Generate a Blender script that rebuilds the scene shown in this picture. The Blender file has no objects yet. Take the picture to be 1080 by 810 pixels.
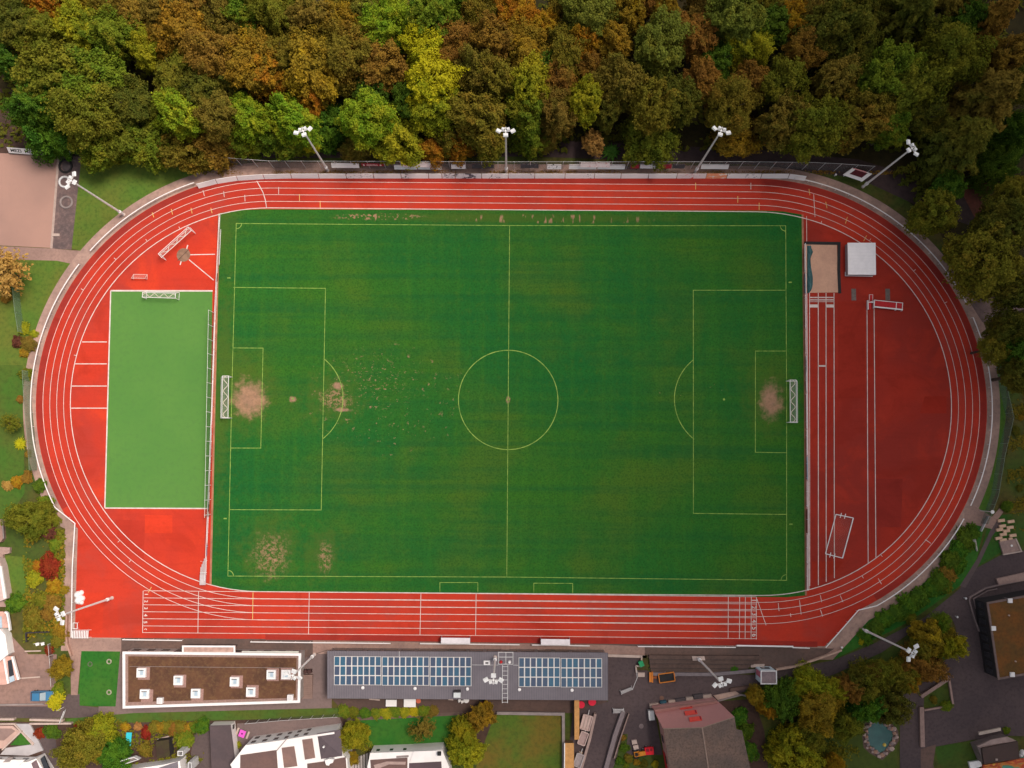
import bpy, bmesh, math, random
import numpy as np
from mathutils import Vector, Matrix, Euler
random.seed(7)
rng = np.random.default_rng(7)
scene = bpy.context.scene
COL = scene.collection

# ------------------------------------------------------------------ camera
CAM_F, CAM_W = 1028.9, 1080.0
CAM_LOC = Vector((0.4253, -11.3485, 176.190))
CAM_ROT = Euler((0.0800637, -0.00146991, 0.00716218), 'XYZ')
CAM_M = CAM_ROT.to_matrix()
cam = bpy.data.cameras.new('drone_camera')
cam.sensor_fit = 'HORIZONTAL'; cam.sensor_width = 36.0
cam.lens = CAM_F / CAM_W * 36.0
cam.clip_start = 1.0; cam.clip_end = 6000.0
camo = bpy.data.objects.new('drone_camera', cam)
camo.location = CAM_LOC; camo.rotation_euler = CAM_ROT
COL.objects.link(camo); scene.camera = camo

def G(px, py, h=0.0):
    """survey of the site: where a sight line through the survey photo meets height h"""
    d = CAM_M @ Vector(((px - 540) / CAM_F, -(py - 405) / CAM_F, -1.0))
    t = (h - CAM_LOC.z) / d.z
    p = CAM_LOC + d * t
    return (p.x, p.y)
def V(px, py, h=0.0):
    x, y = G(px, py, h); return Vector((x, y, h))
def GL(pts, h=0.0): return [G(a, b, h) for a, b in pts]

# ------------------------------------------------------------------ mesh builder
class MB:
    def __init__(s): s.v = []; s.f = []
    def add(s, vs, fs):
        n = len(s.v); s.v += [tuple(v) for v in vs]; s.f += [tuple(i + n for i in f) for f in fs]; return s
    def poly(s, pts, z):
        if area(pts) < 0: pts = pts[::-1]
        return s.add([(p[0], p[1], z) for p in pts], [tuple(range(len(pts)))])
    def prism(s, pts, z0, z1):
        if area(pts) < 0: pts = pts[::-1]
        n = len(pts)
        zt = z1 if isinstance(z1, (list, tuple)) else [z1] * n
        vs = [(p[0], p[1], z0) for p in pts] + [(p[0], p[1], z) for p, z in zip(pts, zt)]
        fs = [tuple(range(n, 2 * n)), tuple(range(n - 1, -1, -1))]
        for i in range(n):
            j = (i + 1) % n; fs.append((i, j, n + j, n + i))
        return s.add(vs, fs)
    def box(s, x, y, z0, sx, sy, sz, rot=0.0):
        c, q = math.cos(rot), math.sin(rot)
        pts = [(x + a * sx / 2 * c - b * sy / 2 * q, y + a * sx / 2 * q + b * sy / 2 * c) for a, b in ((-1, -1), (1, -1), (1, 1), (-1, 1))]
        return s.prism(pts, z0, z0 + sz)
    def obox(s, c, ax, ay, az):
        c, ax, ay, az = Vector(c), Vector(ax), Vector(ay), Vector(az)
        vs = [c + ax * a + ay * b + az * d for d in (-.5, .5) for a, b in ((-.5, -.5), (.5, -.5), (.5, .5), (-.5, .5))]
        return s.add(vs, [(3, 2, 1, 0), (4, 5, 6, 7), (0, 1, 5, 4), (1, 2, 6, 5), (2, 3, 7, 6), (3, 0, 4, 7)])
    def tube(s, p, q, r, r2=None, n=7):
        p, q = Vector(p), Vector(q); r2 = r if r2 is None else r2
        d = (q - p)
        if d.length < 1e-6: return s
        d.normalize(); u = d.cross(Vector((0, 0, 1)) if abs(d.z) < .9 else Vector((1, 0, 0))).normalized(); w = d.cross(u)
        vs = []
        for c, rr in ((p, r), (q, r2)):
            for i in range(n):
                a = 2 * math.pi * i / n; vs.append(c + (u * math.cos(a) + w * math.sin(a)) * rr)
        fs = [(i, (i + 1) % n, n + (i + 1) % n, n + i) for i in range(n)]
        fs += [tuple(range(n - 1, -1, -1)), tuple(range(n, 2 * n))]
        return s.add(vs, fs)
    def path(s, pts, r, n=6):
        for a, b in zip(pts, pts[1:]): s.tube(a, b, r, n=n)
        return s
    def ribbon(s, pts, w, z, closed=False):
        L, R = offs(pts, w, closed); n = len(pts); m = n if closed else n - 1
        vs = [(p[0], p[1], z) for p in L] + [(p[0], p[1], z) for p in R]
        fs = []
        for i in range(m):
            j = (i + 1) % n; fs.append((n + i, n + j, j, i))
        return s.add(vs, fs)
    def wall(s, pts, w, z0, z1, closed=False):
        L, R = offs(pts, w, closed); n = len(pts)
        for i in range(n if closed else n - 1):
            j = (i + 1) % n; s.prism([R[i], R[j], L[j], L[i]], z0, z1)
        return s
    def disc(s, x, y, z, r, n=28, ry=None):
        return s.poly([(x + r * math.cos(2 * math.pi * i / n), y + (ry or r) * math.sin(2 * math.pi * i / n)) for i in range(n)], z)
    def cyl(s, x, y, z0, z1, r, r2=None, n=16): return s.tube((x, y, z0), (x, y, z1), r, r2, n)
    def dome(s, x, y, z, r, h, n=12, m=4):
        vs = []; fs = []
        for j in range(m):
            a = j / m * math.pi / 2
            for i in range(n): t = 2 * math.pi * i / n; vs.append((x + r * math.cos(a) * math.cos(t), y + r * math.cos(a) * math.sin(t), z + h * math.sin(a)))
        vs.append((x, y, z + h))
        for j in range(m - 1):
            for i in range(n): fs.append((j * n + i, j * n + (i + 1) % n, (j + 1) * n + (i + 1) % n, (j + 1) * n + i))
        for i in range(n): fs.append(((m - 1) * n + i, (m - 1) * n + (i + 1) % n, len(vs) - 1))
        return s.add(vs, fs)
    def torus(s, x, y, z, R, r, n=20, m=8):
        vs = [(x + (R + r * math.cos(2 * math.pi * j / m)) * math.cos(2 * math.pi * i / n), y + (R + r * math.cos(2 * math.pi * j / m)) * math.sin(2 * math.pi * i / n), z + r * math.sin(2 * math.pi * j / m)) for i in range(n) for j in range(m)]
        fs = [(i * m + j, ((i + 1) % n) * m + j, ((i + 1) % n) * m + (j + 1) % m, i * m + (j + 1) % m) for i in range(n) for j in range(m)]
        return s.add(vs, fs)
    def build(s, name, mat, parent=None, smooth=False):
        me = bpy.data.meshes.new(name)
        a = np.array([tuple(v) for v in s.v], float)
        if parent is None:
            o0 = Vector(((a[:, 0].min() + a[:, 0].max()) / 2, (a[:, 1].min() + a[:, 1].max()) / 2, a[:, 2].min()))
        else:
            o0 = worldloc(parent)
        me.from_pydata([tuple(v) for v in (a - np.array(o0))], [], s.f)
        me.materials.append(mat)
        if smooth:
            for p in me.polygons: p.use_smooth = True
        me.update()
        o = bpy.data.objects.new(name, me); COL.objects.link(o)
        if parent is None: o.location = o0
        else: o.parent = parent
        return o
def worldloc(o):
    p = Vector(o.location)
    while o.parent: o = o.parent; p = p + Vector(o.location)
    return p
def area(p): return sum(p[i][0] * p[(i + 1) % len(p)][1] - p[(i + 1) % len(p)][0] * p[i][1] for i in range(len(p))) / 2
def offs(pts, w, closed=False):
    n = len(pts); L = []; R = []
    for i in range(n):
        a = pts[i - 1] if (i or closed) else None; b = pts[(i + 1) % n] if (i < n - 1 or closed) else None
        p = pts[i]; ds = []
        for u, v in ((a, p), (p, b)):
            if u is None or v is None: continue
            d = Vector((v[0] - u[0], v[1] - u[1]))
            if d.length > 1e-9: ds.append(d.normalized())
        t = sum(ds, Vector((0, 0))).normalized(); nn = Vector((-t.y, t.x))
        k = 1.0 / max(.4, t.dot(ds[0]))
        L.append((p[0] + nn.x * w / 2 * k, p[1] + nn.y * w / 2 * k)); R.append((p[0] - nn.x * w / 2 * k, p[1] - nn.y * w / 2 * k))
    return L, R

def tag(o, label, cat, group=None):
    o['label'] = label; o['category'] = cat
    if group: o['group'] = group
    return o
def thing(name, label, cat, loc, group=None):
    o = bpy.data.objects.new(name, None); COL.objects.link(o); o.location = loc; o.empty_display_size = .5
    return tag(o, label, cat, group)
def structure(o): o['kind'] = 'structure'; return o
def copies(proto, parent, locs, rots=None, scales=None):
    for i, l in enumerate(locs):
        o = proto.copy(); COL.objects.link(o); o.parent = parent; o.location = l
        if rots: o.rotation_euler = rots[i]
        if scales: o.scale = scales[i]

# ------------------------------------------------------------------ materials
class NT:
    def __init__(s, name):
        s.m = bpy.data.materials.new(name); s.m.use_nodes = True; s.t = s.m.node_tree; s.t.nodes.clear()
        s.out = s.n('ShaderNodeOutputMaterial')
    def n(s, typ, **kw):
        x = s.t.nodes.new(typ)
        for k, v in kw.items(): setattr(x, k, v)
        return x
    def l(s, a, b): s.t.links.new(a, b)
    def val(s, node, i, v):
        if hasattr(v, 'node'): s.l(v, node.inputs[i])
        else: node.inputs[i].default_value = v
    def math(s, op, a, b=0.0, clamp=False):
        x = s.n('ShaderNodeMath', operation=op, use_clamp=clamp); s.val(x, 0, a); s.val(x, 1, b); return x.outputs[0]
    def pos(s): return s.n('ShaderNodeNewGeometry').outputs['Position']
    def objc(s): return s.n('ShaderNodeTexCoord').outputs['Object']
    def rnd(s): return s.n('ShaderNodeObjectInfo').outputs['Random']
    def map(s, v, scale=(1, 1, 1), loc=(0, 0, 0), rot=(0, 0, 0)):
        x = s.n('ShaderNodeMapping'); s.l(v, x.inputs[0]); x.inputs['Location'].default_value = loc; x.inputs['Rotation'].default_value = rot; x.inputs['Scale'].default_value = scale; return x.outputs[0]
    def noise(s, v, scale, detail=4, rough=.55, dist=0):
        x = s.n('ShaderNodeTexNoise'); s.l(v, x.inputs['Vector']); x.inputs['Scale'].default_value = scale; x.inputs['Detail'].default_value = detail; x.inputs['Roughness'].default_value = rough; x.inputs['Distortion'].default_value = dist; return x.outputs[0]
    def rng(s, v, a, b, c=0., d=1., smooth=True):
        x = s.n('ShaderNodeMapRange', interpolation_type='SMOOTHSTEP' if smooth else 'LINEAR'); s.val(x, 0, v)
        for i, q in enumerate((a, b, c, d)): x.inputs[i + 1].default_value = q
        return x.outputs[0]
    def mix(s, f, a, b, mode='MIX'):
        x = s.n('ShaderNodeMix', data_type='RGBA', blend_type=mode); s.val(x, 0, f)
        for i, q in ((6, a), (7, b)):
            if hasattr(q, 'node'): s.l(q, x.inputs[i])
            else: x.inputs[i].default_value = (*q, 1)
        return x.outputs[2]
    def bsdf(s, col, rough=.85, spec=.2, metal=0., bump=None, bstr=.3, bdist=.05):
        b = s.n('ShaderNodeBsdfPrincipled')
        if hasattr(col, 'node'): s.l(col, b.inputs['Base Color'])
        else: b.inputs['Base Color'].default_value = (*col, 1)
        b.inputs['Roughness'].default_value = rough; b.inputs['Specular IOR Level'].default_value = spec; b.inputs['Metallic'].default_value = metal
        if bump is not None:
            u = s.n('ShaderNodeBump'); u.inputs['Strength'].default_value = bstr; u.inputs['Distance'].default_value = bdist
            s.l(bump, u.inputs['Height']); s.l(u.outputs[0], b.inputs['Normal'])
        s.l(b.outputs[0], s.out.inputs[0]); return b

def surf(name, c1, c2, scale=.3, fine=3.0, finecol=None, fineamt=.35, rough=.9, spec=.15, bump=.0, lo=.35, hi=.65, metal=0.):
    """two-tone worn surface: broad patches c1/c2 plus fine mottling"""
    t = NT(name); p = t.pos()
    c = t.mix(t.rng(t.noise(p, scale, 5, .6), lo, hi), c1, c2)
    f = t.noise(p, fine, 4, .65)
    dark = finecol or tuple(x * .55 for x in c1)
    c = t.mix(t.math('MULTIPLY', t.rng(f, .4, .75), fineamt), c, dark)
    t.bsdf(c, rough, spec, metal, f if bump else None, bump)
    return t.m
def plain(name, c, var=.12, scale=1.5, rough=.7, spec=.25, metal=0.):
    t = NT(name); p = t.pos()
    n = t.noise(p, scale, 4, .6)
    c2 = tuple(x * (1 - var) for x in c)
    t.bsdf(t.mix(t.rng(n, .35, .65), c, c2), rough, spec, metal)
    return t.m
# ------------------------------------------------------------------ surface materials
m_track = None
def track_mat(name, ca, cb, cc):
    t = NT(name); p = t.pos()
    c = t.mix(t.rng(t.noise(p, .045, 4, .6), .38, .62), ca, cb)
    c = t.mix(t.math('MULTIPLY', t.rng(t.noise(p, .16, 5, .65, .6), .46, .70), .7), c, cc)
    c = t.mix(t.math('MULTIPLY', t.rng(t.noise(t.map(p, (1, 1, 1), (17, 5, 0)), .07, 5, .7, 1.2), .52, .66), .45), c, tuple(x * .66 for x in ca))
    st = t.noise(t.map(p, (.25, 3.0, 1)), .35, 4, .6)
    c = t.mix(t.math('MULTIPLY', t.rng(st, .5, .75), .22), c, tuple(x * .55 for x in ca))
    fine = t.noise(p, 2.6, 4, .7)
    c = t.mix(t.math('MULTIPLY', t.rng(fine, .45, .75), .25), c, tuple(x * .62 for x in ca))
    t.bsdf(c, .92, .06, 0, fine, .15); return t.m
m_track = track_mat('track_rubber', (.50, .043, .022), (.42, .038, .023), (.35, .050, .036))
m_infield = track_mat('infield_rubber', (.50, .040, .020), (.36, .040, .028), (.58, .050, .020))
m_line = plain('white_line_paint', (.68, .57, .53), .22, 1.0, .6)
m_line_y = plain('yellow_line_paint', (.72, .50, .16), .15, 1.2, .6)
m_chalk = None
def chalk():
    t = NT('faded_pitch_chalk'); p = t.pos()
    n = t.noise(p, 1.1, 4, .7)
    t.bsdf(t.mix(t.rng(n, .3, .75), (.30, .42, .09), (.10, .20, .04)), .9, .1); return t.m
m_chalk = chalk()

def grass_pitch():
    t = NT('pitch_turf'); p = t.pos()
    big = t.noise(p, .028, 4, .6)
    c = t.mix(t.rng(big, .35, .65), (.015, .116, .021), (.034, .126, .014))
    yel = t.noise(t.map(p, (1, 1, 1), (31, 7, 0)), .055, 4, .6)
    c = t.mix(t.math('MULTIPLY', t.rng(yel, .45, .68), .65), c, (.075, .125, .014))
    hs = t.noise(t.map(p, (.012, .42, 1)), 1.0, 4, .65)           # mower passes along the pitch
    c = t.mix(t.math('MULTIPLY', t.rng(hs, .38, .68), .55), c, (.008, .088, .024))
    vs = t.noise(t.map(p, (.5, .014, 1)), 1.0, 3, .6)
    c = t.mix(t.math('MULTIPLY', t.rng(vs, .45, .7), .2), c, (.050, .165, .016))
    fine = t.noise(p, 3.2, 5, .75)
    c = t.mix(t.math('MULTIPLY', t.rng(fine, .4, .72), .75), c, (.010, .058, .010))
    blot = t.noise(p, .9, 4, .7)
    c = t.mix(t.math('MULTIPLY', t.rng(blot, .5, .75), .3), c, (.065, .125, .012))
    # worn edge strips outside the lines and bare soil where play wears the turf
    wob = t.noise(p, .55, 5, .7); spk = t.noise(p, 1.6, 5, .75)
    def blob(px, py, rx, ry, soft=.55, wobble=1.0):
        x, y = G(px, py); v = t.n('ShaderNodeVectorMath', operation='SUBTRACT'); t.l(p, v.inputs[0]); v.inputs[1].default_value = (x, y, 0)
        w = t.n('ShaderNodeVectorMath', operation='MULTIPLY'); t.l(v.outputs[0], w.inputs[0]); w.inputs[1].default_value = (1 / rx, 1 / ry, 0)
        ln = t.n('ShaderNodeVectorMath', operation='LENGTH'); t.l(w.outputs[0], ln.inputs[0])
        d = t.math('ADD', ln.outputs['Value'], t.math('MULTIPLY', t.math('SUBTRACT', wob, .5), wobble))
        return t.rng(d, soft, 1.0, 1.0, 0.0)
    def mx(a, b): return t.math('MAXIMUM', a, b)
    dry = blob(258, 415, 7.5, 10, .2, 2.2)
    for a in ((812, 420, 7, 9, .2, 2.0), (286, 580, 8, 8, .2, 2.2), (340, 585, 5, 7, .2, 2.2), (236, 400, 2.2, 30, .2, 2.), (350, 420, 8, 7, .2, 2.2), (540, 230, 44, 1.2, .3, 1.0), (235, 240, 3, 10, .2, 2)):
        dry = mx(dry, blob(*a))
    c = t.mix(t.math('MULTIPLY', dry, .45), c, (.075, .110, .016))
    solid = blob(263, 421, 4.1, 4.4, .25, 1.7)
    solid = mx(solid, blob(813, 423, 2.6, 4.3, .25, 1.6))
    solid = mx(solid, blob(309, 421, .8, .6, .3, 1.5)); solid = mx(solid, blob(361, 432.5, 2.2, .45, .3, 1.6)); solid = mx(solid, blob(536, 422, .5, .9, .3, 1.0))
    solid = mx(solid, blob(356, 407, 1.0, .9, .3, 1.8))
    sp = t.rng(t.noise(p, 1.5, 6, .8), .46, .58)
    spots = blob(286, 586, 4.4, 5.2, .1, 1.5)
    for a in ((343, 587, 1.9, 3.8, .1, 1.6), (352, 421, 3.5, 2.6, .3, 1.8)): spots = mx(spots, blob(*a))
    spots = t.math('MULTIPLY', spots, sp)
    scat = t.math('MULTIPLY', blob(408, 420, 19, 14, .2, 1.2), t.rng(t.noise(p, .95, 5, .75), .615, .655))
    scat = mx(scat, t.math('MULTIPLY', blob(392, 400, 11, 7, .1, 1.4), t.rng(t.noise(t.map(p, (1, 1.6, 1)), 1.25, 5, .8), .585, .63)))
    scat = mx(scat, t.math('MULTIPLY', blob(730, 418, 11, 6, .1, 1.6), t.rng(t.noise(p, 1.3, 4, .7), .66, .71)))
    row = t.math('MULTIPLY', blob(585, 231, 22, 1.0, .5, .4), t.rng(t.noise(t.map(p, (1.0, .3, 1)), 1.0, 2, .5), .56, .64))
    row = mx(row, t.math('MULTIPLY', blob(400, 229, 10, .8, .5, .4), t.rng(t.noise(p, 1.8, 2, .5), .55, .62)))
    soil = t.mix(t.rng(spk, .35, .7), (.40, .22, .14), (.27, .15, .09))
    soilr = t.mix(.5, soil, (.22, .13, .11))
    c = t.mix(t.math('MULTIPLY', mx(spots, mx(scat, row)), .8), c, soil)
    c = t.mix(t.math('MULTIPLY', solid, .9), c, t.mix(t.rng(wob, .3, .7), soil, soilr))
    t.bsdf(c, .95, .08, 0, fine, .3); return t.m
m_pitch = grass_pitch()
m_art = surf('artificial_turf', (.074, .196, .040), (.092, .216, .044), .06, 1.2, (.068, .160, .042), .45, lo=.3, hi=.7)
m_lawn = surf('lawn_grass', (.078, .148, .020), (.120, .135, .022), .09, 1.6, (.030, .062, .012), .55)
m_lawn2 = surf('green_lawn', (.022, .125, .016), (.045, .140, .018), .16, 1.6, (.014, .060, .012), .5)
m_lawn3 = surf('dry_lawn', (.075, .125, .016), (.150, .105, .018), .13, 1.4, (.035, .055, .012), .5)
m_lawn4 = surf('shady_garden_grass', (.055, .088, .015), (.095, .074, .020), .12, 1.2, (.022, .030, .010), .6)
m_forest = surf('leaf_litter', (.036, .032, .011), (.050, .034, .013), .12, .9, (.012, .012, .008), .6)
m_soil = surf('damp_soil', (.085, .048, .036), (.060, .036, .030), .15, 1.6, (.035, .022, .018), .5)
m_gravel = surf('pink_gravel', (.34, .215, .175), (.26, .165, .14), .18, 2.2, (.16, .10, .09), .45)
m_gravel_d = surf('dark_gravel', (.155, .095, .078), (.115, .078, .068), .15, 1.8, (.07, .05, .045), .5)
m_court = surf('court_clay', (.36, .21, .168), (.29, .175, .145), .05, 2.6, (.30, .19, .16), .3)
m_pave = surf('grey_paving', (.165, .12, .115), (.20, .14, .13), .12, 2.0, (.10, .075, .07), .4)
m_yard = surf('yard_paving', (.28, .17, .14), (.20, .13, .115), .16, 1.2, (.12, .08, .07), .5)
m_asph = surf('asphalt', (.105, .074, .074), (.078, .057, .060), .09, 2.0, (.052, .038, .041), .6, rough=.85)
m_asph2 = surf('worn_asphalt', (.11, .08, .076), (.085, .062, .063), .12, 2.2, (.045, .034, .036), .4)
m_kerb = plain('kerb_stone', (.42, .31, .27), .25, .8)
m_sand = surf('pit_sand', (.62, .36, .25), (.54, .31, .22), .35, 3.0, (.40, .23, .17), .35)
m_water = None
def water():
    t = NT('pond_water'); p = t.pos(); n = t.noise(p, 1.4, 3)
    b = t.bsdf(t.mix(t.rng(t.noise(p, .5), .35, .65), (.018, .085, .085), (.030, .125, .115)), .12, .5, 0, n, .15, .02); return t.m
m_water = water()

def sheet(name, pts_px, z, mat, world=False):
    o = MB().poly(pts_px if world else GL(pts_px), z).build(name, mat); return structure(o)

structure(MB().poly([(-1500, -1500), (1500, -1500), (1500, 1500), (-1500, 1500)], 0).build('ground', m_lawn4))
sheet('forest_floor', [(-80, -120), (1160, -120), (1160, 330), (1062, 385), (1040, 330), (985, 235), (930, 190), (870, 168), (760, 160), (300, 160), (230, 160), (75, 158), (-80, 150)], .01, m_forest)
sheet('woodland_track', [(-80, 138), (120, 150), (560, 147), (800, 158), (905, 168), (960, 185), (1000, 215), (1060, 190), (1160, 190), (1160, 225), (1030, 240), (985, 225), (905, 188), (800, 174), (560, 165), (120, 168), (-80, 160)], .018, surf('forest_path', (.075, .048, .046), (.060, .040, .040), .1, 1.2, (.03, .02, .02), .5))
sheet('bark_soil', [(-60, 90), (28, 95), (60, 160), (60, 165), (-60, 165)], .022, m_soil)
sheet('red_clearing', [(1010, 195), (1080, 190), (1080, 260), (1045, 262)], .024, surf('red_leaf_ground', (.17, .055, .040), (.12, .05, .035), .3, 1.4, (.06, .03, .02), .5))
# left side lawns and court
sheet('upper_lawn', [(70, 165), (215, 166), (235, 200), (140, 262), (90, 266), (76, 262)], .03, m_lawn)
sheet('middle_lawn', [(-60, 270), (85, 276), (60, 350), (40, 380), (36, 420), (-60, 420)], .03, m_lawn)
sheet('garden_lawn', [(-60, 420), (36, 420), (36, 470), (50, 530), (72, 570), (72, 745), (-60, 745)], .03, m_lawn4)
sheet('garden_grass', [(-60, 385), (24, 385), (26, 520), (0, 560), (-60, 560)], .034, surf('mossy_lawn', (.050, .125, .016), (.080, .110, .018), .12, 1.3, (.028, .050, .010), .5))
sheet('villa_lawn', [(3, 585), (28, 588), (32, 640), (6, 650)], .036, m_lawn)
sheet('gravel_court', [(-60, 159), (56, 164), (61, 170), (53, 261.5), (-60, 256)], .04, m_court)
sheet('tyre_strip', [(62, 164), (86, 165.5), (75.5, 263.5), (54, 262)], .042, surf('dirty_asphalt', (.135, .090, .085), (.095, .070, .070), .35, 1.5, (.30, .20, .18), .35))
sheet('court_edge', [(60.5, 166), (63, 166), (55.5, 262), (53, 261.8)], .046, m_kerb)
sheet('gravel_path', [(-60, 257), (54, 262), (76, 264), (96, 265), (84, 280), (60, 275), (-60, 272)], .044, m_gravel)
# bottom strip
sheet('yard', [(-60, 660), (10, 668), (30, 690), (60, 690), (58, 745), (-60, 745)], .036, m_yard)
sheet('lower_road', [(-60, 744.5), (60, 745), (72, 732), (84, 732), (84, 744), (104, 746), (104, 757), (70, 757), (-60, 758)], .046, m_asph2)
sheet('footpath', [(74, 672), (128, 674), (128, 685), (86, 686), (82, 733), (75, 733)], .0505, m_gravel)
sheet('green_plot', [(86, 686), (127, 685), (122, 745), (82, 744)], .044, m_lawn2)
sheet('clubhouse_paving', [(126, 674), (350, 676), (350, 750), (104, 757), (104, 745), (121, 745), (127, 686)], .043, m_pave)
sheet('mown_strip', [(70, 758), (140, 752), (360, 746.5), (374, 748), (374, 756), (140, 762), (70, 763)], .05, surf('mown_grass', (.060, .125, .020), (.085, .110, .018), .2, 1.6, (.028, .055, .012), .5))
sheet('garden_bed_soil', [(60, 762), (375, 756), (375, 830), (-60, 830), (-60, 760)], .028, m_soil)
sheet('house_drive', [(41, 775), (58, 770), (62, 812), (58, 830), (50, 830)], .04, m_asph2)
sheet('house_terrace', [(206, 766), (224, 762), (226, 830), (196, 830)], .041, m_asph2)
sheet('patio', [(250, 763), (358, 756), (362, 765), (256, 800), (250, 800)], .041, m_pave)
sheet('back_path', [(350, 737), (640, 738), (642, 752), (524, 752), (488, 753), (360, 748)], .044, surf('brown_paving', (.115, .070, .058), (.090, .058, .050), .2, 2.0, (.055, .038, .034), .45))
sheet('back_lawn', [(370, 757), (490, 753), (500, 760), (480, 790), (392, 790), (375, 775)], .042, m_lawn2)
sheet('wood_chip_bed', [(484, 752), (524, 752), (520, 775), (505, 790), (484, 780)], .047, m_soil)
sheet('square_lawn', [(522, 753.5), (593, 754.5), (593, 830), (495, 830), (512, 780)], .05, m_lawn3)
sheet('front_gravel', [(128, 672), (300, 674), (640, 678), (880, 684), (871, 690), (845, 700), (818, 706), (700, 696), (684, 692), (640, 690), (345, 686), (318, 695), (128, 690)], .052, m_gravel_d)
sheet('stadium_gravel', [(330, 675.5), (640, 680), (680, 682), (680, 692), (640, 690), (345, 685.5), (330, 690)], .056, m_gravel)
sheet('asphalt_yard', [(641, 691), (683, 692.5), (683, 708), (800, 712), (818, 706), (845, 712), (842, 722), (800, 724), (770, 735), (690, 748), (705, 830), (596, 830), (604, 752), (641, 740)], .054, m_asph)
# right side
sheet('grass_bank', [(872, 690), (905, 650), (985, 590), (1040, 545), (1030, 590), (1012, 618), (960, 655), (905, 683), (880, 695)], .036, m_lawn2)
sheet('right_verge', [(1052, 380), (1056, 380), (1062, 420), (1058, 470), (1050, 520), (1040, 545), (1026, 540), (1044, 490), (1052, 440)], .038, surf('verge_grass', (.060, .160, .022), (.085, .150, .022), .2, 1.5, (.03, .07, .012), .5))
sheet('right_garden', [(1062, 385), (1160, 380), (1160, 600), (1080, 580), (1030, 600), (1045, 545), (1064, 470)], .034, m_lawn4)
sheet('block_lawn', [(1048, 545), (1075, 540), (1160, 545), (1160, 585), (1075, 578), (1056, 582), (1030, 598), (1040, 560)], .04, surf('block_grass', (.030, .105, .016), (.075, .080, .018), .1, 1.5, (.022, .045, .010), .5))
sheet('access_road', [(818, 707), (850, 702), (880, 696), (920, 679.5), (975, 651), (1012, 621), (1030, 599), (1062, 582), (1160, 574), (1160, 778), (1064, 776), (1024, 780.5), (986, 787.5), (973, 796), (972, 830), (949, 830), (949, 736), (985, 712), (1001, 690), (1010, 678), (1008, 662), (1003, 650), (995, 645.5), (982, 652), (930, 688), (880, 711), (842, 723), (818, 722)], .056, m_asph)
sheet('footway', [(1012, 618), (1030, 590), (1044, 560), (1052, 548), (1056, 552), (1046, 566), (1034, 592), (1018, 620)], .058, surf('footway_asphalt', (.12, .085, .082), (.10, .075, .075), .2, 2.0, (.07, .05, .05), .4))
sheet('side_path', [(1018, 537), (1028, 534), (1040, 541), (1050, 548), (1046, 558), (1034, 555), (1016, 550)], .06, m_gravel)
sheet('side_path', [(1040, 552), (1054, 536), (1058, 540), (1046, 557)], .061, m_gravel)
sheet('wood_entrance', [(1022, 318), (1050, 312), (1080, 308), (1160, 300), (1160, 318), (1080, 326), (1048, 336), (1036, 340)], .05, surf('entrance_gravel', (.24, .16, .145), (.17, .115, .11), .3, 1.6, (.08, .055, .05), .5))
sheet('corner_lawn', [(980, 789), (1024, 781.5), (1064, 777), (1070, 790), (1010, 806), (984, 806)], .05, m_lawn4)
sheet('corner_green', [(986, 788), (1024, 781), (1064, 776.5), (1066, 783), (1025, 806), (990, 806)], .054, surf('corner_grass', (.045, .095, .015), (.075, .085, .015), .15, 1.5, (.025, .045, .010), .5))
sheet('corner_path', [(971, 790), (987, 785), (984, 806), (990, 830), (971, 830)], .062, m_gravel_d)
sheet('triangle_lawn', [(974.5, 735), (1000.5, 717), (1003.5, 743), (995, 746), (974, 748.5)], .064, surf('island_grass', (.055, .085, .014), (.085, .075, .014), .2, 1.4, (.025, .042, .010), .5))
sheet('tree_island', [(842, 725), (880, 713), (930, 690), (982, 654), (995, 647.5), (1002, 651.5), (1006, 662), (1008, 677), (1000, 689), (984, 711), (947, 737), (947, 830), (790, 830), (770, 738), (800, 725)], .038, m_lawn4)
sheet('hedge_path', [(365, 757.2), (488, 750.6), (489, 754), (366, 760.4)], .058, m_gravel_d)
sheet('gable_soil', [(752, 740), (795, 737), (806, 770), (812, 830), (780, 830)], .06, m_soil)
sheet('pond_lawn', [(880, 745), (946, 740), (946, 830), (870, 830)], .042, surf('pond_grass', (.075, .095, .018), (.06, .085, .016), .2, 1.2, (.03, .045, .012), .5))

# ------------------------------------------------------------------ running track, in metres
CL, CR, CY = (-43.9, .15), (45.1, .1), .1
def arc(c, rx, ry, a0, a1, n=60): return [(c[0] + rx * math.cos(math.radians(a0 + (a1 - a0) * i / n)), c[1] + ry * math.sin(math.radians(a0 + (a1 - a0) * i / n))) for i in range(n + 1)]
def oval(k, side='both'):
    """the line k metres outside the inner kerb"""
    return arc(CR, 35.0 + 1.03 * k, 34.75 + k, -90, 90) + arc(CL, 35.3 + k, 34.75 + k, 90, 270)
K_OUT = 6.25
def trackedge(d=0.0):
    k = K_OUT + d
    tr = [G(869.5, 681.5), G(903.6, 643)]
    L = arc(CR, 35.0 + 1.03 * k, 34.75 + k, -64, 90, 60) + arc(CL, 35.3 + k, 34.75 + k, 90, 212, 50)
    bl = [G(79, 672.2)]; br = G(869.5, 681.5)
    if d: bl = [(bl[0][0] - d, bl[0][1] - d)]; br = (br[0] + d * .6, br[1] - d)
    top = G(82.3, 557.5)
    return L + [(top[0] - d, top[1])] + bl + [G(300, 674.0), G(540, 677.8), br] if not d else L + [(top[0] - d, top[1])] + bl + [br]
ring = trackedge(2.35)
structure(MB().poly(ring, .049).build('gravel_apron', surf('apron_gravel', (.42, .27, .22), (.29, .19, .16), .25, 1.4, (.18, .12, .105), .5)))
structure(MB().poly(trackedge(), .075).build('running_track', m_track))
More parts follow.
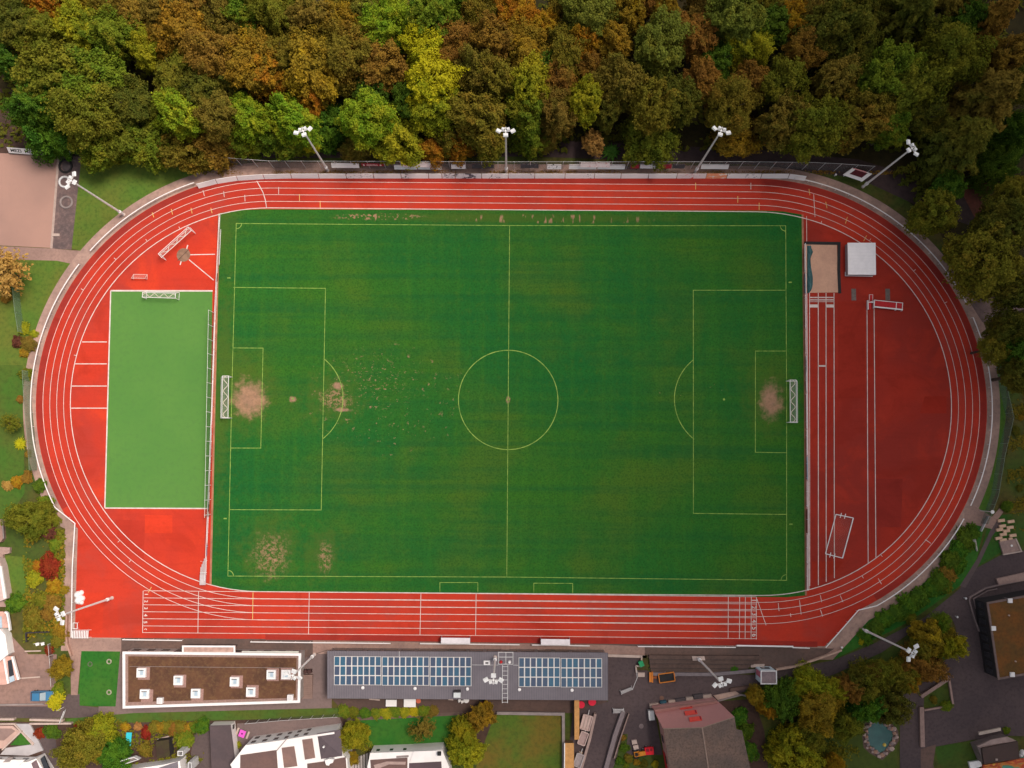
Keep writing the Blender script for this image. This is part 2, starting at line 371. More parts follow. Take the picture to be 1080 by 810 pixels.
# the D areas and the grass inside the kerb
inner_l = arc(CL, 35.3, 34.75, 90, 270); inner_r = arc(CR, 35.0, 34.75, -90, 90)
structure(MB().poly(arc(CL, 35.25, 34.7, 104.6, 252.6), .083).build('left_infield', m_infield))
structure(MB().poly(arc(CR, 34.95, 34.7, -77, 77), .083).build('right_infield', track_mat('dimmed_infield_rubber', (.36, .032, .019), (.27, .031, .022), (.40, .038, .021))))  # right-hand dimming of the site put into a darker red
top_y, bot_y = 34.7, -34.65
pl = [G(231.5, 224.5), G(250, 221.8), G(280, 220.6)]; 
pitch = GL([(231.5, 225), (250, 222), (275, 220.7), (540, 221.8), (800, 222.2), (825, 223), (846, 226.5), (848.5, 420), (849.5, 628), (830, 629.8), (800, 629.5), (540, 626.4), (270, 624), (245, 622), (222.5, 616.5), (227, 420)])
structure(MB().poly(pitch, .09).build('football_pitch', m_pitch))
structure(MB().ribbon(GL([(231.2, 225), (226.6, 420), (222.2, 616.5)]), .35, .094).build('pitch_kerb', plain('faded_red_kerb', (.40, .17, .10), .3, .6)))
structure(MB().ribbon(GL([(846.3, 226.5), (848.8, 420), (849.8, 628)]), .35, .094).build('pitch_kerb', bpy.data.materials['faded_red_kerb']))

# relaid rectangles and seams in the rubber
for k, (pts, ca) in enumerate((([(153, 543), (182, 543.5), (182, 562.5), (153, 562)], (.58, .046, .020)), ([(122, 548), (153, 549), (152, 590), (125, 570)], (.44, .038, .022)), ([(922, 505), (952, 505), (950, 556), (924, 556)], (.30, .031, .022)), ([(884, 318), (912, 318), (912, 420), (884, 420)], (.33, .030, .018)), ([(975, 418), (998, 418), (998, 436), (970, 436)], (.36, .030, .017)), ([(856, 592), (890, 592), (878, 606), (857, 612)], (.36, .032, .017)), ([(84, 625), (110, 625), (108, 668), (84, 668)], (.54, .043, .020)))):
    structure(MB().poly(GL(pts), .0855).build('relaid_rubber', track_mat(f'relaid_rubber_{k}', ca, tuple(c * .9 for c in ca), tuple(c * .75 for c in ca))))
# the unused outer strip has weathered darker than the lanes
m_weather = track_mat('weathered_rubber', (.33, .034, .024), (.26, .030, .024), (.38, .038, .022))
structure(MB().ribbon(arc(CR, 35.0 + 1.03 * 5.65, 34.75 + 5.65, -60, 90) + arc(CL, 35.3 + 5.65, 34.75 + 5.65, 90, 210), 1.05, .0775).build('track_margin', m_weather))
structure(MB().ribbon(GL([(280, 671.6), (540, 674.6), (800, 678.2), (862, 679.5)]), .95, .0778).build('track_margin', m_weather))
# lane lines
lane = MB()
for i in range(5): lane.ribbon(oval(1.245 * i), .085, .098 , closed=True)
lane.ribbon(oval(0.02), .14, .099, closed=True)
LY = [-34.70, -35.95, -37.16, -38.38, -39.60, -40.85, -42.02]
xs, xe = G(151.2, 645)[0], G(797.7, 645)[0]
for i, y in enumerate(LY): lane.ribbon([(xs, y + .10), (0, y - .02), (xe, y - .22)], .085, .100)
structure(lane.build('lane_lines', m_line))
mk, my = MB(), MB()
def seg(mb, a, b, w=.10, z=.104): mb.ribbon([G(*a), G(*b)], w, z)
for a, b in (((151.2, 623), (150.6, 667.3)), ((209.6, 623.5), (208.9, 667.3)), ((326.3, 625), (325.5, 668.5)), ((444, 625.5), (443, 669.7)), ((502.2, 626), (501.6, 670.3)),
             ((768, 629), (767.8, 673.5)), ((780, 629), (779.7, 673.8)), ((786, 629), (785.7, 673.9)), ((792.2, 629), (792, 674)), ((797.7, 629.5), (797.5, 674.3)),
             ((214.2, 200.7), (215.8, 206.7)), ((236, 202), (236.8, 208)), ((258.3, 205.8), (258.6, 212.5)), ((294, 197.5), (294, 204.9)),
             ((858, 205), (859.4, 229)), ((820.6, 636), (821.5, 644.4)), ((843, 633), (844.8, 648)), ((865, 627.8), (866.5, 635)), ((886, 628), (888.8, 634.8)), ((865, 642.8), (867.5, 650)),
             ((798.3, 632), (807.8, 659.4)), ((975.6, 569), (981.5, 573)), ((791.8, 193), (791.8, 200)), ((926, 610), (929.5, 616)), ((833.5, 646.8), (834, 650.5))): seg(mk, a, b)
for a, b in (((180.8, 220.5), (182.2, 226.4)), ((201.7, 219.4), (202.8, 225.3)), ((222.5, 219.4), (223.9, 225)), ((160.7, 224.3), (162.5, 229.4)), ((870.7, 213), (872, 219.7)), ((893.5, 229), (891.5, 235.9)), ((913.8, 248.5), (910.7, 254.4)),
             ((267, 624.5), (266.6, 653.5)), ((733.6, 193), (733.6, 200)), ((156.5, 625), (160, 619)), ((337.8, 212), (337.8, 219.5)), ((316, 205), (316, 212)), ((778, 207), (778, 214)), ((800.5, 214), (800.5, 221.5)), ((853, 199.5), (854, 206))): seg(my, a, b)
mk.ribbon(GL([(271, 191), (274, 196.5), (277.5, 203), (280, 211), (281.3, 219.5)]), .14, .105)
# small lane ticks round the bends
for c, sgn, a_list in ((CL, 1, (118, 128, 138, 150, 168, 226, 232)), (CR, 1.03, (70, 55, 40, 28, -52, -60))):
    for q, a in enumerate(a_list):
        k = 1.245 * (q % 4); aa = math.radians(a); rx = (35.3 if c is CL else 35.0)
        p = (c[0] + (rx + sgn * k) * math.cos(aa), c[1] + (34.75 + k) * math.sin(aa)); r = (c[0] + (rx + sgn * (k + .5)) * math.cos(aa), c[1] + (35.25 + k) * math.sin(aa))
        mk.ribbon([p, r], .09, .106)
# left infield tick lines, turf frame, throwing sector
for y in (360.7, 383.8, 407.2, 430.5): seg(mk, (113, y), (87 if y < 370 else 79.5 if y < 390 else 76 if y < 410 else 75.3, y), .16)
seg(mk, (117, 306.7), (224.5, 306.9), .28); seg(mk, (117, 306.7), (110.8, 535.5), .22); seg(mk, (110.8, 535.8), (220.5, 536.3), .22)
seg(mk, (200, 268.8), (227, 268.3), .16); seg(mk, (199.5, 274), (225.5, 295.5), .16)
seg(mk, (197, 263), (198.2, 258.5), .2); seg(mk, (190.2, 279.5), (191.6, 274.5), .2)
# long jump and pole vault runways
for xa, xb in ((853.6, 853.9), (862.8, 862.9), (871.0, 871.2), (879.4, 879.8)): 
    seg(mk, (xa, 309), (xb, 618 if xa < 860 else 617.5 - (xa - 862) * .45), .13)
seg(mk, (862.6, 386), (871.2, 386), .28)
for y in (313.8, 316.4): seg(mk, (853.6, y), (879.4, y), .2)
for xa, xb in ((854, 862.3), (871, 879.2)): seg(mk, (xa, 322.8), (xb, 322.8), .55, .108)
seg(mk, (853.6, 318.3), (879.4, 318.3), .09)
seg(mk, (914.2, 317), (915.4, 593.5), .13); seg(mk, (921.6, 318), (923.6, 588), .13)
seg(mk, (850.5, 228), (853.3, 622), .09)
structure(mk.build('track_markings', m_line)); structure(my.build('relay_markings', m_line_y))
structure(MB().poly(GL([(117, 307), (224.3, 307.2), (220.8, 536), (111.2, 535.5)]), .088).build('artificial_turf', m_art))
structure(MB().disc(*G(193.7, 269), .11, 1.25).build('throwing_circle', plain('brown_concrete', (.26, .15, .10), .3, 1.2)))
structure(MB().ribbon([G(187.5, 275), G(199.5, 263)], .16, .114).build('circle_stop_line', plain('rusty_strip', (.14, .075, .05), .3, 1.2)))

# pitch chalk lines
ch = MB()
def cs(a, b, w=.11): ch.ribbon([G(*a), G(*b)], w, .102)
def cp(pts, w=.11, closed=True): ch.ribbon(GL(pts), w, .102, closed)
cp([(249.3, 235.8), (537.5, 238), (828.5, 238.2), (829.5, 425), (829.5, 612), (534.5, 608.5), (240.5, 607.5), (245, 400)])
cs((537.5, 238), (534.5, 608.3))
cp([(246.3, 303.2), (343.4, 304.2), (338.9, 537.8), (242, 537.5)], closed=False); cp([(246, 367), (277.6, 367.2), (275.2, 472.6), (243.5, 472.5)], closed=False)
cp([(828.7, 306.2), (731.1, 306.2), (731.2, 541.4), (829.5, 542.5)], closed=False); cp([(829, 370.3), (796.6, 370.3), (796.5, 477), (829.5, 477.5)], closed=False)
cx, cy = G(536, 421.6); ch.ribbon([(cx + 9.0 * math.cos(t / 36 * math.pi), cy + 9.0 * math.sin(t / 36 * math.pi)) for t in range(72)], .14, .102, True)
for px, s in ((308.5, 1), (764.5, -1)):
    x, y = G(px, 420.5 if s > 0 else 421.5); a = 52
    ch.ribbon([(x + s * 9.15 * math.cos(math.radians(q)), y + 9.15 * math.sin(math.radians(q))) for q in range(-a, a + 1, 4)], .13, .102)
ch.disc(cx, cy, .102, .25, 12); ch.disc(*G(309, 420.5), .103, .2, 12); ch.disc(*G(763.5, 421.3), .103, .2, 12)
for (px, py), a0 in (((249.3, 235.8), -90), ((828.5, 238.2), 180), ((829.5, 612), 90), ((240.5, 607.5), 0)):
    x, y = G(px, py); ch.ribbon([(x + 1.0 * math.cos(math.radians(a0 + q)), y + 1.0 * math.sin(math.radians(a0 + q))) for q in range(0, 91, 15)], .12, .103)
cp([(464, 624), (464, 614.3), (504, 614.3), (504, 624.5)], closed=False); cp([(563, 625), (563, 615), (604, 615.3), (604, 625.5)], closed=False)
for a in ((241.5, 293.2), (237.6, 546.8), (833.3, 297.8), (834, 552.8)): cs((a[0] - 1.7, a[1]), (a[0] + 1.7, a[1]), .22)
structure(ch.build('pitch_lines', m_chalk))
# lane numbers painted at both ends of the home straight
num = MB()
for xpx, rot in ((795, -90), (153.6, -90)):
    for i in range(6):
        fc = bpy.data.curves.new('n', 'FONT'); fc.body = str(i + 1); fc.size = 1.15 if xpx > 400 else .85; fc.align_x = 'CENTER'; fc.align_y = 'CENTER'; fc.offset = .02
        to = bpy.data.objects.new('n', fc); COL.objects.link(to); bpy.context.view_layer.update()
        me = bpy.data.meshes.new_from_object(to)
        x = G(xpx, 650)[0]; y = (LY[i] + LY[i + 1]) / 2 + (.1 if xpx < 400 else -.2)
        R = Matrix.Translation((x, y, .107)) @ Matrix.Rotation(math.radians(rot), 4, 'Z')
        num.add([R @ v.co for v in me.vertices], [tuple(p.vertices) for p in me.polygons])
        bpy.data.objects.remove(to); bpy.data.meshes.remove(me); bpy.data.curves.remove(fc)
structure(num.build('lane_numbers', m_line))
# ------------------------------------------------------------------ foliage
def leaf_mat(name, a, b, c=None, amt=.5, sc=.28):
    t = NT(name); oc = t.objc(); r = t.rnd()
    off = t.n('ShaderNodeCombineXYZ'); t.l(t.math('MULTIPLY', r, 37.0), off.inputs[0]); t.l(t.math('MULTIPLY', r, 91.0), off.inputs[1])
    v = t.n('ShaderNodeVectorMath', operation='ADD'); t.l(oc, v.inputs[0]); t.l(off.outputs[0], v.inputs[1])
    n = t.noise(v.outputs[0], sc * 6, 3, .6)
    col = t.mix(t.rng(n, .36, .64), a, b)
    if c:
        n2 = t.noise(v.outputs[0], sc * 4.2 + .3, 3, .65, .3)
        col = t.mix(t.math('MULTIPLY', t.rng(n2, .52, .66), amt), col, c)
    lf = t.noise(oc, 21.0, 2, .7)
    h = t.n('ShaderNodeHueSaturation'); t.l(col, h.inputs['Color'])
    t.l(t.rng(lf, .3, .7, .50, 1.55, False), h.inputs['Value']); t.l(t.rng(r, 0, 1, .485, .515, False), h.inputs['Hue']); h.inputs['Saturation'].default_value = 1.0
    d = t.n('ShaderNodeBsdfDiffuse'); t.l(h.outputs[0], d.inputs[0]); tr = t.n('ShaderNodeBsdfTranslucent'); t.l(h.outputs[0], tr.inputs[0])
    m = t.n('ShaderNodeMixShader'); m.inputs[0].default_value = .28; t.l(d.outputs[0], m.inputs[1]); t.l(tr.outputs[0], m.inputs[2]); t.l(m.outputs[0], t.out.inputs[0])
    return t.m
PAL = {
 'dark green': leaf_mat('leaves_dark_green', (0.067, 0.129, 0.017), (0.103, 0.168, 0.017)),
 'deep green': leaf_mat('leaves_deep_green', (0.057, 0.144, 0.018), (0.106, 0.197, 0.017)),
 'mid green': leaf_mat('leaves_mid_green', (0.112, 0.183, 0.018), (0.176, 0.221, 0.020), (0.327, 0.238, 0.022), .4),
 'bright green': leaf_mat('leaves_bright_green', (0.150, 0.269, 0.018), (0.250, 0.314, 0.020), (0.460, 0.395, 0.025), .5),
 'grey green': leaf_mat('leaves_grey_green', (0.156, 0.179, 0.028), (0.203, 0.217, 0.033), (0.314, 0.245, 0.028), .4),
 'olive green': leaf_mat('leaves_olive_green', (0.135, 0.158, 0.018), (0.191, 0.182, 0.020), (0.260, 0.228, 0.022), .5),
 'dark olive': leaf_mat('leaves_dark_olive', (0.100, 0.112, 0.018), (0.144, 0.130, 0.019), (0.203, 0.135, 0.019), .4),
 'yellow green': leaf_mat('leaves_yellow_green', (0.230, 0.251, 0.018), (0.345, 0.314, 0.020), (0.460, 0.376, 0.020), .5),
 'bright yellow': leaf_mat('leaves_bright_yellow', (0.460, 0.400, 0.017), (0.460, 0.400, 0.019), (0.231, 0.304, 0.017), .6),
 'golden': leaf_mat('leaves_golden', (0.313, 0.189, 0.020), (0.250, 0.176, 0.022), (0.460, 0.297, 0.022), .8),
 'orange': leaf_mat('leaves_orange', (0.391, 0.171, 0.017), (0.391, 0.238, 0.019), (0.241, 0.127, 0.017), .6),
 'rust brown': leaf_mat('leaves_rust_brown', (0.248, 0.135, 0.027), (0.304, 0.173, 0.028), (0.184, 0.156, 0.025), .5),
 'brown': leaf_mat('leaves_brown', (0.184, 0.136, 0.025), (0.225, 0.148, 0.027), (0.141, 0.143, 0.022), .6),
 'olive brown': leaf_mat('leaves_olive_brown', (0.176, 0.158, 0.020), (0.212, 0.168, 0.022), (0.288, 0.177, 0.025), .6),
 'tan': leaf_mat('leaves_tan', (0.460, 0.259, 0.079), (0.442, 0.228, 0.063), (0.283, 0.167, 0.042), .5),
 'crimson': leaf_mat('leaves_crimson', (0.241, 0.031, 0.017), (0.285, 0.050, 0.019), (0.164, 0.041, 0.019), .5),
 'purple': leaf_mat('leaves_purple', (0.125, 0.042, 0.032), (0.168, 0.054, 0.034)),
 'fern green': leaf_mat('leaves_fern_green', (0.061, 0.197, 0.031), (0.104, 0.251, 0.038)),
}
m_bark = surf('tree_bark', (.085, .060, .045), (.060, .045, .036), 1.2, 6, (.03, .022, .018), .5)

def leaf_mesh(name, P, N, size, rg, elong=1.35, jit=.55):
    """leaf sprays: one small bent diamond per spray, facing roughly along N"""
    n = len(P)
    N = N + rg.normal(0, jit, N.shape); N /= np.linalg.norm(N, axis=1, keepdims=True) + 1e-9
    A = np.cross(N, rg.normal(0, 1, N.shape)); A /= np.linalg.norm(A, axis=1, keepdims=True) + 1e-9
    B = np.cross(N, A); s = size * rg.uniform(.6, 1.35, (n, 1))
    a, b = A * s * elong * .5, B * s * .5
    k = N * s * .12
    Vv = np.stack([P - a, P - b * rg.uniform(.7, 1.2, (n, 1)) - k, P + a, P + b * rg.uniform(.7, 1.2, (n, 1)) - k], 1).reshape(-1, 3)
    me = bpy.data.meshes.new(name)
    me.vertices.add(4 * n); me.vertices.foreach_set('co', Vv.ravel())
    me.loops.add(4 * n); me.loops.foreach_set('vertex_index', np.arange(4 * n, dtype=np.int32))
    me.polygons.add(n); me.polygons.foreach_set('loop_start', np.arange(0, 4 * n, 4, dtype=np.int32)); me.polygons.foreach_set('loop_total', np.full(n, 4, np.int32))
    me.update(); me.validate(); me.materials.append(PAL['mid green'])
    return me

def wavenoise(rg, octs=((1.0, 1.0), (2.1, .55), (4.3, .3))):
    """smooth random field: a sum of plane waves"""
    K = []; 
    for f, a in octs:
        for _ in range(7): d = rg.normal(0, 1, 3); d /= np.linalg.norm(d); K.append((d * f * rg.uniform(.7, 1.3) * 2.2, rg.uniform(0, 6.28), a))
    tot = math.sqrt(sum(k[2] ** 2 for k in K) / 2)
    return lambda P: sum(a * np.sin(P @ k + ph) for k, ph, a in K) / tot
def crown_round(seed, lobes=46, per=150, leaf=.085, spread=1.0, flat=.95):
    rg = np.random.default_rng(seed); n = int(lobes * per * 1.9)
    env = wavenoise(rg, ((1.1, 1.0), (2.4, .7), (5.0, .35))); cl = wavenoise(rg, ((3.6, .8), (8.0, 1.0), (14.0, .6))); gap = wavenoise(rg, ((2.6, 1.0), (6.0, .6)))
    d = rg.normal(0, 1, (n, 3)); d[:, 2] = np.where(d[:, 2] < 0, d[:, 2] * .8, d[:, 2]); d /= np.linalg.norm(d, axis=1, keepdims=True)
    e = .84 + .17 * env(d)
    depth = rg.uniform(0, 1, n) ** 1.7
    S = d * e[:, None]
    c = cl(S)                                                       # sprays bulge out, hollows sink in
    r = 1 - .40 * depth + 0.125 * np.clip(c, -1.6, 1.6)
    keep = (rg.uniform(-1.7, 1.3, n) < c) & (gap(S) > -2.0)
    r = r + np.where(rg.uniform(0, 1, n) < .10, rg.uniform(0, .13, n), 0)     # loose outer twigs
    P = (S * r[:, None])[keep]; N = d[keep] * .75 + np.array([0, 0, .6]) + rg.normal(0, .25, (keep.sum(), 3))
    m = 1600; q = rg.normal(0, 1, (m, 3)); q /= np.linalg.norm(q, axis=1, keepdims=True)
    P = np.concatenate([P, q * rg.uniform(.3, .76, (m, 1))]); N = np.concatenate([N, q])
    P[:, 2] *= flat
    return leaf_mesh('crown', P, N, leaf, rg)
def crown_feather(seed, br=70, per=85, leaf=.075):
    """drooping star-like branches of a larch or fir"""
    rg = np.random.default_rng(seed); P = []; N = []
    for i in range(br):
        t = (i + .5) / br; z = 1.15 - 1.75 * t; L = (.16 + .95 * t ** .8) * rg.uniform(.8, 1.1)
        a = i * 2.39996 + rg.normal(0, .2); dr = np.array([math.cos(a), math.sin(a), 0])
        s = rg.uniform(.05, 1, per) ** .8
        side = rg.normal(0, .07, per) * (1.2 - s) * 1.3; pr = np.array([-dr[1], dr[0], 0])
        P.append(np.array([0, 0, z]) + dr * (s * L)[:, None] + pr * side[:, None] + np.array([0, 0, 1]) * (-.30 * s ** 2 * L + rg.normal(0, .025, per))[:, None])
        N.append(np.tile(np.array([0, 0, 1.0]), (per, 1)) + dr * .35)
    return leaf_mesh('crown', np.concatenate(P), np.concatenate(N), leaf, rg, 2.2, .4)
def crown_sparse(seed):
    rg = np.random.default_rng(seed); P = []; N = []
    for i in range(60):
        d = rg.normal(0, 1, 3); d[2] = abs(d[2]) * .8; d /= np.linalg.norm(d)
        s = rg.uniform(.25, 1, 26); P.append(d * s[:, None] + rg.normal(0, .06, (26, 3))); N.append(np.tile(d + np.array([0, 0, .6]), (26, 1)))
    return leaf_mesh('crown', np.concatenate(P), np.concatenate(N), .08, rg, 1.8)
CROWNS = [crown_round(100 + i, lobes=44 + 4 * (i % 4), per=400, leaf=.046 + .005 * (i % 4), flat=.9 + .1 * (i % 3)) for i in range(12)]
FEATH = [crown_feather(200 + i) for i in range(3)]
SPARSE = [crown_sparse(300 + i) for i in range(2)]
SHRUBS = [crown_round(400 + i, lobes=15, per=95, leaf=.15, flat=.8) for i in range(4)]
def trunk_mesh(seed):
    rg = random.Random(seed); mb = MB()
    mb.tube((0, 0, 0), (.02, 0, .5), .075, .05, 8); mb.tube((.02, 0, .5), (0, .02, 1.0), .05, .022, 7)
    for i in range(6):
        a = i * 1.05 + rg.uniform(-.3, .3); z = .42 + .09 * i; L = rg.uniform(.32, .5) * (1.1 - .08 * i)
        m = Vector((math.cos(a) * L * .5, math.sin(a) * L * .5, z + .13)); e = Vector((math.cos(a + .2) * L, math.sin(a + .2) * L, z + .32))
        mb.tube((0.01, 0, z), m, .026, .017, 6); mb.tube(m, e, .017, .006, 5)
    me = bpy.data.meshes.new('trunk'); me.from_pydata([tuple(v) for v in mb.v], [], mb.f); me.materials.append(m_bark); me.update(); return me
TRUNKS = [trunk_mesh(i) for i in range(4)]
_tc = [0]
def tree(name, label, px, py, rpx, colour, group, height=None, kind='round', cat='tree', squash=1.0):
    """a tree whose crown centre is surveyed at (px, py) with crown radius rpx (survey pixels)"""
    _tc[0] += 1; i = _tc[0]; rg = random.Random(i * 13 + 5)
    R = rpx / 5.9 * 1.08
    H = height if height else max(6.0, min(19, 5.5 + R * 2.6))
    ch = R * {'round': 1.34, 'feather': 1.5, 'sparse': 1.0, 'column': 1.7}[kind] * squash
    zc = max(H - ch * 1.0, ch * .72)
    x, y = G(px, py, zc + ch * .25)
    t = thing(name, label, cat, (x, y, 0), group)
    tk = bpy.data.objects.new('trunk', TRUNKS[i % 4]); COL.objects.link(tk); tk.parent = t; s = max(2.2, R * 1.25)
    tk.scale = (s, s, zc + ch * .35); tk.rotation_euler.z = rg.uniform(0, 6.28)
    bank = {'round': CROWNS, 'column': CROWNS, 'feather': FEATH, 'sparse': SPARSE}[kind]
    c = bpy.data.objects.new('crown', bank[(i * 5 + i // 3) % len(bank)]); COL.objects.link(c); c.parent = t; c.location.z = zc
    c.scale = (R * rg.uniform(.86, 1.1), R * rg.uniform(.86, 1.1), ch * rg.uniform(.9, 1.15)); c.rotation_euler.z = rg.uniform(0, 6.28)
    c.material_slots[0].link = 'OBJECT'; c.material_slots[0].material = PAL[colour]
    return t
def shrub(label, px, py, rpx, colour, group=None, name='shrub', h=.8, cat='shrub', ry=None):
    _tc[0] += 1; i = _tc[0]; rg = random.Random(i * 7 + 1); R = rpx / 5.9 * 1.1
    hh = max(.5, R * h); x, y = G(px, py, hh * .5)
    o = bpy.data.objects.new(name, SHRUBS[i % 4]); COL.objects.link(o); o.location = (x, y, hh * .42)
    o.scale = (R, (ry / 5.9 * 1.1 if ry else R * rg.uniform(.9, 1.1)), hh * .75); 
    if not ry: o.rotation_euler.z = rg.uniform(0, 6.28)
    o.material_slots[0].link = 'OBJECT'; o.material_slots[0].material = PAL[colour]
    return tag(o, label, cat, group)

W = [  # the wood behind the fence: crown x, y, radius, colour, kind
 (12,22,24,'dark olive',''),(50,6,18,'orange',''),(42,36,21,'olive green',''),(24,52,15,'rust brown',''),(84,30,23,'yellow green',''),(112,36,24,'mid green',''),(142,14,17,'rust brown',''),(166,8,19,'brown',''),
 (154,56,18,'yellow green',''),(188,32,25,'golden',''),(183,76,20,'olive green',''),(222,56,25,'rust brown',''),(231,13,22,'brown',''),(257,14,19,'mid green',''),(259,66,26,'golden',''),(5,60,17,'dark green',''),
 (61,80,30,'olive green',''),(102,84,32,'mid green',''),(33,108,23,'deep green',''),(50,137,24,'deep green',''),(89,118,31,'olive green',''),(128,136,30,'olive green',''),(110,158,22,'mid green',''),(152,150,23,'mid green',''),
 (187,121,22,'bright green',''),(196,159,21,'olive brown',''),(226,118,22,'brown',''),(228,149,21,'rust brown',''),(263,122,19,'bright green',''),(258,152,18,'mid green',''),(136,106,21,'dark olive',''),(208,94,19,'dark olive',''),
 (288,14,24,'olive green',''),(328,18,23,'brown',''),(275,72,21,'orange',''),(298,62,22,'olive brown',''),(352,20,20,'golden',''),(331,68,26,'golden',''),(364,58,29,'olive brown',''),(331,98,17,'orange',''),
 (386,6,16,'grey green',''),(412,22,23,'bright green',''),(453,15,27,'mid green',''),(406,68,22,'rust brown',''),(444,50,22,'bright yellow',''),(453,82,27,'bright yellow',''),(458,110,19,'yellow green',''),(478,44,20,'rust brown',''),
 (505,14,20,'olive brown',''),(521,44,23,'rust brown',''),(502,70,22,'brown',''),(521,84,22,'olive brown',''),(535,8,17,'orange',''),(381,121,25,'bright green',''),(346,137,20,'deep green',''),(303,125,21,'bright green',''),
 (283,141,22,'mid green',''),(416,142,28,'yellow green',''),(310,152,17,'mid green',''),(472,146,21,'olive brown',''),(484,157,14,'orange',''),(506,124,23,'olive brown',''),(521,152,18,'olive green',''),(377,157,14,'brown',''),
 (457,160,12,'orange',''),(329,151,11,'bright yellow',''),(546,17,20,'orange',''),(571,28,15,'orange',''),(552,52,23,'golden',''),(555,87,23,'yellow green',''),(556,118,18,'mid green',''),(618,14,25,'grey green',''),
 (594,53,21,'olive brown',''),(618,44,17,'orange',''),(590,88,18,'rust brown',''),(623,70,16,'rust brown',''),(618,105,20,'yellow green',''),(588,120,20,'brown',''),(651,43,18,'golden',''),(660,9,18,'golden',''),
 (693,43,28,'grey green',''),(732,34,21,'rust brown',''),(654,87,22,'brown',''),(703,7,16,'golden',''),(743,9,20,'brown',''),(776,20,25,'grey green',''),(793,48,20,'yellow green',''),(743,86,20,'rust brown',''),
 (691,110,27,'olive brown',''),(718,108,22,'dark olive',''),(687,144,25,'olive green',''),(794,84,17,'rust brown',''),(772,110,25,'olive brown',''),(780,146,25,'golden',''),(626,154,11,'tan','column'),(560,151,17,'mid green',''),
 (579,152,11,'brown',''),(815,24,18,'dark green',''),(834,19,16,'orange',''),(854,9,17,'brown',''),(886,20,27,'dark olive',''),(850,50,18,'rust brown',''),(830,88,25,'olive green',''),(825,126,22,'brown',''),
 (858,130,28,'olive green',''),(881,81,22,'brown',''),(911,121,23,'olive brown',''),(931,77,28,'mid green',''),(962,14,32,'dark olive','feather'),(963,86,29,'olive green',''),(1006,56,29,'olive green',''),(1048,22,23,'rust brown','feather'),
 (1020,18,17,'dark green',''),(1038,106,40,'brown','feather'),(1010,158,38,'dark olive','feather'),(1063,56,21,'rust brown',''),(1074,86,19,'dark olive',''),(1074,142,22,'dark green',''),(944,130,18,'mid green',''),(905,46,20,'dark olive',''),
 (917,8,18,'dark olive',''),(872,50,16,'dark olive',''),(760,62,16,'dark green',''),(575,72,15,'dark green',''),(640,118,13,'dark olive',''),(395,94,15,'dark green',''),(240,86,16,'dark olive',''),(320,40,15,'dark green',''),(430,105,15,'dark green',''),(980,118,18,'dark olive',''),
 (205,-3,20,'rust brown',''),(112,2,18,'olive brown',''),(300,-8,18,'olive green',''),(360,-6,18,'olive brown',''),(482,-8,18,'mid green',''),(598,-8,18,'olive brown',''),(690,-10,18,'rust brown',''),(806,-6,18,'olive brown',''),(940,-12,20,'dark olive',''),(1004,-6,20,'brown',''),(0,14,20,'dark green',''),(72,-8,18,'golden',''),
 (988,224,19,'olive green',''),(1047,268,32,'olive brown',''),(1064,234,26,'dark olive',''),(1074,347,18,'dark olive',''),(1086,372,18,'dark green',''),(1003,197,16,'dark green',''),(1071,206,18,'olive brown',''),(1056,180,20,'dark green',''),(1072,303,20,'dark olive',''),(1080,395,17,'dark olive',''),(1052,366,13,'olive brown','')]
ROWS = [(28, 'topmost row of the wood'), (66, 'second row of the wood'), (104, 'middle row of the wood'), (135, 'fourth row of the wood'), (400, 'front row of the wood')]
ZONES = [(120, 'behind the gravel court'), (250, 'above the upper left bend'), (330, 'left of the first fence mast'), (435, 'right of the first fence mast'), (530, 'left of the middle fence mast'), (640, 'right of the middle fence mast'), (750, 'left of the third fence mast'), (880, 'right of the third fence mast'), (975, 'above the scoreboard'), (2000, 'in the top right corner')]
def row_of(y, x):
    if x > 960 and y > 195: return 'beside the upper right bend'
    return next(n for lim, n in ROWS if y <= lim)
def zone_of(x, y):
    if x > 960 and y > 195: return 'below the feathery trees'
    return next(n for lim, n in ZONES if x <= lim)
COLWORD = {'olive green': 'olive green', 'tan': 'tan brown', 'golden': 'golden leaved', 'orange': 'orange leaved', 'bright yellow': 'bright yellow', 'feather': ''}
labs = {}
for k, (x, y, r, c, kd) in enumerate(W):
    kindw = 'feathery conifer' if kd == 'feather' else 'narrow tree' if kd == 'column' else 'tree'
    key = f'{COLWORD.get(c, c)} {kindw}, {row_of(y, x)}, {zone_of(x, y)}'
    labs.setdefault(key, []).append(k)
final = {}
for key, ks in labs.items():
    if len(ks) == 1: final[ks[0]] = key; continue
    rs = sorted(ks, key=lambda k: W[k][2]); xs_ = sorted(ks, key=lambda k: W[k][0])
    if len(ks) == 2 and W[rs[1]][2] - W[rs[0]][2] >= 4: ws = {rs[0]: 'smaller ', rs[1]: 'bigger '}
    elif len(ks) == 2: ws = {xs_[0]: 'leftmost ', xs_[1]: 'rightmost '}
    else: ws = dict(zip(xs_, ['leftmost ', 'second ', 'third ', 'fourth ', 'fifth ', 'sixth ', 'seventh '][:len(ks)])); ws[xs_[-1]] = 'rightmost '
    for k in ks: final[k] = ws[k] + key
for k, (x, y, r, c, kd) in enumerate(W):
    nm = 'conifer_tree' if kd == 'feather' else 'broadleaf_tree'
    h = None
    if y > 135 and y < 190: h = 4.6 + r * .24; y -= 4
    tree(nm, final[k], x, y, r * 1.10, c, 'trees of the wood', h, kd or 'round')
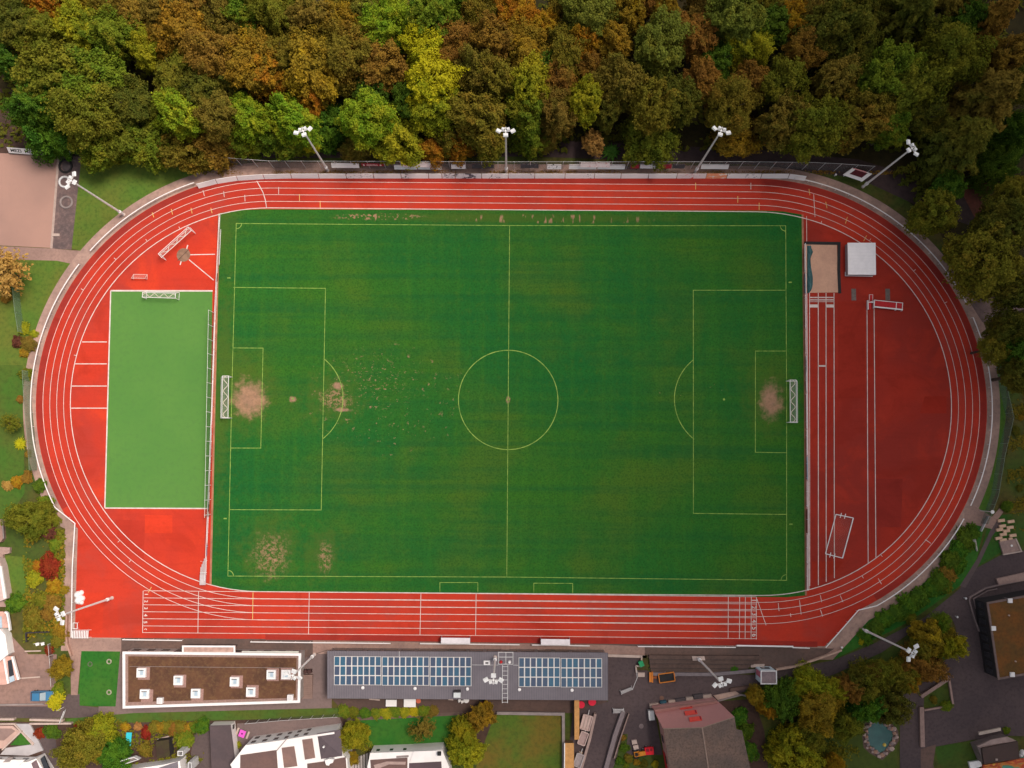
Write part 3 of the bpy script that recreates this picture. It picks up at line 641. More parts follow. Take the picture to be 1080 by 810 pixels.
# rough undergrowth between the stems: nobody could count it
def undergrowth(name, n, region, size, colour, seed, hmax=1.4):
    rg = np.random.default_rng(seed); P = []
    while len(P) < n:
        a = rg.uniform(0, 1, 2); px = region[0] + a[0] * (region[2] - region[0]); py = region[1] + a[1] * (region[3] - region[1])
        if math.sin(px * .11) + math.sin(py * .19 + px * .03) + rg.normal(0, .6) < .1: continue
        x, y = G(px, py); P.append((x, y, .05 + rg.uniform(0, hmax) * rg.uniform(0, 1)))
    P = np.array(P); N = np.tile(np.array([0, 0, 1.]), (n, 1))
    me = leaf_mesh(name, P, N, size, rg); me.materials[0] = PAL[colour]
    o = bpy.data.objects.new(name, me); COL.objects.link(o); o['kind'] = 'stuff'; return o
undergrowth('undergrowth', 9000, (-20, -10, 1090, 160), .8, 'dark olive', 1)
undergrowth('fallen_leaves', 2600, (215, 180, 1000, 184), .25, 'rust brown', 2, .02)
# ------------------------------------------------------------------ object materials
m_white = plain('white_paint', (.80, .76, .75), .08, 1.0, .5)
m_whitew = plain('white_render', (.82, .77, .75), .06, .6, .8)
m_steel = plain('galvanised_steel', (.62, .60, .60), .12, 1.0, .45, .4)
m_lamp = plain('floodlight_housing', (.80, .79, .79), .08, 2., .4)
m_glass_d = plain('dark_window_glass', (.035, .038, .045), .2, 1., .12, .5)
m_glass = plain('rooflight_glass', (.42, .52, .60), .15, 2., .15, .5)
m_dark = plain('dark_cladding', (.040, .034, .036), .2, .8)
m_black = plain('black_rubber', (.022, .020, .021), .2, 1.)
m_greyr = plain('grey_roof_sheet', (.165, .145, .165), .1, .5, .6)
m_red = plain('red_paint', (.50, .020, .025), .12, 1.)
m_orange = plain('orange_paint', (.62, .20, .03), .12, 1.)
m_beige = plain('pale_concrete', (.50, .38, .33), .18, .8)
m_conc = plain('grey_concrete', (.27, .22, .21), .2, .7)
m_timber = plain('orange_timber', (.58, .29, .10), .22, 1.4)
m_teal = plain('teal_tarpaulin', (.045, .13, .14), .3, 1.2, .5)
m_blue = plain('blue_print', (.10, .28, .42), .3, 1.)
def mesh_mat(name, col, alpha):
    """woven wire: see-through weave in even coverage"""
    t = NT(name); b = t.n('ShaderNodeBsdfPrincipled'); b.inputs['Base Color'].default_value = (*col, 1); b.inputs['Roughness'].default_value = .7; b.inputs['Specular IOR Level'].default_value = .2
    tr = t.n('ShaderNodeBsdfTransparent'); m = t.n('ShaderNodeMixShader'); m.inputs[0].default_value = alpha
    t.l(tr.outputs[0], m.inputs[1]); t.l(b.outputs[0], m.inputs[2]); t.l(m.outputs[0], t.out.inputs[0]); return t.m
m_fmesh = mesh_mat('grey_wire_mesh', (.20, .19, .19), .32)
m_gmesh = mesh_mat('green_wire_mesh', (.16, .26, .15), .55)
m_bmesh = mesh_mat('bluegreen_wire_mesh', (.10, .14, .13), .55)
m_fpost = plain('green_fence_post', (.20, .27, .20), .15)
m_net = mesh_mat('goal_netting', (.75, .72, .68), .12)
def printed(name, base, ink, sc=1.6, cover=.60):
    t = NT(name); p = t.pos()
    n = t.noise(t.map(p, (1.0, .15, 2.2)), sc, 3, .6); band = t.noise(t.map(p, (.22, .1, .1)), 1.0, 1, .4)
    f = t.math('MULTIPLY', t.rng(n, cover - .03, cover + .03), t.rng(band, .48, .52))
    t.bsdf(t.mix(f, base, ink), .6, .25); return t.m
m_ad = [printed('white_print_board', (.82, .77, .76), (.10, .09, .10)), printed('pale_print_board', (.78, .66, .65), (.55, .12, .10)), plain('plain_white_board', (.82, .78, .77), .06, .5), printed('grey_print_board', (.70, .66, .67), (.08, .08, .10), 1.4, .52)]
m_addark = printed('dark_print_board', (.05, .045, .05), (.6, .5, .5), 1.6, .6)
m_adred = plain('red_board', (.30, .018, .03), .1)
m_adorange = printed('orange_print_board', (.80, .30, .16), (.8, .7, .6), 1., .55)
m_sedum = surf('sedum_roof', (.120, .056, .032), (.082, .040, .026), .35, 1.9, (.20, .115, .05), .45)
m_sedum2 = surf('rusty_sedum_roof', (.175, .068, .018), (.115, .062, .020), .35, 2.0, (.06, .032, .016), .45)

# ------------------------------------------------------------------ floodlight masts
def mast(base, top, label, h=None, z0=0.0, bright=True):
    b = V(*base, z0)
    nad = Vector((CAM_LOC.x, CAM_LOC.y))
    g = Vector(G(*top, 0.0)); d0 = (Vector((b.x, b.y)) - nad).length; d1 = (g - nad).length
    H = h or max(15, min(23, CAM_LOC.z * (1 - d0 / d1)))
    t = thing('floodlight_mast', label, 'floodlight', b, 'floodlight masts round the track')
    MB().tube(b, b + Vector((0, 0, H - z0)), .20, .13, 10).build('pole', m_lamp, t)
    MB().cyl(b.x, b.y, b.z, b.z + .25, .32, .32, 10).build('footing', m_beige, t)
    MB().cyl(b.x, b.y, b.z + 1.6, b.z + 2.3, .30, .30, 10).build('winch_collar', m_lamp, t)
    tp = Vector((b.x, b.y, H)); f = -(Vector((b.x, b.y, 0)) - Vector((0, 0, 0))).normalized()       # towards the middle of the pitch
    if abs(b.y) > 30 and abs(b.x) < 60: f = Vector((f.x * .4, f.y, 0)).normalized()
    s = Vector((-f.y, f.x, 0))
    MB().obox(tp + Vector((0, 0, -.1)), s * 2.3, f * .16, Vector((0, 0, .16))).obox(tp + Vector((0, 0, -.1)), s * .16, f * 1.3, Vector((0, 0, .16))).build('crossarm', m_steel, t)
    for ps, pf, yaw in ((-1.15, .05, -.5), (1.15, .05, .5), (0, .72, 0), (-.42, -.3, -.25), (.42, -.3, .25)):
        q = (f * math.cos(yaw) + s * math.sin(yaw)).normalized(); n = (q * .55 + Vector((0, 0, -.83))).normalized(); sd = Vector((-q.y, q.x, 0)); up = n.cross(sd)
        c = tp + s * ps + f * pf + Vector((0, 0, .1))
        big = 1.0 if abs(ps) > 1 or pf > .5 else .62
        l = MB().obox(c, sd * .76 * big, up * .64 * big, n * .30).build('lamp', m_lamp, t)
        MB().obox(c + n * .16, sd * .64 * big, up * .54 * big, n * .03).build('lens', m_glass, l)
mast((131, 226.5), (75.5, 189), 'white floodlight mast leaning over the tyre strip at the upper left lawn')
mast((346, 180), (321, 137), 'leftmost of the three floodlight masts along the wood fence')
mast((534, 181), (535, 138), 'middle one of the three floodlight masts along the wood fence')
mast((733, 181.5), (763, 139), 'rightmost of the three floodlight masts along the wood fence')
mast((910, 197), (962, 156), 'floodlight mast beside the white framed scoreboard')
mast((909.5, 663.5), (963, 687), 'floodlight mast in the shrub bank above the curved access road')
mast((735.5, 693.5), (762, 720), 'floodlight mast standing on the brown terrace steps')
mast((522.3, 693), (522.3, 714.5), 'floodlight mast rising through the solar panelled roof', 22.0, 4.05)
mast((331.8, 690), (310, 714), 'floodlight mast between the brown roofed clubhouse and the solar roof')
mast((118.5, 630.5), (62, 648), 'floodlight mast crossing the red corner at the lower left')

# ------------------------------------------------------------------ rails, fences, boards
def posts(parent, pts, h, r, mat, name='post', z0=0.0):
    p0 = pts[0]; pw = worldloc(parent)
    first = MB().tube((p0[0], p0[1], z0), (p0[0], p0[1], z0 + h), r, r, 6).build(name, mat, parent)
    copies(first, parent, [(p[0] - p0[0], p[1] - p0[1], 0) for p in pts[1:]])
def along(pts, step, first=True):
    out = []; acc = 0 if first else step
    d_next = 0.0; total = 0
    for a, b in zip(pts, pts[1:]):
        L = math.hypot(b[0] - a[0], b[1] - a[1])
        while d_next <= total + L + 1e-6:
            u = (d_next - total) / L if L else 0; out.append((a[0] + (b[0] - a[0]) * u, a[1] + (b[1] - a[1]) * u)); d_next += step
        total += L
    return out
def rail(label, pts, step=2.6, w=.16, h=1.05):
    t = thing('track_rail', label, 'railing', (pts[0][0], pts[0][1], 0), 'white rails round the track')
    MB().wall(pts, w, h - .12, h).build('top_bar', m_white, t)
    posts(t, along(pts, step)[:95], h - .12, .045, m_steel)
def rail_arc(c, rx, ry, a0, a1, n): return arc(c, rx, ry, a0, a1, n)
kr = K_OUT + .5
def ang(c, px, py): 
    x, y = G(px, py, 1.0); return math.degrees(math.atan2(y - c[1], x - c[0])) % 360
Lr = lambda a0, a1, n=40: arc(CL, 35.3 + kr, 34.75 + kr, a0, a1, n)
Rr = lambda a0, a1, n=40: arc(CR, 35.0 + 1.03 * kr, 34.75 + kr, a0, a1, n)
rail('white rail round the upper left bend above the gravel path', Lr(ang(CL, 206, 194), ang(CL, 98, 265)))
rail('white rail down the left bend below the gravel path', Lr(ang(CL, 86.5, 279), 209) + [G(79, 552, 1), G(76.2, 600, 1), G(75.2, 672.5, 1)])
rail('white rail round the upper right bend above the wood entrance', Rr(ang(CR, 838, 190), ang(CR, 1016.5, 321)))
rail('white rail down the right bend between entrance and side path', Rr(ang(CR, 1023, 335), ang(CR, 1019, 532) - 360))
rail('white rail along the lower right bend down to the red corner', Rr(ang(CR, 1011, 545) - 360, -61) + [G(905.5, 643.5, 1), G(871, 683, 1)])
for a, b, lb in (((129, 674.6), (192, 675.5), 'below the sprint start'), ((264, 677), (412, 678.6), 'above the left end of the solar roof'), ((443, 678.8), (548, 680), 'under the left white dugout roof'), ((561, 680.2), (622, 681.2), 'under the right white dugout roof'), ((673, 681.8), (776, 682.8), 'above the terrace steps'), ((836, 683), (854, 683.6), 'right of the long white board by the finish')):
    rail(f'short straight white rail {lb}', [G(*a, 1), G(*b, 1)])
def fence(label, pts, h, step, mat_mesh, mat_post, mp=None, r=.05, name='wire_fence', top=True):
    t = thing(name, label, 'fence', (pts[0][0], pts[0][1], 0), None)
    mb = MB()
    for a, b in zip(pts, pts[1:]): mb.add([(a[0], a[1], .05), (b[0], b[1], .05), (b[0], b[1], h), (a[0], a[1], h)], [(0, 1, 2, 3)])
    mb.build('wire_mesh', mat_mesh, t)
    if top: MB().path([(p[0], p[1], h) for p in pts], .03, 5).build('top_wire', mat_post, t)
    posts(t, along(pts, step)[:95], h + .05, r, mat_post)
fence('tall grey wire fence with leaning posts between track and wood', GL([(222, 172), (250, 174.5), (290, 177.5), (540, 178.3), (780, 178.2), (850, 179), (880, 180.5), (914, 183)]), 4.4, 2.95, m_fmesh, m_steel)
fence('tall ball stop fence along the right side of the artificial turf', GL([(226, 330), (224.2, 420), (222, 545)]), 3.4, 2.6, mesh_mat('thin_green_netting', (.10, .16, .10), .26), m_white, name='ball_stop_fence')
fence('green wire fence panels between the garden and the left bend', GL([(32, 392), (34, 430), (37, 460), (39.5, 496)]), 3.0, 2.6, m_gmesh, m_fpost, r=.03)
fence('pale green wire fence at the left lawn below the tan tree', GL([(20, 302), (23, 330), (26.5, 352)]), 2.6, 2.6, m_gmesh, m_fpost, r=.03)
fence('bent blue green wire fence on the verge right of the track', GL([(1050, 388), (1053, 405), (1061, 441), (1052, 480), (1045, 522), (1034, 552)]), 2.8, 2.8, m_bmesh, m_fpost, r=.03)
fence('low fence with slanting posts along the strip above the white houses', GL([(262, 760), (300, 756.5), (358, 753)]), 2.2, 1.9, m_fmesh, m_steel)
fence('thin fence beside the narrow garden at the lower left', GL([(55, 678), (57, 700), (58, 722)]), 1.6, 2.0, m_fmesh, m_steel)

def board(label, a, b, z0, z1, mat, group, name='advert_board', lean=.0, thick=.07, cat='board', rest=False):
    (x0, y0), (x1, y1) = a, b
    d = Vector((x1 - x0, y1 - y0, 0)); L = d.length; d.normalize(); n = Vector((-d.y, d.x, 0))
    up = Vector((0, 0, z1 - z0)) + n * lean
    o = MB().obox(Vector(((x0 + x1) / 2, (y0 + y1) / 2, (z0 + z1) / 2)) + n * lean * 0, d * L, n * thick, up).build(name, mat)
    tag(o, label, cat, group)
    return o
# boards on the rail of the far straight: two surveyed end points, about five metres each
xsb = [(208, 196.3), (228, 191.3), (250, 188.0), (278, 186.3), (307, 185.6)]
bx = [307, 336, 365, 394, 423, 452, 466, 480, 508, 536, 564, 596, 627, 655, 684, 714, 745, 767, 803, 832]
mats_top = [2, 2, 0, 2, 0, 2, 3, 3, 0, 3, 2, 0, 2, 2, 2, 1, 2, 0, 2, 2]
descr = ['plain white', 'plain white', 'small print white', 'plain white', 'small print white', 'plain white', 'black and white', 'black and white', 'dense print', 'black and white', 'plain white', 'dark lettered white', 'plain white', 'plain white', 'plain white', 'pinkish', 'plain white', 'white and orange', 'plain white', 'plain white']
anch = [(346, 'first fence mast'), (534, 'middle fence mast'), (733, 'third fence mast')]
segs = [(xsb[i], xsb[i + 1]) for i in range(4)] + [((bx[i], 185.6 + (0.0)), (bx[i + 1], 185.6)) for i in range(len(bx) - 1)] + [((832, 185.8), (850, 188.2))]
segs = [((a[0] + .35, a[1]), (b[0] - .35, b[1])) for a, b in segs]
places = ['lowest on the upper left bend', 'second on the upper left bend', 'third on the upper left bend', 'at the start of the straight', 'first of the straight from the left', 'just left of the first fence mast', 'just right of the first fence mast', 'below the red fence board', 'left of the long white fence board', 'below the long white fence board', 'short one right of the long fence board', 'below the orange shrubs', 'short, left of the middle fence mast', 'directly below the middle fence mast', 'right of the middle fence mast', 'fourth left of the small tan tree', 'left below the small tan tree', 'right below the small tan tree', 'second right of the small tan tree', 'left of the third fence mast', 'directly below the third fence mast', 'right below the third fence mast', 'last full one of the straight on the right', 'on the start of the upper right bend']
for k, (a, b) in enumerate(segs):
    mi = mats_top[(k - 4) % len(mats_top)] if k >= 4 else (0 if k == 1 else 2)
    mat = m_ad[mi]
    word = ['printed white', 'pink printed', 'plain white', 'black marked white'][mi]
    if 745 < a[0] < 760: mat = m_adorange; word = 'orange and white'
    board(f'{word} rail board, {places[k]}', G(*a, .7), G(*b, .7), .10, 1.22, mat, 'advert boards along the far straight', lean=.5)
# boards hung on the tall fence
fz = [(350, 379, 172.6, 'plain white', m_ad[2], 2.2, .9, 'right of the first fence mast'), (416, 440, 174.2, 'plain white', m_ad[2], 1.2, .9, 'left half of the long pair below the yellow green tree'), (441, 465.5, 174.2, 'plain white', m_ad[2], 1.2, .9, 'right half of the long pair below the yellow green tree'),
      (425, 455, 170.6, 'pale pink', m_ad[1], 2.7, .8, 'above the long white pair'), (476, 491, 173.6, 'white print', m_ad[0], 1.6, .9, 'short, left of the middle fence mast'), (498, 521, 172.8, 'black', m_addark, 2.0, .7, 'just left of the middle fence mast'),
      (549, 568, 172.8, 'black and pink', m_addark, 2.0, .7, 'right of the middle fence mast'), (577, 592, 174.0, 'short white', m_ad[0], 1.4, .9, 'left of the small tan tree'), (600, 629, 174.2, 'long white', m_ad[2], 1.4, .9, 'left below the small tan tree'), (630, 659, 174.2, 'long white', m_ad[2], 1.4, .9, 'right below the small tan tree'),
      (612, 643, 171.5, 'pink printed', m_ad[1], 2.6, .8, 'at the foot of the small tan tree'), (665, 674, 173.8, 'dark red', m_adred, 1.8, .7, 'small, below the big olive trees'), (675, 693, 173.6, 'black and white', m_ad[3], 1.8, .7, 'below the big olive trees'), (695, 708, 173.8, 'dark red', m_adred, 1.8, .7, 'left of the third fence mast'), (709, 722, 173.8, 'black printed', m_addark, 1.8, .7, 'nearest on the left of the third fence mast'), (739, 768, 174.4, 'clean white', m_ad[2], 1.5, .95, 'at the foot of the third fence mast')]
for xa, xb, y, wd, mt, z, hh, pl in fz:
    gy = G(xa, 178.3)[1] - .10
    xa_, xb_ = G(xa, y, z)[0], G(xb, y, z)[0]
    board(f'{wd} fence board, {pl}', (xa_, gy), (xb_, gy), z - .1, z + hh, mt, 'boards hung on the tall fence', lean=.55)
o = thing('advert_board', 'dark red fence board with white lettering between two white emblems', 'board', (*G(392, 178.3), 0), 'boards hung on the tall fence')
gy = G(392, 178.3)[1] - .10; xa_, xb_ = G(381.5, 171, 2.6)[0], G(405, 171, 2.6)[0]
MB().obox(((xa_ + xb_) / 2, gy, 2.9), (xb_ - xa_, 0, 0), (0, .07, 0), (0, .05, 1.25)).build('panel', m_adred, o)
mb = MB(); w = xb_ - xa_
for cxm, ww in ((.11, .07), (.86, .07)): mb.obox((xa_ + w * cxm, gy - .06, 2.9), (w * ww, 0, 0), (0, .03, 0), (0, 0, .75))
rr = random.Random(3)
for q in range(11): mb.obox((xa_ + w * (.25 + .045 * q), gy - .06, 2.9), (w * .026, 0, 0), (0, .03, 0), (0, 0, .42 + .25 * rr.random()))
mb.build('lettering', m_white, o)

# long white boards beside the lower straight and pitch side barriers
board('long white board beside the finish numbers at the lower straight', G(776.5, 681, .5), G(836, 682, .5), .1, .95, m_ad[2], None, lean=.2, thick=.25)
def barrier(label, pts, h, mats, splits, side):
    t = thing('pitch_barrier', label, 'barrier', (pts[0][0], pts[0][1], 0))
    MB().path([(p[0], p[1], h) for p in pts], .05, 6).path([(p[0], p[1], .5) for p in pts], .03, 5).build('rail', m_white, t)
    posts(t, along(pts, 2.5)[:60], h, .04, m_steel)
    return t
bl_pts = GL([(233, 228), (228.2, 330), (225.4, 420), (220.8, 540), (217.8, 612)])
barrier('tubular barrier between the left infield and the pitch', bl_pts, 1.1, None, None, -1)
br_pts = GL([(847.8, 258), (849, 370), (850.2, 500), (850.4, 622)])
barrier('tubular barrier between the right infield and the pitch', br_pts, 1.1, None, None, 1)
def bx_at(pts, y):  # x on the barrier at survey row y
    yy = G(540, y)[1]
    for a, b in zip(pts, pts[1:]):
        if min(a[1], b[1]) - 1e-6 <= yy <= max(a[1], b[1]) + 1e-6: u = (yy - a[1]) / (b[1] - a[1]); return (a[0] + (b[0] - a[0]) * u, yy)
    return pts[0] if abs(yy - pts[0][1]) < abs(yy - pts[-1][1]) else pts[-1]
for y0, y1, mt, wd, off in ((232, 244, m_ad[3], 'grey folded banner at the upper end', -.1), (245, 283, m_ad[2], 'wide white banner beside the throwing circle', .25), (291, 300, m_black, 'short black banner below the wide white one', .0), (301, 341, m_ad[2], 'white banner beside the youth goal', .0), (342, 371, m_ad[1], 'pale narrow banner above the left goal', -.1), (372, 402, m_ad[3], 'grey printed banner level with the left goal top', -.1),
                         (403, 456, m_ad[1], 'pale pink banner behind the left goal', -.1), (457, 512, m_ad[3], 'greyish banner below the left goal', -.1), (521, 532, m_ad[2], 'short white banner by the turf corner', .0), (533, 542, m_black, 'short black banner by the turf corner', .0), (543, 575, m_ad[2], 'long white banner below the turf corner', .0), (576, 588, m_blue, 'blue printed banner above the lower left corner', .0), (589, 607, m_ad[2], 'last white banner at the lower left corner', .0)):
    a, b = bx_at(bl_pts, y0 + .4), bx_at(bl_pts, y1 - .4)
    board(f'{wd} of the left pitch barrier', (a[0] + off, a[1]), (b[0] + off, b[1]), .12, 1.0, mt, 'banners on the left pitch barrier', 'banner', lean=.30, cat='banner')
for y0, y1, mt, wd, off in ((259, 285, m_ad[3], 'pale banner beside the teal tarpaulin', .0), (286, 308, m_blue, 'blue spotted banner at the sand pit corner', .0), (309, 345, m_ad[2], 'white banner beside the run up boards', .0), (346, 372, m_ad[1], 'pinkish banner above the right goal', .0), (373, 412, m_ad[3], 'grey printed banner level with the right goal', .05), (413, 450, m_ad[1], 'pink banner just below the right goal middle', .05), (451, 478, m_ad[1], 'red tinged banner below the right goal', .05), (479, 504, m_blue, 'blue banner below the right goal', .05),
                         (505, 533, m_ad[2], 'white banner above the dark gap', .0), (534, 560, m_black, 'black banner level with the flat lying goal', .0), (561, 592, m_ad[2], 'bright white banner below the dark gap', .0), (593, 621, m_ad[2], 'last white banner at the lower right corner', .0)):
    a, b = bx_at(br_pts, y0 + .4), bx_at(br_pts, y1 - .4)
    board(f'{wd} on the right pitch barrier', (a[0] + off, a[1]), (b[0] + off, b[1]), .12, 1.0, mt, 'banners on the right pitch barrier', 'banner', lean=-.30, cat='banner')

# ------------------------------------------------------------------ goals
def goal(label, a, b, back, h=2.44, dt=1.1, db=2.0, r=.055, sag=True, cat='football goal', name='football_goal'):
    """a, b: ground points of the two posts; back: +1/-1 side on which the net lies"""
    A, B = Vector((*a, .09)), Vector((*b, .09)); d = (B - A); W_ = d.length; d.normalize(); n = Vector((-d.y, d.x, 0)) * back; z = Vector((0, 0, 1))
    t = thing(name, label, cat, (A + B) / 2)
    MB().tube(A, A + z * h, r, n=8).build('post', m_white, t); MB().tube(B, B + z * h, r, n=8).build('post', m_white, t)
    MB().tube(A + z * h - d * r, B + z * h + d * r, r, n=8).build('crossbar', m_white, t)
    bt = [A + z * h + n * dt, B + z * h + n * dt]; bb = [A + n * db, B + n * db]
    mb = MB().tube(bt[0], bt[1], r * .9, n=7).tube(bb[0] + z * .06, bb[1] + z * .06, r * .8, n=6)
    for k, P in enumerate((A, B)): mb.tube(P + z * h, bt[k], r * .9, n=7).tube(bt[k], bb[k], r * .8, n=6).tube(P + z * .06, bb[k] + z * .06, r * .8, n=6)
    mb.build('back_frame', m_white, t)
    net = MB(); N = 16; rows = []
    for i in range(N + 1):
        u = i / N; P = A + d * W_ * u; sg = .22 * math.sin(u * math.pi * 8) if sag else 0
        rows.append([P + z * h, P + z * (h - .18) + n * (dt * .5 + sg), P + n * dt + z * h, P + n * ((dt + db) / 2) + z * (h * .5), P + n * db])
    vs = [p for row in rows for p in row]; fs = []
    for i in range(N):
        for j in range(4): q = i * 5 + j; fs.append((q, q + 1, q + 6, q + 5))
    net.add(vs, fs)
    for P, Q, R_ in ((A, A + n * dt + z * h, A + n * db), (B, B + n * dt + z * h, B + n * db)): net.add([P, P + z * h, Q, R_], [(0, 1, 2, 3)])
    net.build('net', m_net, t)
    if sag:
        rope = MB(); pts = [A + d * W_ * (i / 40) + z * (h - .12) + n * (dt * (.5 + .33 * math.sin(i / 40 * math.pi * 7))) for i in range(41)]
        rope.path(pts, .06, 5).build('bundled_net', plain('cream_netting', (.62, .55, .45), .2, 3.) if 'cream_netting' not in bpy.data.materials else bpy.data.materials['cream_netting'], t)
    return t
goal('white football goal at the left end of the pitch by the bare soil', G(244.7, 441), G(245.3, 397.8), 1)
goal('white football goal at the right end of the pitch', G(829.3, 445.6), G(829.0, 402), -1)
goal('full size white goal standing askew beside the throwing circle', G(206.5, 246.5), G(175.5, 274.5), -1, sag=True, dt=.9, db=1.6)
goal('smaller white youth goal on the upper edge of the artificial turf', G(154.6, 315.5), G(189, 316.5), 1, h=2.0, dt=.9, db=1.4)
def mini():
    a, b = Vector((*G(141, 294.5), .1)), Vector((*G(155.3, 294.8), .1)); z = Vector((0, 0, 1)); n = Vector((0, .9, 0))
    t = thing('mini_goal', 'low mini goal with thin frame on the red infield left of the circle', 'mini goal', (a + b) / 2)
    pk = plain('pinkish_white_paint', (.72, .52, .48), .1)
    MB().tube(a, a + z, .05).build('post', pk, t); MB().tube(b, b + z, .05).build('post', pk, t); MB().tube(a + z, b + z, .05).build('crossbar', pk, t)
    MB().tube(a + n, b + n, .04).tube(a, a + n, .04).tube(b, b + n, .04).tube(a + z, a + n, .04).tube(b + z, b + n, .04).build('back_frame', pk, t)
    MB().add([a + z, b + z, b + n, a + n], [(0, 1, 2, 3)]).build('net', m_net, t)
mini()
def flat_goal():
    P = [V(881.7, 542.5, .2), V(900, 546.3, .2), V(888.6, 588.6, .2), V(870.6, 584.0, .2)]
    t = thing('football_goal', 'white goal lying flat on its face across the run up lane', 'football goal', (P[0] + P[2]) / 2 - Vector((0, 0, .11)))
    MB().tube(P[0], P[3], .08).build('crossbar', m_white, t)
    for k, (a, b) in enumerate(((0, 1), (3, 2))):
        MB().tube(P[a], P[b], .08).build('post', m_white, t)
        m = P[a].lerp(P[b], .28); m2 = P[a].lerp(P[b], .52); q = (P[3] - P[0]).normalized()
        MB().tube(m - q * .45, m + q * .45, .07).tube(m2 - q * .45, m2 + q * .45, .07).build('bracket', m_white, t)
    MB().tube(P[1], P[2], .10).build('ground_bar', m_white, t)
    MB().add([p - Vector((0, 0, .05)) for p in P], [(0, 1, 2, 3)]).build('net', mesh_mat('pale_net', (.6, .45, .42), .05), t)
flat_goal()
# corner flags and the small things on the infields
for (x, y), lb in (((249.3, 235.8), 'upper left'), ((828.5, 238.2), 'upper right'), ((240.5, 607.5), 'lower left'), ((829.5, 612), 'lower right')):
    pass
# sand pit
def pit():
    t = thing('long_jump_pit', 'rectangular sand pit with black rubber border at the runway end', 'sand pit', (*G(868, 284), .085))
    MB().poly(GL([(848.5, 257.5), (882.5, 258), (883.6, 308.5), (849.5, 309)]), .12).build('sand', m_sand, t)
    MB().wall(GL([(848, 256.4), (884.6, 257), (884.3, 285), (885.4, 309.5)]), .55, .085, .20).build('rubber_border', m_black, t)
pit()
def tarp():
    rg = random.Random(4); mb = MB(); n = 22; rows = []
    prof = [(259, 855.5), (262, 855.8), (265.5, 857.7), (269, 856), (273, 854.8), (282, 855.5), (292, 857.3), (300, 857.3), (306, 856), (309, 853)]
    for i in range(n + 1):
        y = 259 + 50 * i / n
        for k in range(len(prof) - 1):
            if prof[k][0] <= y <= prof[k + 1][0]: u = (y - prof[k][0]) / (prof[k + 1][0] - prof[k][0]); xr = prof[k][1] + (prof[k + 1][1] - prof[k][1]) * u
        rows.append([V(851.2 + (xr - 851.2) * j / 4, y, .14 + (.22 * rg.random() + .12 if 0 < j < 4 else 0)) for j in range(5)])
    vs = [p for r in rows for p in r]; fs = [(i * 5 + j, i * 5 + j + 1, i * 5 + j + 6, i * 5 + j + 5) for i in range(n) for j in range(4)]
    tag(mb.add(vs, fs).build('tarpaulin', m_teal), 'crumpled teal tarpaulin along the left edge of the sand pit', 'tarpaulin')
tarp()
def mat_cover():
    t = thing('high_jump_mat', 'big white topped landing mat cover on the red infield', 'landing mat', (*G(907, 273), .085))
    P = GL([(894.5, 256.5), (923, 256.5), (923.5, 289.3), (895, 289)], 1.75)
    MB().prism(P, .085, 1.55).build('mat_block', plain('grey_mat_side', (.33, .27, .28), .15), t)
    mb = MB(); n = 10
    for i in range(n):
        a = [P[0][0] + (P[3][0] - P[0][0]) * i / n, P[0][1] + (P[3][1] - P[0][1]) * i / n]
    c = Vector((sum(p[0] for p in P) / 4, sum(p[1] for p in P) / 4))
    Q = [(c.x + (p[0] - c.x) * 1.03, c.y + (p[1] - c.y) * 1.03) for p in P]
    mb.prism(Q, 1.55, 1.75); mb.build('roof_cover', plain('white_roof_sheet', (.92, .87, .88), .08, .8), t)
    rb = MB()
    for i in range(1, n):
        u = i / n; a = Vector(Q[0]).lerp(Vector(Q[3]), u); b = Vector(Q[1]).lerp(Vector(Q[2]), u); rb.obox(((a.x + b.x) / 2, (a.y + b.y) / 2, 1.765), (b.x - a.x, b.y - a.y, 0), (0, .05, 0), (0, 0, .03))
    rb.build('seams', plain('seam_grey', (.86, .81, .83), .05), t)
    MB().wall(GL([(891.2, 287), (891.3, 291), (920, 291.6)]), .12, .085, .25).build('ground_rail', m_white, t)
mat_cover()
for x, lb in ((900.2, 'left of two grey ground plates below the landing mat'), (936, 'right of two grey ground plates above the red barrier')):
    o = MB().box(*G(x, 310.8), .09, .85, 2.15, .05).build('ground_plate', plain('grey_rubber_plate', (.17, .125, .11), .25, 2.) if 'grey_rubber_plate' not in bpy.data.materials else bpy.data.materials['grey_rubber_plate']); tag(o, lb, 'ground plate')
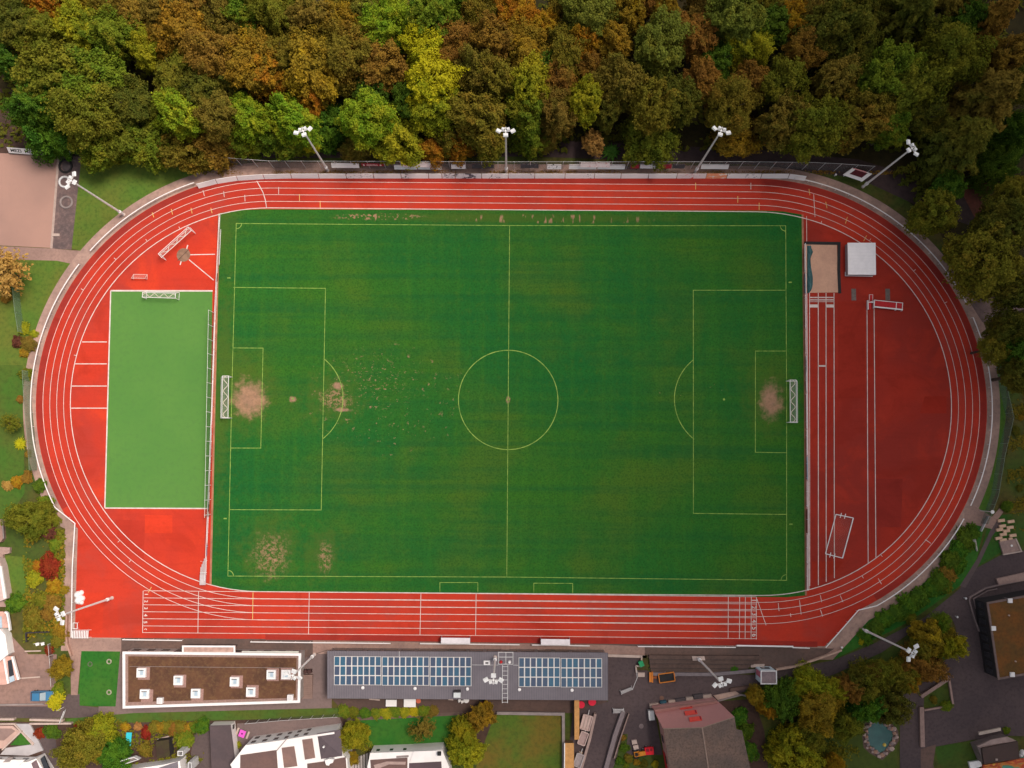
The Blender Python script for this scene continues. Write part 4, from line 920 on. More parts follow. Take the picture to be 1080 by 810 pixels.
def vault():
    t = thing('steeple_barrier', 'red barrier with white top beam at the end of the narrow runway', 'barrier', (*G(936, 324), .085))
    a, b = V(921, 321, .085), V(950.5, 324, .085); up = Vector((0, 0, 1)); d = (b - a).normalized()
    MB().obox((a + b) / 2 + up * .45 + Vector((0, .1, 0)), b - a, Vector((-d.y, d.x, 0)) * 1.1, up * .12).build('panel', m_red, t)
    MB().obox((a + b) / 2 + up * .62 + Vector((0, -.55, 0)), b - a, Vector((-d.y, d.x, 0)) * .22, up * .2).build('beam', m_white, t)
    MB().obox((a + b) / 2 + up * .62 + Vector((0, .68, 0)), b - a, Vector((-d.y, d.x, 0)) * .1, up * .12).build('back_bar', m_white, t)
    for u in (.0, .78, 1.0):
        p = a.lerp(b, u); MB().obox(p + up * .3, d * .12, Vector((-d.y, d.x, 0)) * 1.5, up * .6).build('leg', m_white, t)
    t2 = thing('vault_box', 'small red box with pale rim at the runway head', 'vault box', (*G(918.3, 315.5), .085))
    MB().box(*G(918.3, 313.5), .09, .55, 1.1, .12).build('tray', m_red, t2)
    MB().wall(GL([(916.5, 311), (920, 311), (920, 318), (916.5, 318)]), .09, .09, .26, True).build('rim', plain('pale_pink_rim', (.72, .5, .48), .1), t2)
    t3 = thing('vault_stand', 'short red and white stand left of the red barrier', 'stand', (*G(915.5, 322), .085))
    MB().box(*G(916.5, 322), .09, .5, 1.5, .3).build('foot', m_red, t3)
    MB().box(*G(914.4, 322), .09, .14, 1.7, .5).box(*G(918.2, 319.2), .09, 1.0, .14, .5).build('upright', m_white, t3)
vault()
def hurdles():
    t = thing('hurdle_stack', 'stack of white hurdles in the lower left corner of the track', 'hurdles', (*G(88, 668), .08))
    for i in range(10):
        x = 79.3 + i * 1.75; a, b = V(x, 664.3, .09), V(x, 672, .09); z = Vector((0, 0, .95))
        h = MB().tube(a, a + z, .03, n=5).tube(b, b + z, .03, n=5).obox((a + b) / 2 + z, Vector((0, 1.35, 0)), Vector((.17, 0, 0)), Vector((0, 0, .06))).tube(a, a + Vector((.25, 0, 0)), .03, n=5).tube(b, b + Vector((.25, 0, 0)), .03, n=5)
        h.build('hurdle', m_white, t)
hurdles()
def covered():
    rg = random.Random(5)
    for k, (x, y, s, lb) in enumerate(((82.5, 627, 3.4, 'upper of two white wrapped bundles beside the left rail'), (83.5, 633, 3.8, 'lower of two white wrapped bundles beside the left rail'))):
        t = MB(); cx_, cy_ = G(x, y); R = s / 5.9 * 1.15
        t.dome(cx_, cy_, .08, R, .9, 9, 4).dome(cx_ + .6, cy_ + .35, .08, R * .7, .6, 8, 3).dome(cx_ + .5, cy_ - .4, .08, R * .55, .5, 8, 3)
        tag(t.build('wrapped_bundle', m_white), lb, 'bundle')
    t = thing('starting_block_cart', 'small white frame cart at the left rail above the hurdles', 'cart', (*G(80, 658), .08))
    MB().wall(GL([(78.5, 656.5), (83, 656.5), (83, 662.5), (78.5, 662.5)]), .1, .5, .6, True).build('frame', m_white, t)
    for p in ((78.5, 656.5), (83, 656.5), (83, 662.5), (78.5, 662.5)): MB().tube(V(*p, .08), V(*p, .5), .04).build('leg', m_white, t)
covered()
def stair_cart():
    t = thing('hurdle_trolley', 'grey slatted trolley rack at the lower end of the left barrier', 'trolley', (*G(213.5, 602), .085))
    for i in range(5): MB().tube(V(212 + i * 1.15, 589 + abs(i - 3) * 3, .9), V(210.8 + i * 1.3, 617, .9), .06, n=5).build('slat', m_steel, t)
    MB().tube(V(210.8, 616, .8), V(217, 616, .8), .07).tube(V(211, 604, .8), V(218, 604, .8), .07).build('cross_bar', m_steel, t)
    for p in ((212, 592), (216.5, 590), (211, 615.5), (216.5, 615.5)): MB().tube(V(*p, .085), V(*p, .85), .06).build('leg', m_steel, t)
    MB().prism(GL([(210.6, 606), (217.4, 606), (216.9, 617), (210.4, 617)], .9), .84, .88).build('deck', plain('mauve_deck', (.42, .30, .32), .15), t)
stair_cart()
# scoreboard
def scoreboard():
    c = GL([(890.5, 183.2), (898, 178.3), (918.5, 184.6), (911, 190.2)], 2.8)
    t = thing('scoreboard', 'tilted white framed scoreboard with dark red face on a stand', 'scoreboard', (*G(903, 188), 0))
    A, B = Vector((*c[3], 2.0)), Vector((*c[0], 2.0)); D, C_ = Vector((*c[2], 3.4)), Vector((*c[1], 3.4))
    def q(u, v): return (A.lerp(B, u)).lerp(D.lerp(C_, u), v)
    nn = (B - A).cross(D - A).normalized(); nn = nn if nn.z > 0 else -nn
    def slab(u0, u1, v0, v1, o0, o1):
        P = [q(u0, v0), q(u1, v0), q(u1, v1), q(u0, v1)]; vs = [p + nn * o0 for p in P] + [p + nn * o1 for p in P]
        return MB().add(vs, [(0, 1, 2, 3), (7, 6, 5, 4), (0, 4, 5, 1), (1, 5, 6, 2), (2, 6, 7, 3), (3, 7, 4, 0)])
    slab(0, 1, 0, 1, -.2, 0).build('cabinet', m_white, t)
    slab(.2, .82, .34, .95, 0, .03).build('display', plain('dark_red_display', (.10, .012, .018), .3, 2.), t)
    slab(.3, .96, .96, 1.06, 0, .08).build('top_edge', plain('pink_edge', (.62, .28, .28), .1), t)
    for u in (.05, .95):
        p = q(u, .5); MB().tube((p.x, p.y, 0), p, .07).build('leg', m_steel, t)
scoreboard()
# ------------------------------------------------------------------ buildings
def blk(parent, name, pts, z0, z1, mat, hs=None):
    """block whose top outline is surveyed at height z1"""
    return MB().prism(GL(pts, z1), z0, z1).build(name, mat, parent)
def rimmed(parent, name, pts, z, w, hgt, mat):
    return MB().wall(GL(pts, z), w, z - hgt, z, True).build(name, mat, parent)
def win_row(parent, a, b, z0, z1, n, frac=.6, mat=None, out=1, inset=.1):
    a, b = Vector((*a, 0)), Vector((*b, 0)); d = b - a; L = d.length; d.normalize(); nn = Vector((-d.y, d.x, 0)) * out
    for i in range(n):
        u = (i + .5) / n; c = a + d * L * u + nn * .03
        MB().obox(c + Vector((0, 0, (z0 + z1) / 2)), d * L / n * frac, nn * .08, Vector((0, 0, z1 - z0))).build('window', mat or m_glass_d, parent)

def clubhouse():
    H = 4.2
    R = [(130.4, 688.6), (316.2, 690.4), (315.0, 740.0), (130.6, 746.0)]
    t = thing('clubhouse', 'long low clubhouse with brown planted roof, white rim and square rooflights', 'building', (*G(222, 715, 0), 0))
    W_ = GL(R, H)
    inner = [Vector(p) * .0 + Vector(p) for p in W_]
    MB().prism(W_, 0, H - .35).build('wall', plain('clubhouse_wall', (.38, .33, .31), .15), t)
    MB().poly([(p[0], p[1]) for p in W_], H - .33).build('gravel_margin', plain('roof_gravel', (.30, .19, .16), .25, 4.), t)
    MB().poly(GL([(134.5, 692.5), (312.5, 694.3), (311.5, 736.5), (134.5, 741)], H), H - .30).build('roof', m_sedum, t)
    L_, R_ = offs(W_, .5, True)
    MB().wall(W_, .42, H - .36, H, True).build('parapet', m_white, t)
    MB().obox(*(lambda a, b: ((a + b) / 2 + Vector((0, 0, H - .27)), b - a, Vector((0, .06, 0)), Vector((0, 0, .05))))(V(136, 703, 0) * 1 if False else Vector((*G(136, 703.2, H), 0)), Vector((*G(311, 704.8, H), 0)))).build('lightning_wire', m_conc, t)
    for x, y, ox, oy in ((149.4, 709.3, .3, .2), (188.3, 717.4, .2, .2), (247.6, 718.8, .3, .1), (286.3, 711.3, .2, .1), (301.8, 711.2, 0, 0), (264.8, 729.6, .2, .0), (152.8, 731.8, .3, .4), (206.6, 731.2, .2, .4)):
        cx_, cy_ = G(x, y, H)
        MB().box(cx_ + ox, cy_ - oy, H - .31, 2.05, 2.15, .06).build('curb', plain('pinkish_gravel', (.34, .20, .17), .25, 4.) if 'pinkish_gravel' not in bpy.data.materials else bpy.data.materials['pinkish_gravel'], t)
        s = MB().box(cx_, cy_, H - .25, 1.55, 1.55, .55).build('rooflight', m_white, t)
        MB().box(cx_, cy_, H + .30, 1.0, 1.0, .04).build('pane', plain('rooflight_pale', (.62, .66, .68), .1, 2., .2) if 'rooflight_pale' not in bpy.data.materials else bpy.data.materials['rooflight_pale'], s)
        MB().box(cx_ + .12, cy_ + .05, H + .34, .5, .75, .03).build('blind', m_glass, s)
        MB().box(cx_, cy_ + .46, H + .34, .9, .10, .10).build('motor_bar', m_dark, s)
    for x, y in ((169.3, 738.6), (306.4, 735.4)):
        cx_, cy_ = G(x, y, H); v = MB().box(cx_, cy_, H - .3, .95, .95, .8).build('roof_vent', m_white, t)
        MB().box(cx_, cy_, H + .5, .7, .7, .05).build('vent_cap', m_steel, v)
    # north side canopies and the entrance porch
    for a, b in ((135, 183), (255, 315)): MB().prism(GL([(a, 686.8), (b, 686.9), (b, 689.2), (a, 689.0)], 3.2), 3.0, 3.2).build('canopy', plain('pale_green_canopy', (.60, .62, .56), .1, 1., .4) if 'pale_green_canopy' not in bpy.data.materials else bpy.data.materials['pale_green_canopy'], t)
    po = [(192.3, 681), (248, 681.2), (248, 689.2), (192.3, 689)]
    pr = MB().prism(GL(po, 3.9), 3.5, 3.82).build('porch', plain('porch_side', (.30, .15, .08), .2), t)
    MB().wall(GL([(193, 681.6), (247.3, 681.8), (247.3, 688.6), (193, 688.4)], 3.9), .28, 3.82, 4.0, True).build('rim', m_white, pr)
    MB().poly(GL([(194, 682), (246.5, 682.2), (246.5, 688.2), (194, 688)], 3.9), 3.84).build('deck', plain('porch_roof', (.48, .31, .26), .25, 1.5), pr)
    MB().prism(GL([(196, 679.4), (251, 679.6), (250, 681.5), (195, 681.4)], 0), 0, 2.2).build('porch_glazing', m_glass_d, t)
    a, b = W_[0], W_[1]; win_row(t, a, b, .9, 2.6, 12, .5)
    win_row(t, W_[3], W_[2], .9, 2.6, 12, .5, None, -1)
clubhouse()

SOLH = (4.2, 4.0)
def stand_building():
    t = thing('stadium_building', 'long grey ribbed metal roof building beside the home straight', 'building', (*G(493, 712), 0))
    P = GL([(345.3, 686.6), (641, 688.6), (641, 738.8), (345.3, 736.8)], 4.1)
    ins = GL([(347, 688), (639, 690), (639, 737), (347, 735.4)], 4.1)
    MB().prism(ins, 0, 3.75).build('wall', plain('stand_wall', (.20, .17, .16), .2), t)
    MB().prism(P, 3.76, 4.0).build('roof', m_greyr, t)
    rb = MB(); n = 118
    for i in range(n + 1):
        u = i / n; a = Vector(P[0]).lerp(Vector(P[1]), u); b = Vector(P[3]).lerp(Vector(P[2]), u)
        rb.obox(((a.x + b.x) / 2, (a.y + b.y) / 2, 4.02), (b.x - a.x, b.y - a.y, 0), (.08, 0, 0), (0, 0, .07))
    rb.build('standing_seams', plain('roof_seam', (.130, .115, .135), .1, .5, .6), t)
    for x, y in ((382.8, 725), (437.8, 725.8), (493, 726.3), (547.8, 727), (603.2, 727.6)):
        c = G(x, y, 4.1); v = MB().cyl(c[0], c[1], 4.0, 4.35, .22, .2, 10).build('roof_vent', m_white, t); MB().dome(c[0], c[1], 4.35, .30, .14, 10, 3).build('vent_cap', m_white, v)
    c = G(513.5, 698.9, 4.1); h = MB().box(c[0], c[1], 4.0, 1.1, .75, .35).build('roof_hatch', m_white, t); MB().box(c[0], c[1], 4.35, .5, .25, .03).build('hatch_handle', m_dark, h)
    c = G(482.3, 731.3, 4.1); h = MB().box(c[0], c[1], 4.0, 1.2, 1.2, .7).build('chimney', m_dark, t); MB().box(c[0], c[1] - .15, 4.7, 1.2, .85, .1).build('chimney_hood', plain('pale_metal', (.62, .64, .64), .1, 1., .4), h)
    # roof ladder and its landing frame
    z = 4.18; lad = MB()
    def q(x, y): return Vector((*G(x, y, z), z))
    lad.tube(q(530, 701.5), q(529.7, 741.5), .06, n=5).tube(q(535.6, 701.5), q(535.3, 741.5), .06, n=5)
    for i in range(9): y = 703 + i * 4.7; lad.tube(q(530, y), q(535.5, y), .045, n=5)
    lad.build('roof_ladder', m_steel, t)
    fr = MB()
    for a, b in (((525.8, 687.5), (525.8, 700.5)), ((541, 687.5), (541, 700.5)), ((525.8, 688), (541, 688)), ((525.8, 693), (541, 693)), ((533.5, 688), (533.5, 700.5)), ((525.8, 700.5), (541, 700.5))): fr.tube(q(*a), q(*b), .06, n=5)
    fr.build('landing_frame', m_steel, t)
    for x, m in ((537.4, m_white), (528.4, m_red)): c = G(x, 698.3, 4.2); MB().cyl(c[0], c[1], 4.05, 4.5, .28, .2, 10).build('fan_cowl', m, t)
    MB().tube(q(498, 701.3), q(526, 701.4), .04, n=4).tube(q(541, 701.5), q(546.5, 701.6), .04, n=4).tube(q(421, 687), q(421, 692), .05, n=4).build('cable', m_steel, t)
    win_row(t, ins[0], ins[1], .8, 2.4, 16, .8)
    for x in (428, 533, 571): c = G(x, 684.2, 0); MB().box(c[0], c[1] - .55, 0, 3.2 if x == 428 else 1.4, 1.0, .5).build('door_step', m_beige, t)
stand_building()
m_pv = None
def pvmat():
    t = NT('solar_cell'); r = t.rnd(); p = t.pos()
    c = t.mix(t.rng(r, .1, .9, 0, 1, False), (.050, .066, .115), (.030, .100, .165))
    w = t.n('ShaderNodeVectorMath', operation='FRACTION'); t.l(t.map(p, (6, 6, 1)), w.inputs[0])
    sx = t.n('ShaderNodeSeparateXYZ'); t.l(w.outputs[0], sx.inputs[0])
    ln = t.math('LESS_THAN', t.math('MINIMUM', sx.outputs[0], sx.outputs[1]), .07)
    t.bsdf(t.mix(t.math('MULTIPLY', ln, .25), c, (.25, .35, .45)), .18, .5); return t.m
m_pv = pvmat()
for x0, x1, n, lb, ytop, ybot in ((352.3, 402.0, 8, 'leftmost of five solar panel arrays on the grey ribbed roof', 692.2, 722.6), (402.9, 452.7, 8, 'second solar panel array from the left on the ribbed roof', 692.6, 723.0), (453.5, 497.2, 7, 'third solar array, ending left of the roof hatch', 692.9, 723.6), (547.0, 590.6, 7, 'fourth solar array, just right of the roof ladder', 693.6, 724.4), (591.5, 635.0, 7, 'rightmost of five solar panel arrays on the ribbed roof', 694.2, 724.9)):
    P = [Vector(p) for p in GL([(x0, ytop), (x1, ytop + .2), (x1, ybot + .1), (x0, ybot)], 4.2)]
    t = thing('solar_array', lb, 'solar panels', ((P[0].x + P[2].x) / 2, (P[0].y + P[2].y) / 2, 4.07), 'solar arrays on the ribbed roof')
    MB().prism([(p.x, p.y) for p in P], 4.07, 4.16).build('frame', plain('panel_frame_metal', (.66, .62, .60), .1, 1., .5) if 'panel_frame_metal' not in bpy.data.materials else bpy.data.materials['panel_frame_metal'], t)
    first = None; pw = Vector(t.location)
    for i in range(n):
        for j in range(3):
            def at(u, v): return P[0].lerp(P[1], u).lerp(P[3].lerp(P[2], u), v)
            c = at((i + .5) / n, (j + .5) / 3); w = (P[1] - P[0]).length / n - .20; h = (P[3] - P[0]).length / 3 - .17
            if first is None: first = MB().box(c.x, c.y, 4.165, w, h, .03).build('solar_panel', m_pv, t); c0 = c.copy()
            else: o = first.copy(); COL.objects.link(o); o.parent = t; o.location = (c.x - c0.x, c.y - c0.y, 0)

def dugout(label, x0, x1, y0, y1):
    t = thing('dugout', label, 'dugout', (*G((x0 + x1) / 2, y1), 0), 'white roofed dugouts on the home straight')
    P = GL([(x0, y0), (x1, y0 + .3), (x1, y1 + .3), (x0, y1)], 2.1)
    MB().prism(P, 2.0, [2.2, 2.2, 2.1, 2.1]).build('roof', plain('dugout_roof', (.72, .66, .69), .12, 1., .5) if 'dugout_roof' not in bpy.data.materials else bpy.data.materials['dugout_roof'], t)
    a, b, c, d = P
    bl, tl = sorted(P, key=lambda p: p[1])[:2], None
    MB().wall([P[3], P[2]], .08, .09, 2.0).build('back_wall', m_steel, t)
    for p, q in ((P[0], P[3]), (P[1], P[2])): MB().wall([p, q], .06, .09, 2.0).build('side_panel', m_glass, t)
    cx_, cy_ = (P[2][0] + P[3][0]) / 2, P[2][1] + .4
    MB().box(cx_, cy_, .45, abs(P[1][0] - P[0][0]) - .4, .35, .08).build('bench', m_dark, t)
dugout('left white roofed dugout on the home straight above the solar roof', 465.2, 495.6, 672.6, 678.6)
dugout('right white roofed dugout on the home straight above the solar roof', 570.6, 601.0, 674.0, 680.0)

def barn():
    t = thing('barn_house', 'house with pink hipped end, red rooflights and two grey tiled slopes', 'house', (*G(735, 780), 0))
    E, M_, Rr_ = 2.2, 6.6, 7.4
    A, B = V(687.3, 745.2, E), V(754.2, 736.8, E); D = V(740.3, 767.2, Rr_)
    N0 = (B - A).cross(D - A).normalized()
    def onp(px, py):
        dr = (V(px, py, 0) - CAM_LOC).normalized(); return CAM_LOC + dr * ((A - CAM_LOC).dot(N0) / dr.dot(N0))
    F, C_ = onp(699.3, 768.3), onp(774.5, 756); M_ = F.z
    LB, RB, MBk = V(712.5, 850, M_), V(800, 850, M_), V(753, 850, Rr_)
    up = Vector((0, 0, .12))
    def slab(name, pts, mat): 
        n = len(pts); vs = pts + [p - Vector((0, 0, .22)) for p in pts]
        fs = [tuple(range(n - 1, -1, -1)), tuple(range(n, 2 * n))] + [(i, (i + 1) % n, n + (i + 1) % n, n + i) for i in range(n)]
        return MB().add(vs, fs).build(name, mat, t)
    tile = surf('grey_roof_tiles', (.165, .110, .088), (.120, .088, .076), .35, 3.2, (.06, .042, .038), .75)
    slab('hipped_roof', [A, B, C_, D, F], surf('pink_sheet_roof', (.40, .185, .175), (.34, .165, .16), .15, 3., (.27, .13, .13), .25))
    slab('tiled_slope', [F + up, D + up, MBk + up, LB + up], tile)
    slab('tiled_slope', [D + up, C_ + up, V(776.5, 769, C_.z) + up, V(782.5, 770.5, C_.z) + up, V(800, 850, C_.z) + up, MBk + up], tile)
    MB().tube(D + up * 1.4, MBk + up * 1.4, .12, n=6).tube(F + up, D + up, .06, n=6).tube(D + up, C_ + up, .06, n=6).build('ridge_cap', plain('ridge_tile', (.30, .21, .17), .2, 2.), t)
    ped = [(p.x, p.y) for p in (A, B, C_, RB, LB, F)]
    c = Vector((sum(p[0] for p in ped) / 6, sum(p[1] for p in ped) / 6))
    ins = [(c.x + (p[0] - c.x) * .975, c.y + (p[1] - c.y) * .985) for p in ped]
    zs = [E - .5, E - .5, C_.z - .5, C_.z - .5, M_ - .5, M_ - .5]
    MB().prism([ins[0], ins[1], ins[2], ins[5]], 0, [zs[0] - .9, zs[1] - .9, zs[2] - 1.9, zs[5] - 1.9]).build('wall', plain('pink_render', (.50, .26, .23), .15, .8), t)
    MB().prism([ins[5], ins[2], ins[3], ins[4]], 0, [zs[5] - .4, zs[2] - .4, zs[3] - .4, zs[4] - .4]).build('wall', bpy.data.materials['pink_render'], t)
    d = Vector((ins[4][0] - ins[5][0], ins[4][1] - ins[5][1], 0)); L = d.length; d.normalize()
    for u in (.22, .5): 
        q = Vector((*ins[5], 0)) + d * L * u + Vector((-.06, 0, 2.6)); MB().obox(q, d * 1.2, Vector((.1, 0, 0)), Vector((0, 0, 1.4))).build('window', m_glass_d, t)
    MB().obox(Vector((*ins[5], 0)) + d * L * .62 + Vector((-.08, 0, 1.4)), d * 5, Vector((.08, 0, 0)), Vector((0, 0, 2.4))).build('red_shutter', m_red, t)
    n = (B - A).cross(F - A).normalized(); n = n if n.z > 0 else -n
    for x, y in ((723.5, 746.2), (728.6, 752.4), (733.5, 759)):
        # height on the hipped plane along the sight line
        o = CAM_LOC; dr = (V(x, y, 0) - o).normalized(); k = (A - o).dot(n) / dr.dot(n); q = o + dr * k
        e1 = (B - A).normalized(); e2 = n.cross(e1)
        s = MB().obox(q + n * .16, e1 * 2.1, e2 * .80, n * .24).build('rooflight', plain('red_rooflight', (.62, .07, .055), .12, 2., .4) if 'red_rooflight' not in bpy.data.materials else bpy.data.materials['red_rooflight'], t)
        MB().obox(q + n * .29 + e1 * .85, e1 * .22, e2 * .7, n * .03).build('flashing', plain('dark_red_flashing', (.22, .02, .03), .1) if 'dark_red_flashing' not in bpy.data.materials else bpy.data.materials['dark_red_flashing'], s)
barn()

def kiosk():
    t = thing('kiosk', 'white box kiosk with grey roof at the end of the terrace steps', 'kiosk', (*G(806, 712), 0))
    P = GL([(802.6, 707.6), (818.6, 707.6), (818.8, 721), (802.6, 721)], 3.8)
    MB().prism(P, 0, 3.7).build('wall', plain('pale_blue_wall', (.62, .72, .78), .12, 1.), t)
    MB().prism(P, 3.71, 3.82).build('roof', surf('kiosk_roof', (.24, .18, .185), (.18, .14, .15), .8, 4., (.12, .09, .1), .4), t)
    MB().wall([(p[0], p[1]) for p in P], .18, 3.82, 3.95, True).build('roof_edge', m_steel, t)
    x, y = P[0]; MB().box(x - .03, y - .75, .6, .06, 1.0, 2.8).build('pink_panel', plain('pink_panel', (.62, .18, .24), .3, 2.), t)
    MB().box((P[0][0] + P[1][0]) / 2, y + .03, .9, 1.6, .06, 1.2).build('window', m_glass_d, t)
    MB().prism(GL([(792, 700.5), (806.5, 700.5), (806, 704), (792, 704)], .3), .05, .3).build('step', m_beige, t)
kiosk()

def school():
    H = 5.2
    t = thing('flat_roof_block', 'block with rust coloured planted roof and white downpipes at the right border', 'building', (*G(1060, 675), 0))
    P = GL([(1041.8, 636.2), (1080, 629.2), (1120, 622), (1133, 700), (1085, 710.3), (1053.6, 716)], H)
    MB().prism(P, 0, H - .3).build('wall', m_dark, t)
    MB().prism(P, H - .295, H - .1).build('roof', m_sedum2, t)
    MB().wall(P, .35, H - .29, H, True).build('parapet', plain('brown_parapet', (.17, .115, .105), .2), t)
    for top, bot in (((1065, 633.4), (1051, 630.3)), ((1047.5, 662.6), (1034.5, 658))):
        a, b = Vector((*G(*top, H), H)), Vector((*G(*bot, .1), .1))
        MB().obox((a + b) / 2, a - b, (b - a).cross(Vector((0, 0, 1))).normalized() * .5, (b - a).cross((b - a).cross(Vector((0, 0, 1)))).normalized() * .5).build('buttress', plain('grey_buttress', (.33, .28, .28), .15) if 'grey_buttress' not in bpy.data.materials else bpy.data.materials['grey_buttress'], t)
        MB().box(a.x, a.y, H - .1, .75, .75, .35).build('buttress_cap', m_white, t)
    c = G(1067.3, 711.3, H); MB().box(c[0], c[1], H - .1, .75, .75, .35).build('roof_vent', m_white, t)
    c = G(1064, 649, H); MB().cyl(c[0], c[1], H - .1, H + .2, .12).build('roof_outlet', m_beige, t)
    c = G(1071, 697.5, H); MB().cyl(c[0], c[1], H - .1, H + .2, .12).build('roof_outlet', m_beige, t)
    win_row(t, P[0], P[5], 1., 3.4, 9, .7, None, -1)
school()
# stepped retaining walls and terrace by the block
o = MB().wall(GL([(1080, 612), (1052, 617.5), (1040, 620.2), (1023, 630), (1022.5, 634), (1028, 653), (1033, 666)], .5), .22, 0, .55).wall(GL([(1052, 621), (1042, 623), (1027, 631.5), (1031, 648)], .3), .16, 0, .3).build('stepped_kerb', plain('purple_grey_kerb', (.24, .175, .17), .2)); tag(o, 'stepped kerb bending round the sunken yard left of the rust roofed block', 'kerb')
structure(sheet('sunken_yard', [(1026, 634), (1041, 629), (1060, 626), (1056, 716), (1046, 716), (1038, 690), (1030, 660)], .070, m_asph))
o = MB().prism(GL([(1051, 610.5), (1080, 604), (1100, 600), (1102, 608), (1080, 612.5), (1053.5, 616.8)], .6), 0, .6).build('stone_bench_wall', surf('pale_stone', (.40, .27, .23), (.30, .20, .18), .6, 3., (.2, .13, .12), .4)); tag(o, 'broad pale stone wall top at the right border above the rust roof', 'wall')

def garden_shed():
    t = thing('garden_shed', 'small shed with dark front face and pale pent top in the lower right corner', 'shed', (*G(1052, 795), 0))
    H1, H0 = 3.0, 3.0
    top = GL([(1030.3, 787), (1036, 784.5), (1046, 780.3), (1063, 777.2), (1073.5, 782), (1036, 789.3)], 3.0)
    body = GL([(1036, 789.3), (1073.5, 782), (1075.5, 800), (1038, 806)], 3.2)
    base = GL([(1030.3, 787), (1063, 777.2), (1075.5, 800), (1038, 806)], 2.6)
    MB().prism(base, 0, 2.6).build('wall', plain('shed_boards', (.20, .15, .14), .2), t)
    MB().prism(top, 2.62, [2.75, 2.8, 2.85, 2.85, 3.1, 3.1]).build('pent_roof', plain('pale_shed_roof', (.36, .255, .23), .2, 1.5), t)
    MB().prism(body, 2.62, 3.15).build('roof', surf('shed_felt', (.085, .054, .048), (.075, .05, .045), .6, 4., (.05, .035, .03), .4), t)
    c = G(1051, 801, 3.2); MB().box(c[0], c[1], 3.15, .35, .3, .15).build('vent', m_beige, t)
garden_shed()
def mural():
    t = NT('mural_paint'); p = t.pos()
    n = t.noise(t.map(p, (.32, .5, 1)), 1., 3, .5, .8)
    r = t.n('ShaderNodeValToRGB'); t.l(n, r.inputs[0]); e = r.color_ramp.elements
    for pos, c in ((.30, (.35, .45, .05)), (.36, (.75, .60, .10)), (.43, (.62, .16, .03)), (.50, (.40, .035, .025)), (.57, (.60, .20, .03)), (.64, (.02, .22, .14))):
        q = e.new(pos); q.color = (*c, 1)
    e.remove(e[0]); t.bsdf(r.outputs[0], .6, .3)
    o = MB().prism(GL([(1037, 807), (1060, 803.6), (1080, 799.5), (1110, 794), (1112, 812), (1080, 818), (1037, 824)], .9), .05, .9).build('painted_platform', t.m)
    tag(o, 'low platform painted in red, yellow and green swirls at the lower right corner', 'platform')
mural()
o = MB().dome(*G(1078, 793.5), .06, .55, .7, 9, 3).dome(*G(1076.5, 796.5), .06, .4, .5, 8, 3).build('white_sack', m_white); tag(o, 'small white sacks right of the dark shed', 'sacks')
o = MB().prism(GL([(1022, 804), (1034, 802), (1036, 808), (1024, 812)], .6), .06, .6).build('white_tub', m_white); tag(o, 'pale tub left of the painted platform', 'tub')

# --- the white villas along the lower border
def foot(north, rest, h):
    """footprint: north wall surveyed where it meets the ground, the other edges at roof height"""
    return GL(north, 0) + GL(rest, h)
def villa_left():
    t = thing('terrace_house', 'white house with flat roofs and a triangular patio in the lower left corner', 'house', (*G(20, 800), 0))
    H = 3.2
    MB().prism(foot([(-60, 797.2), (38, 798), (47.5, 794.2)], [(57, 830), (-60, 830)], H), 0, H).build('wall', m_whitew, t)
    blk(t, 'glazed_strip', [(42.5, 800.5), (46.2, 797.2), (54, 816), (50, 822)], H - .2, H + .12, m_glass_d)
    blk(t, 'glazed_strip', [(33, 805), (38, 801.5), (44, 816), (38, 820)], H - .2, H + .12, plain('plum_glass', (.18, .12, .13), .2, 1., .2))
    blk(t, 'roof_step', [(-60, 800.5), (26, 801.5), (20, 808), (-60, 808)], H - .1, H + .35, plain('white_ledge', (.74, .70, .68), .08))
    blk(t, 'dormer', [(8, 799), (14, 798.6), (10, 803.5), (3, 804)], H - .1, H + .5, m_conc)
    for nm, pts, z, m in (('terrace', [(-60, 765), (13, 765.5), (21.5, 772), (3, 789.5), (-60, 789)], .5, plain('pink_terrace', (.50, .33, .28), .15, .8)), ('path_slab', [(15, 763.5), (31.5, 763.5), (45.5, 791.5), (30, 797), (0, 796), (6, 789), (28, 786), (36, 785)], .35, plain('grey_slab', (.43, .40, .41), .15, .8))):
        blk(t, nm, pts, 0, z, m)
    blk(t, 'terrace', [(-60, 767.5), (12, 768.5), (16, 771), (4, 781), (-60, 780)], .4, .56, plain('brown_terrace', (.26, .17, .15), .15, .8))
    MB().wall(GL([(22.5, 771.2), (2, 791)], .8), .22, 0, .85).wall(GL([(22.5, 772), (35.5, 784.5)], .5), .2, 0, .5).wall(GL([(0, 763.6), (15, 763.6), (35, 786)], .5), .25, 0, .55).build('garden_wall', m_beige, t)
    structure(sheet('patio_grass', [(11, 785.8), (22.3, 773.2), (34.5, 784.5), (30, 786)], .075, m_lawn2))
    o = shrub('small orange shrub on the pink terrace in the lower left corner', 5, 778.5, 3.2, 'orange', name='potted_shrub')
    W_ = GL([(-60, 797.2), (38, 798)], 0); win_row(t, W_[0], W_[1], 1.0, 2.4, 7, .4)
villa_left()
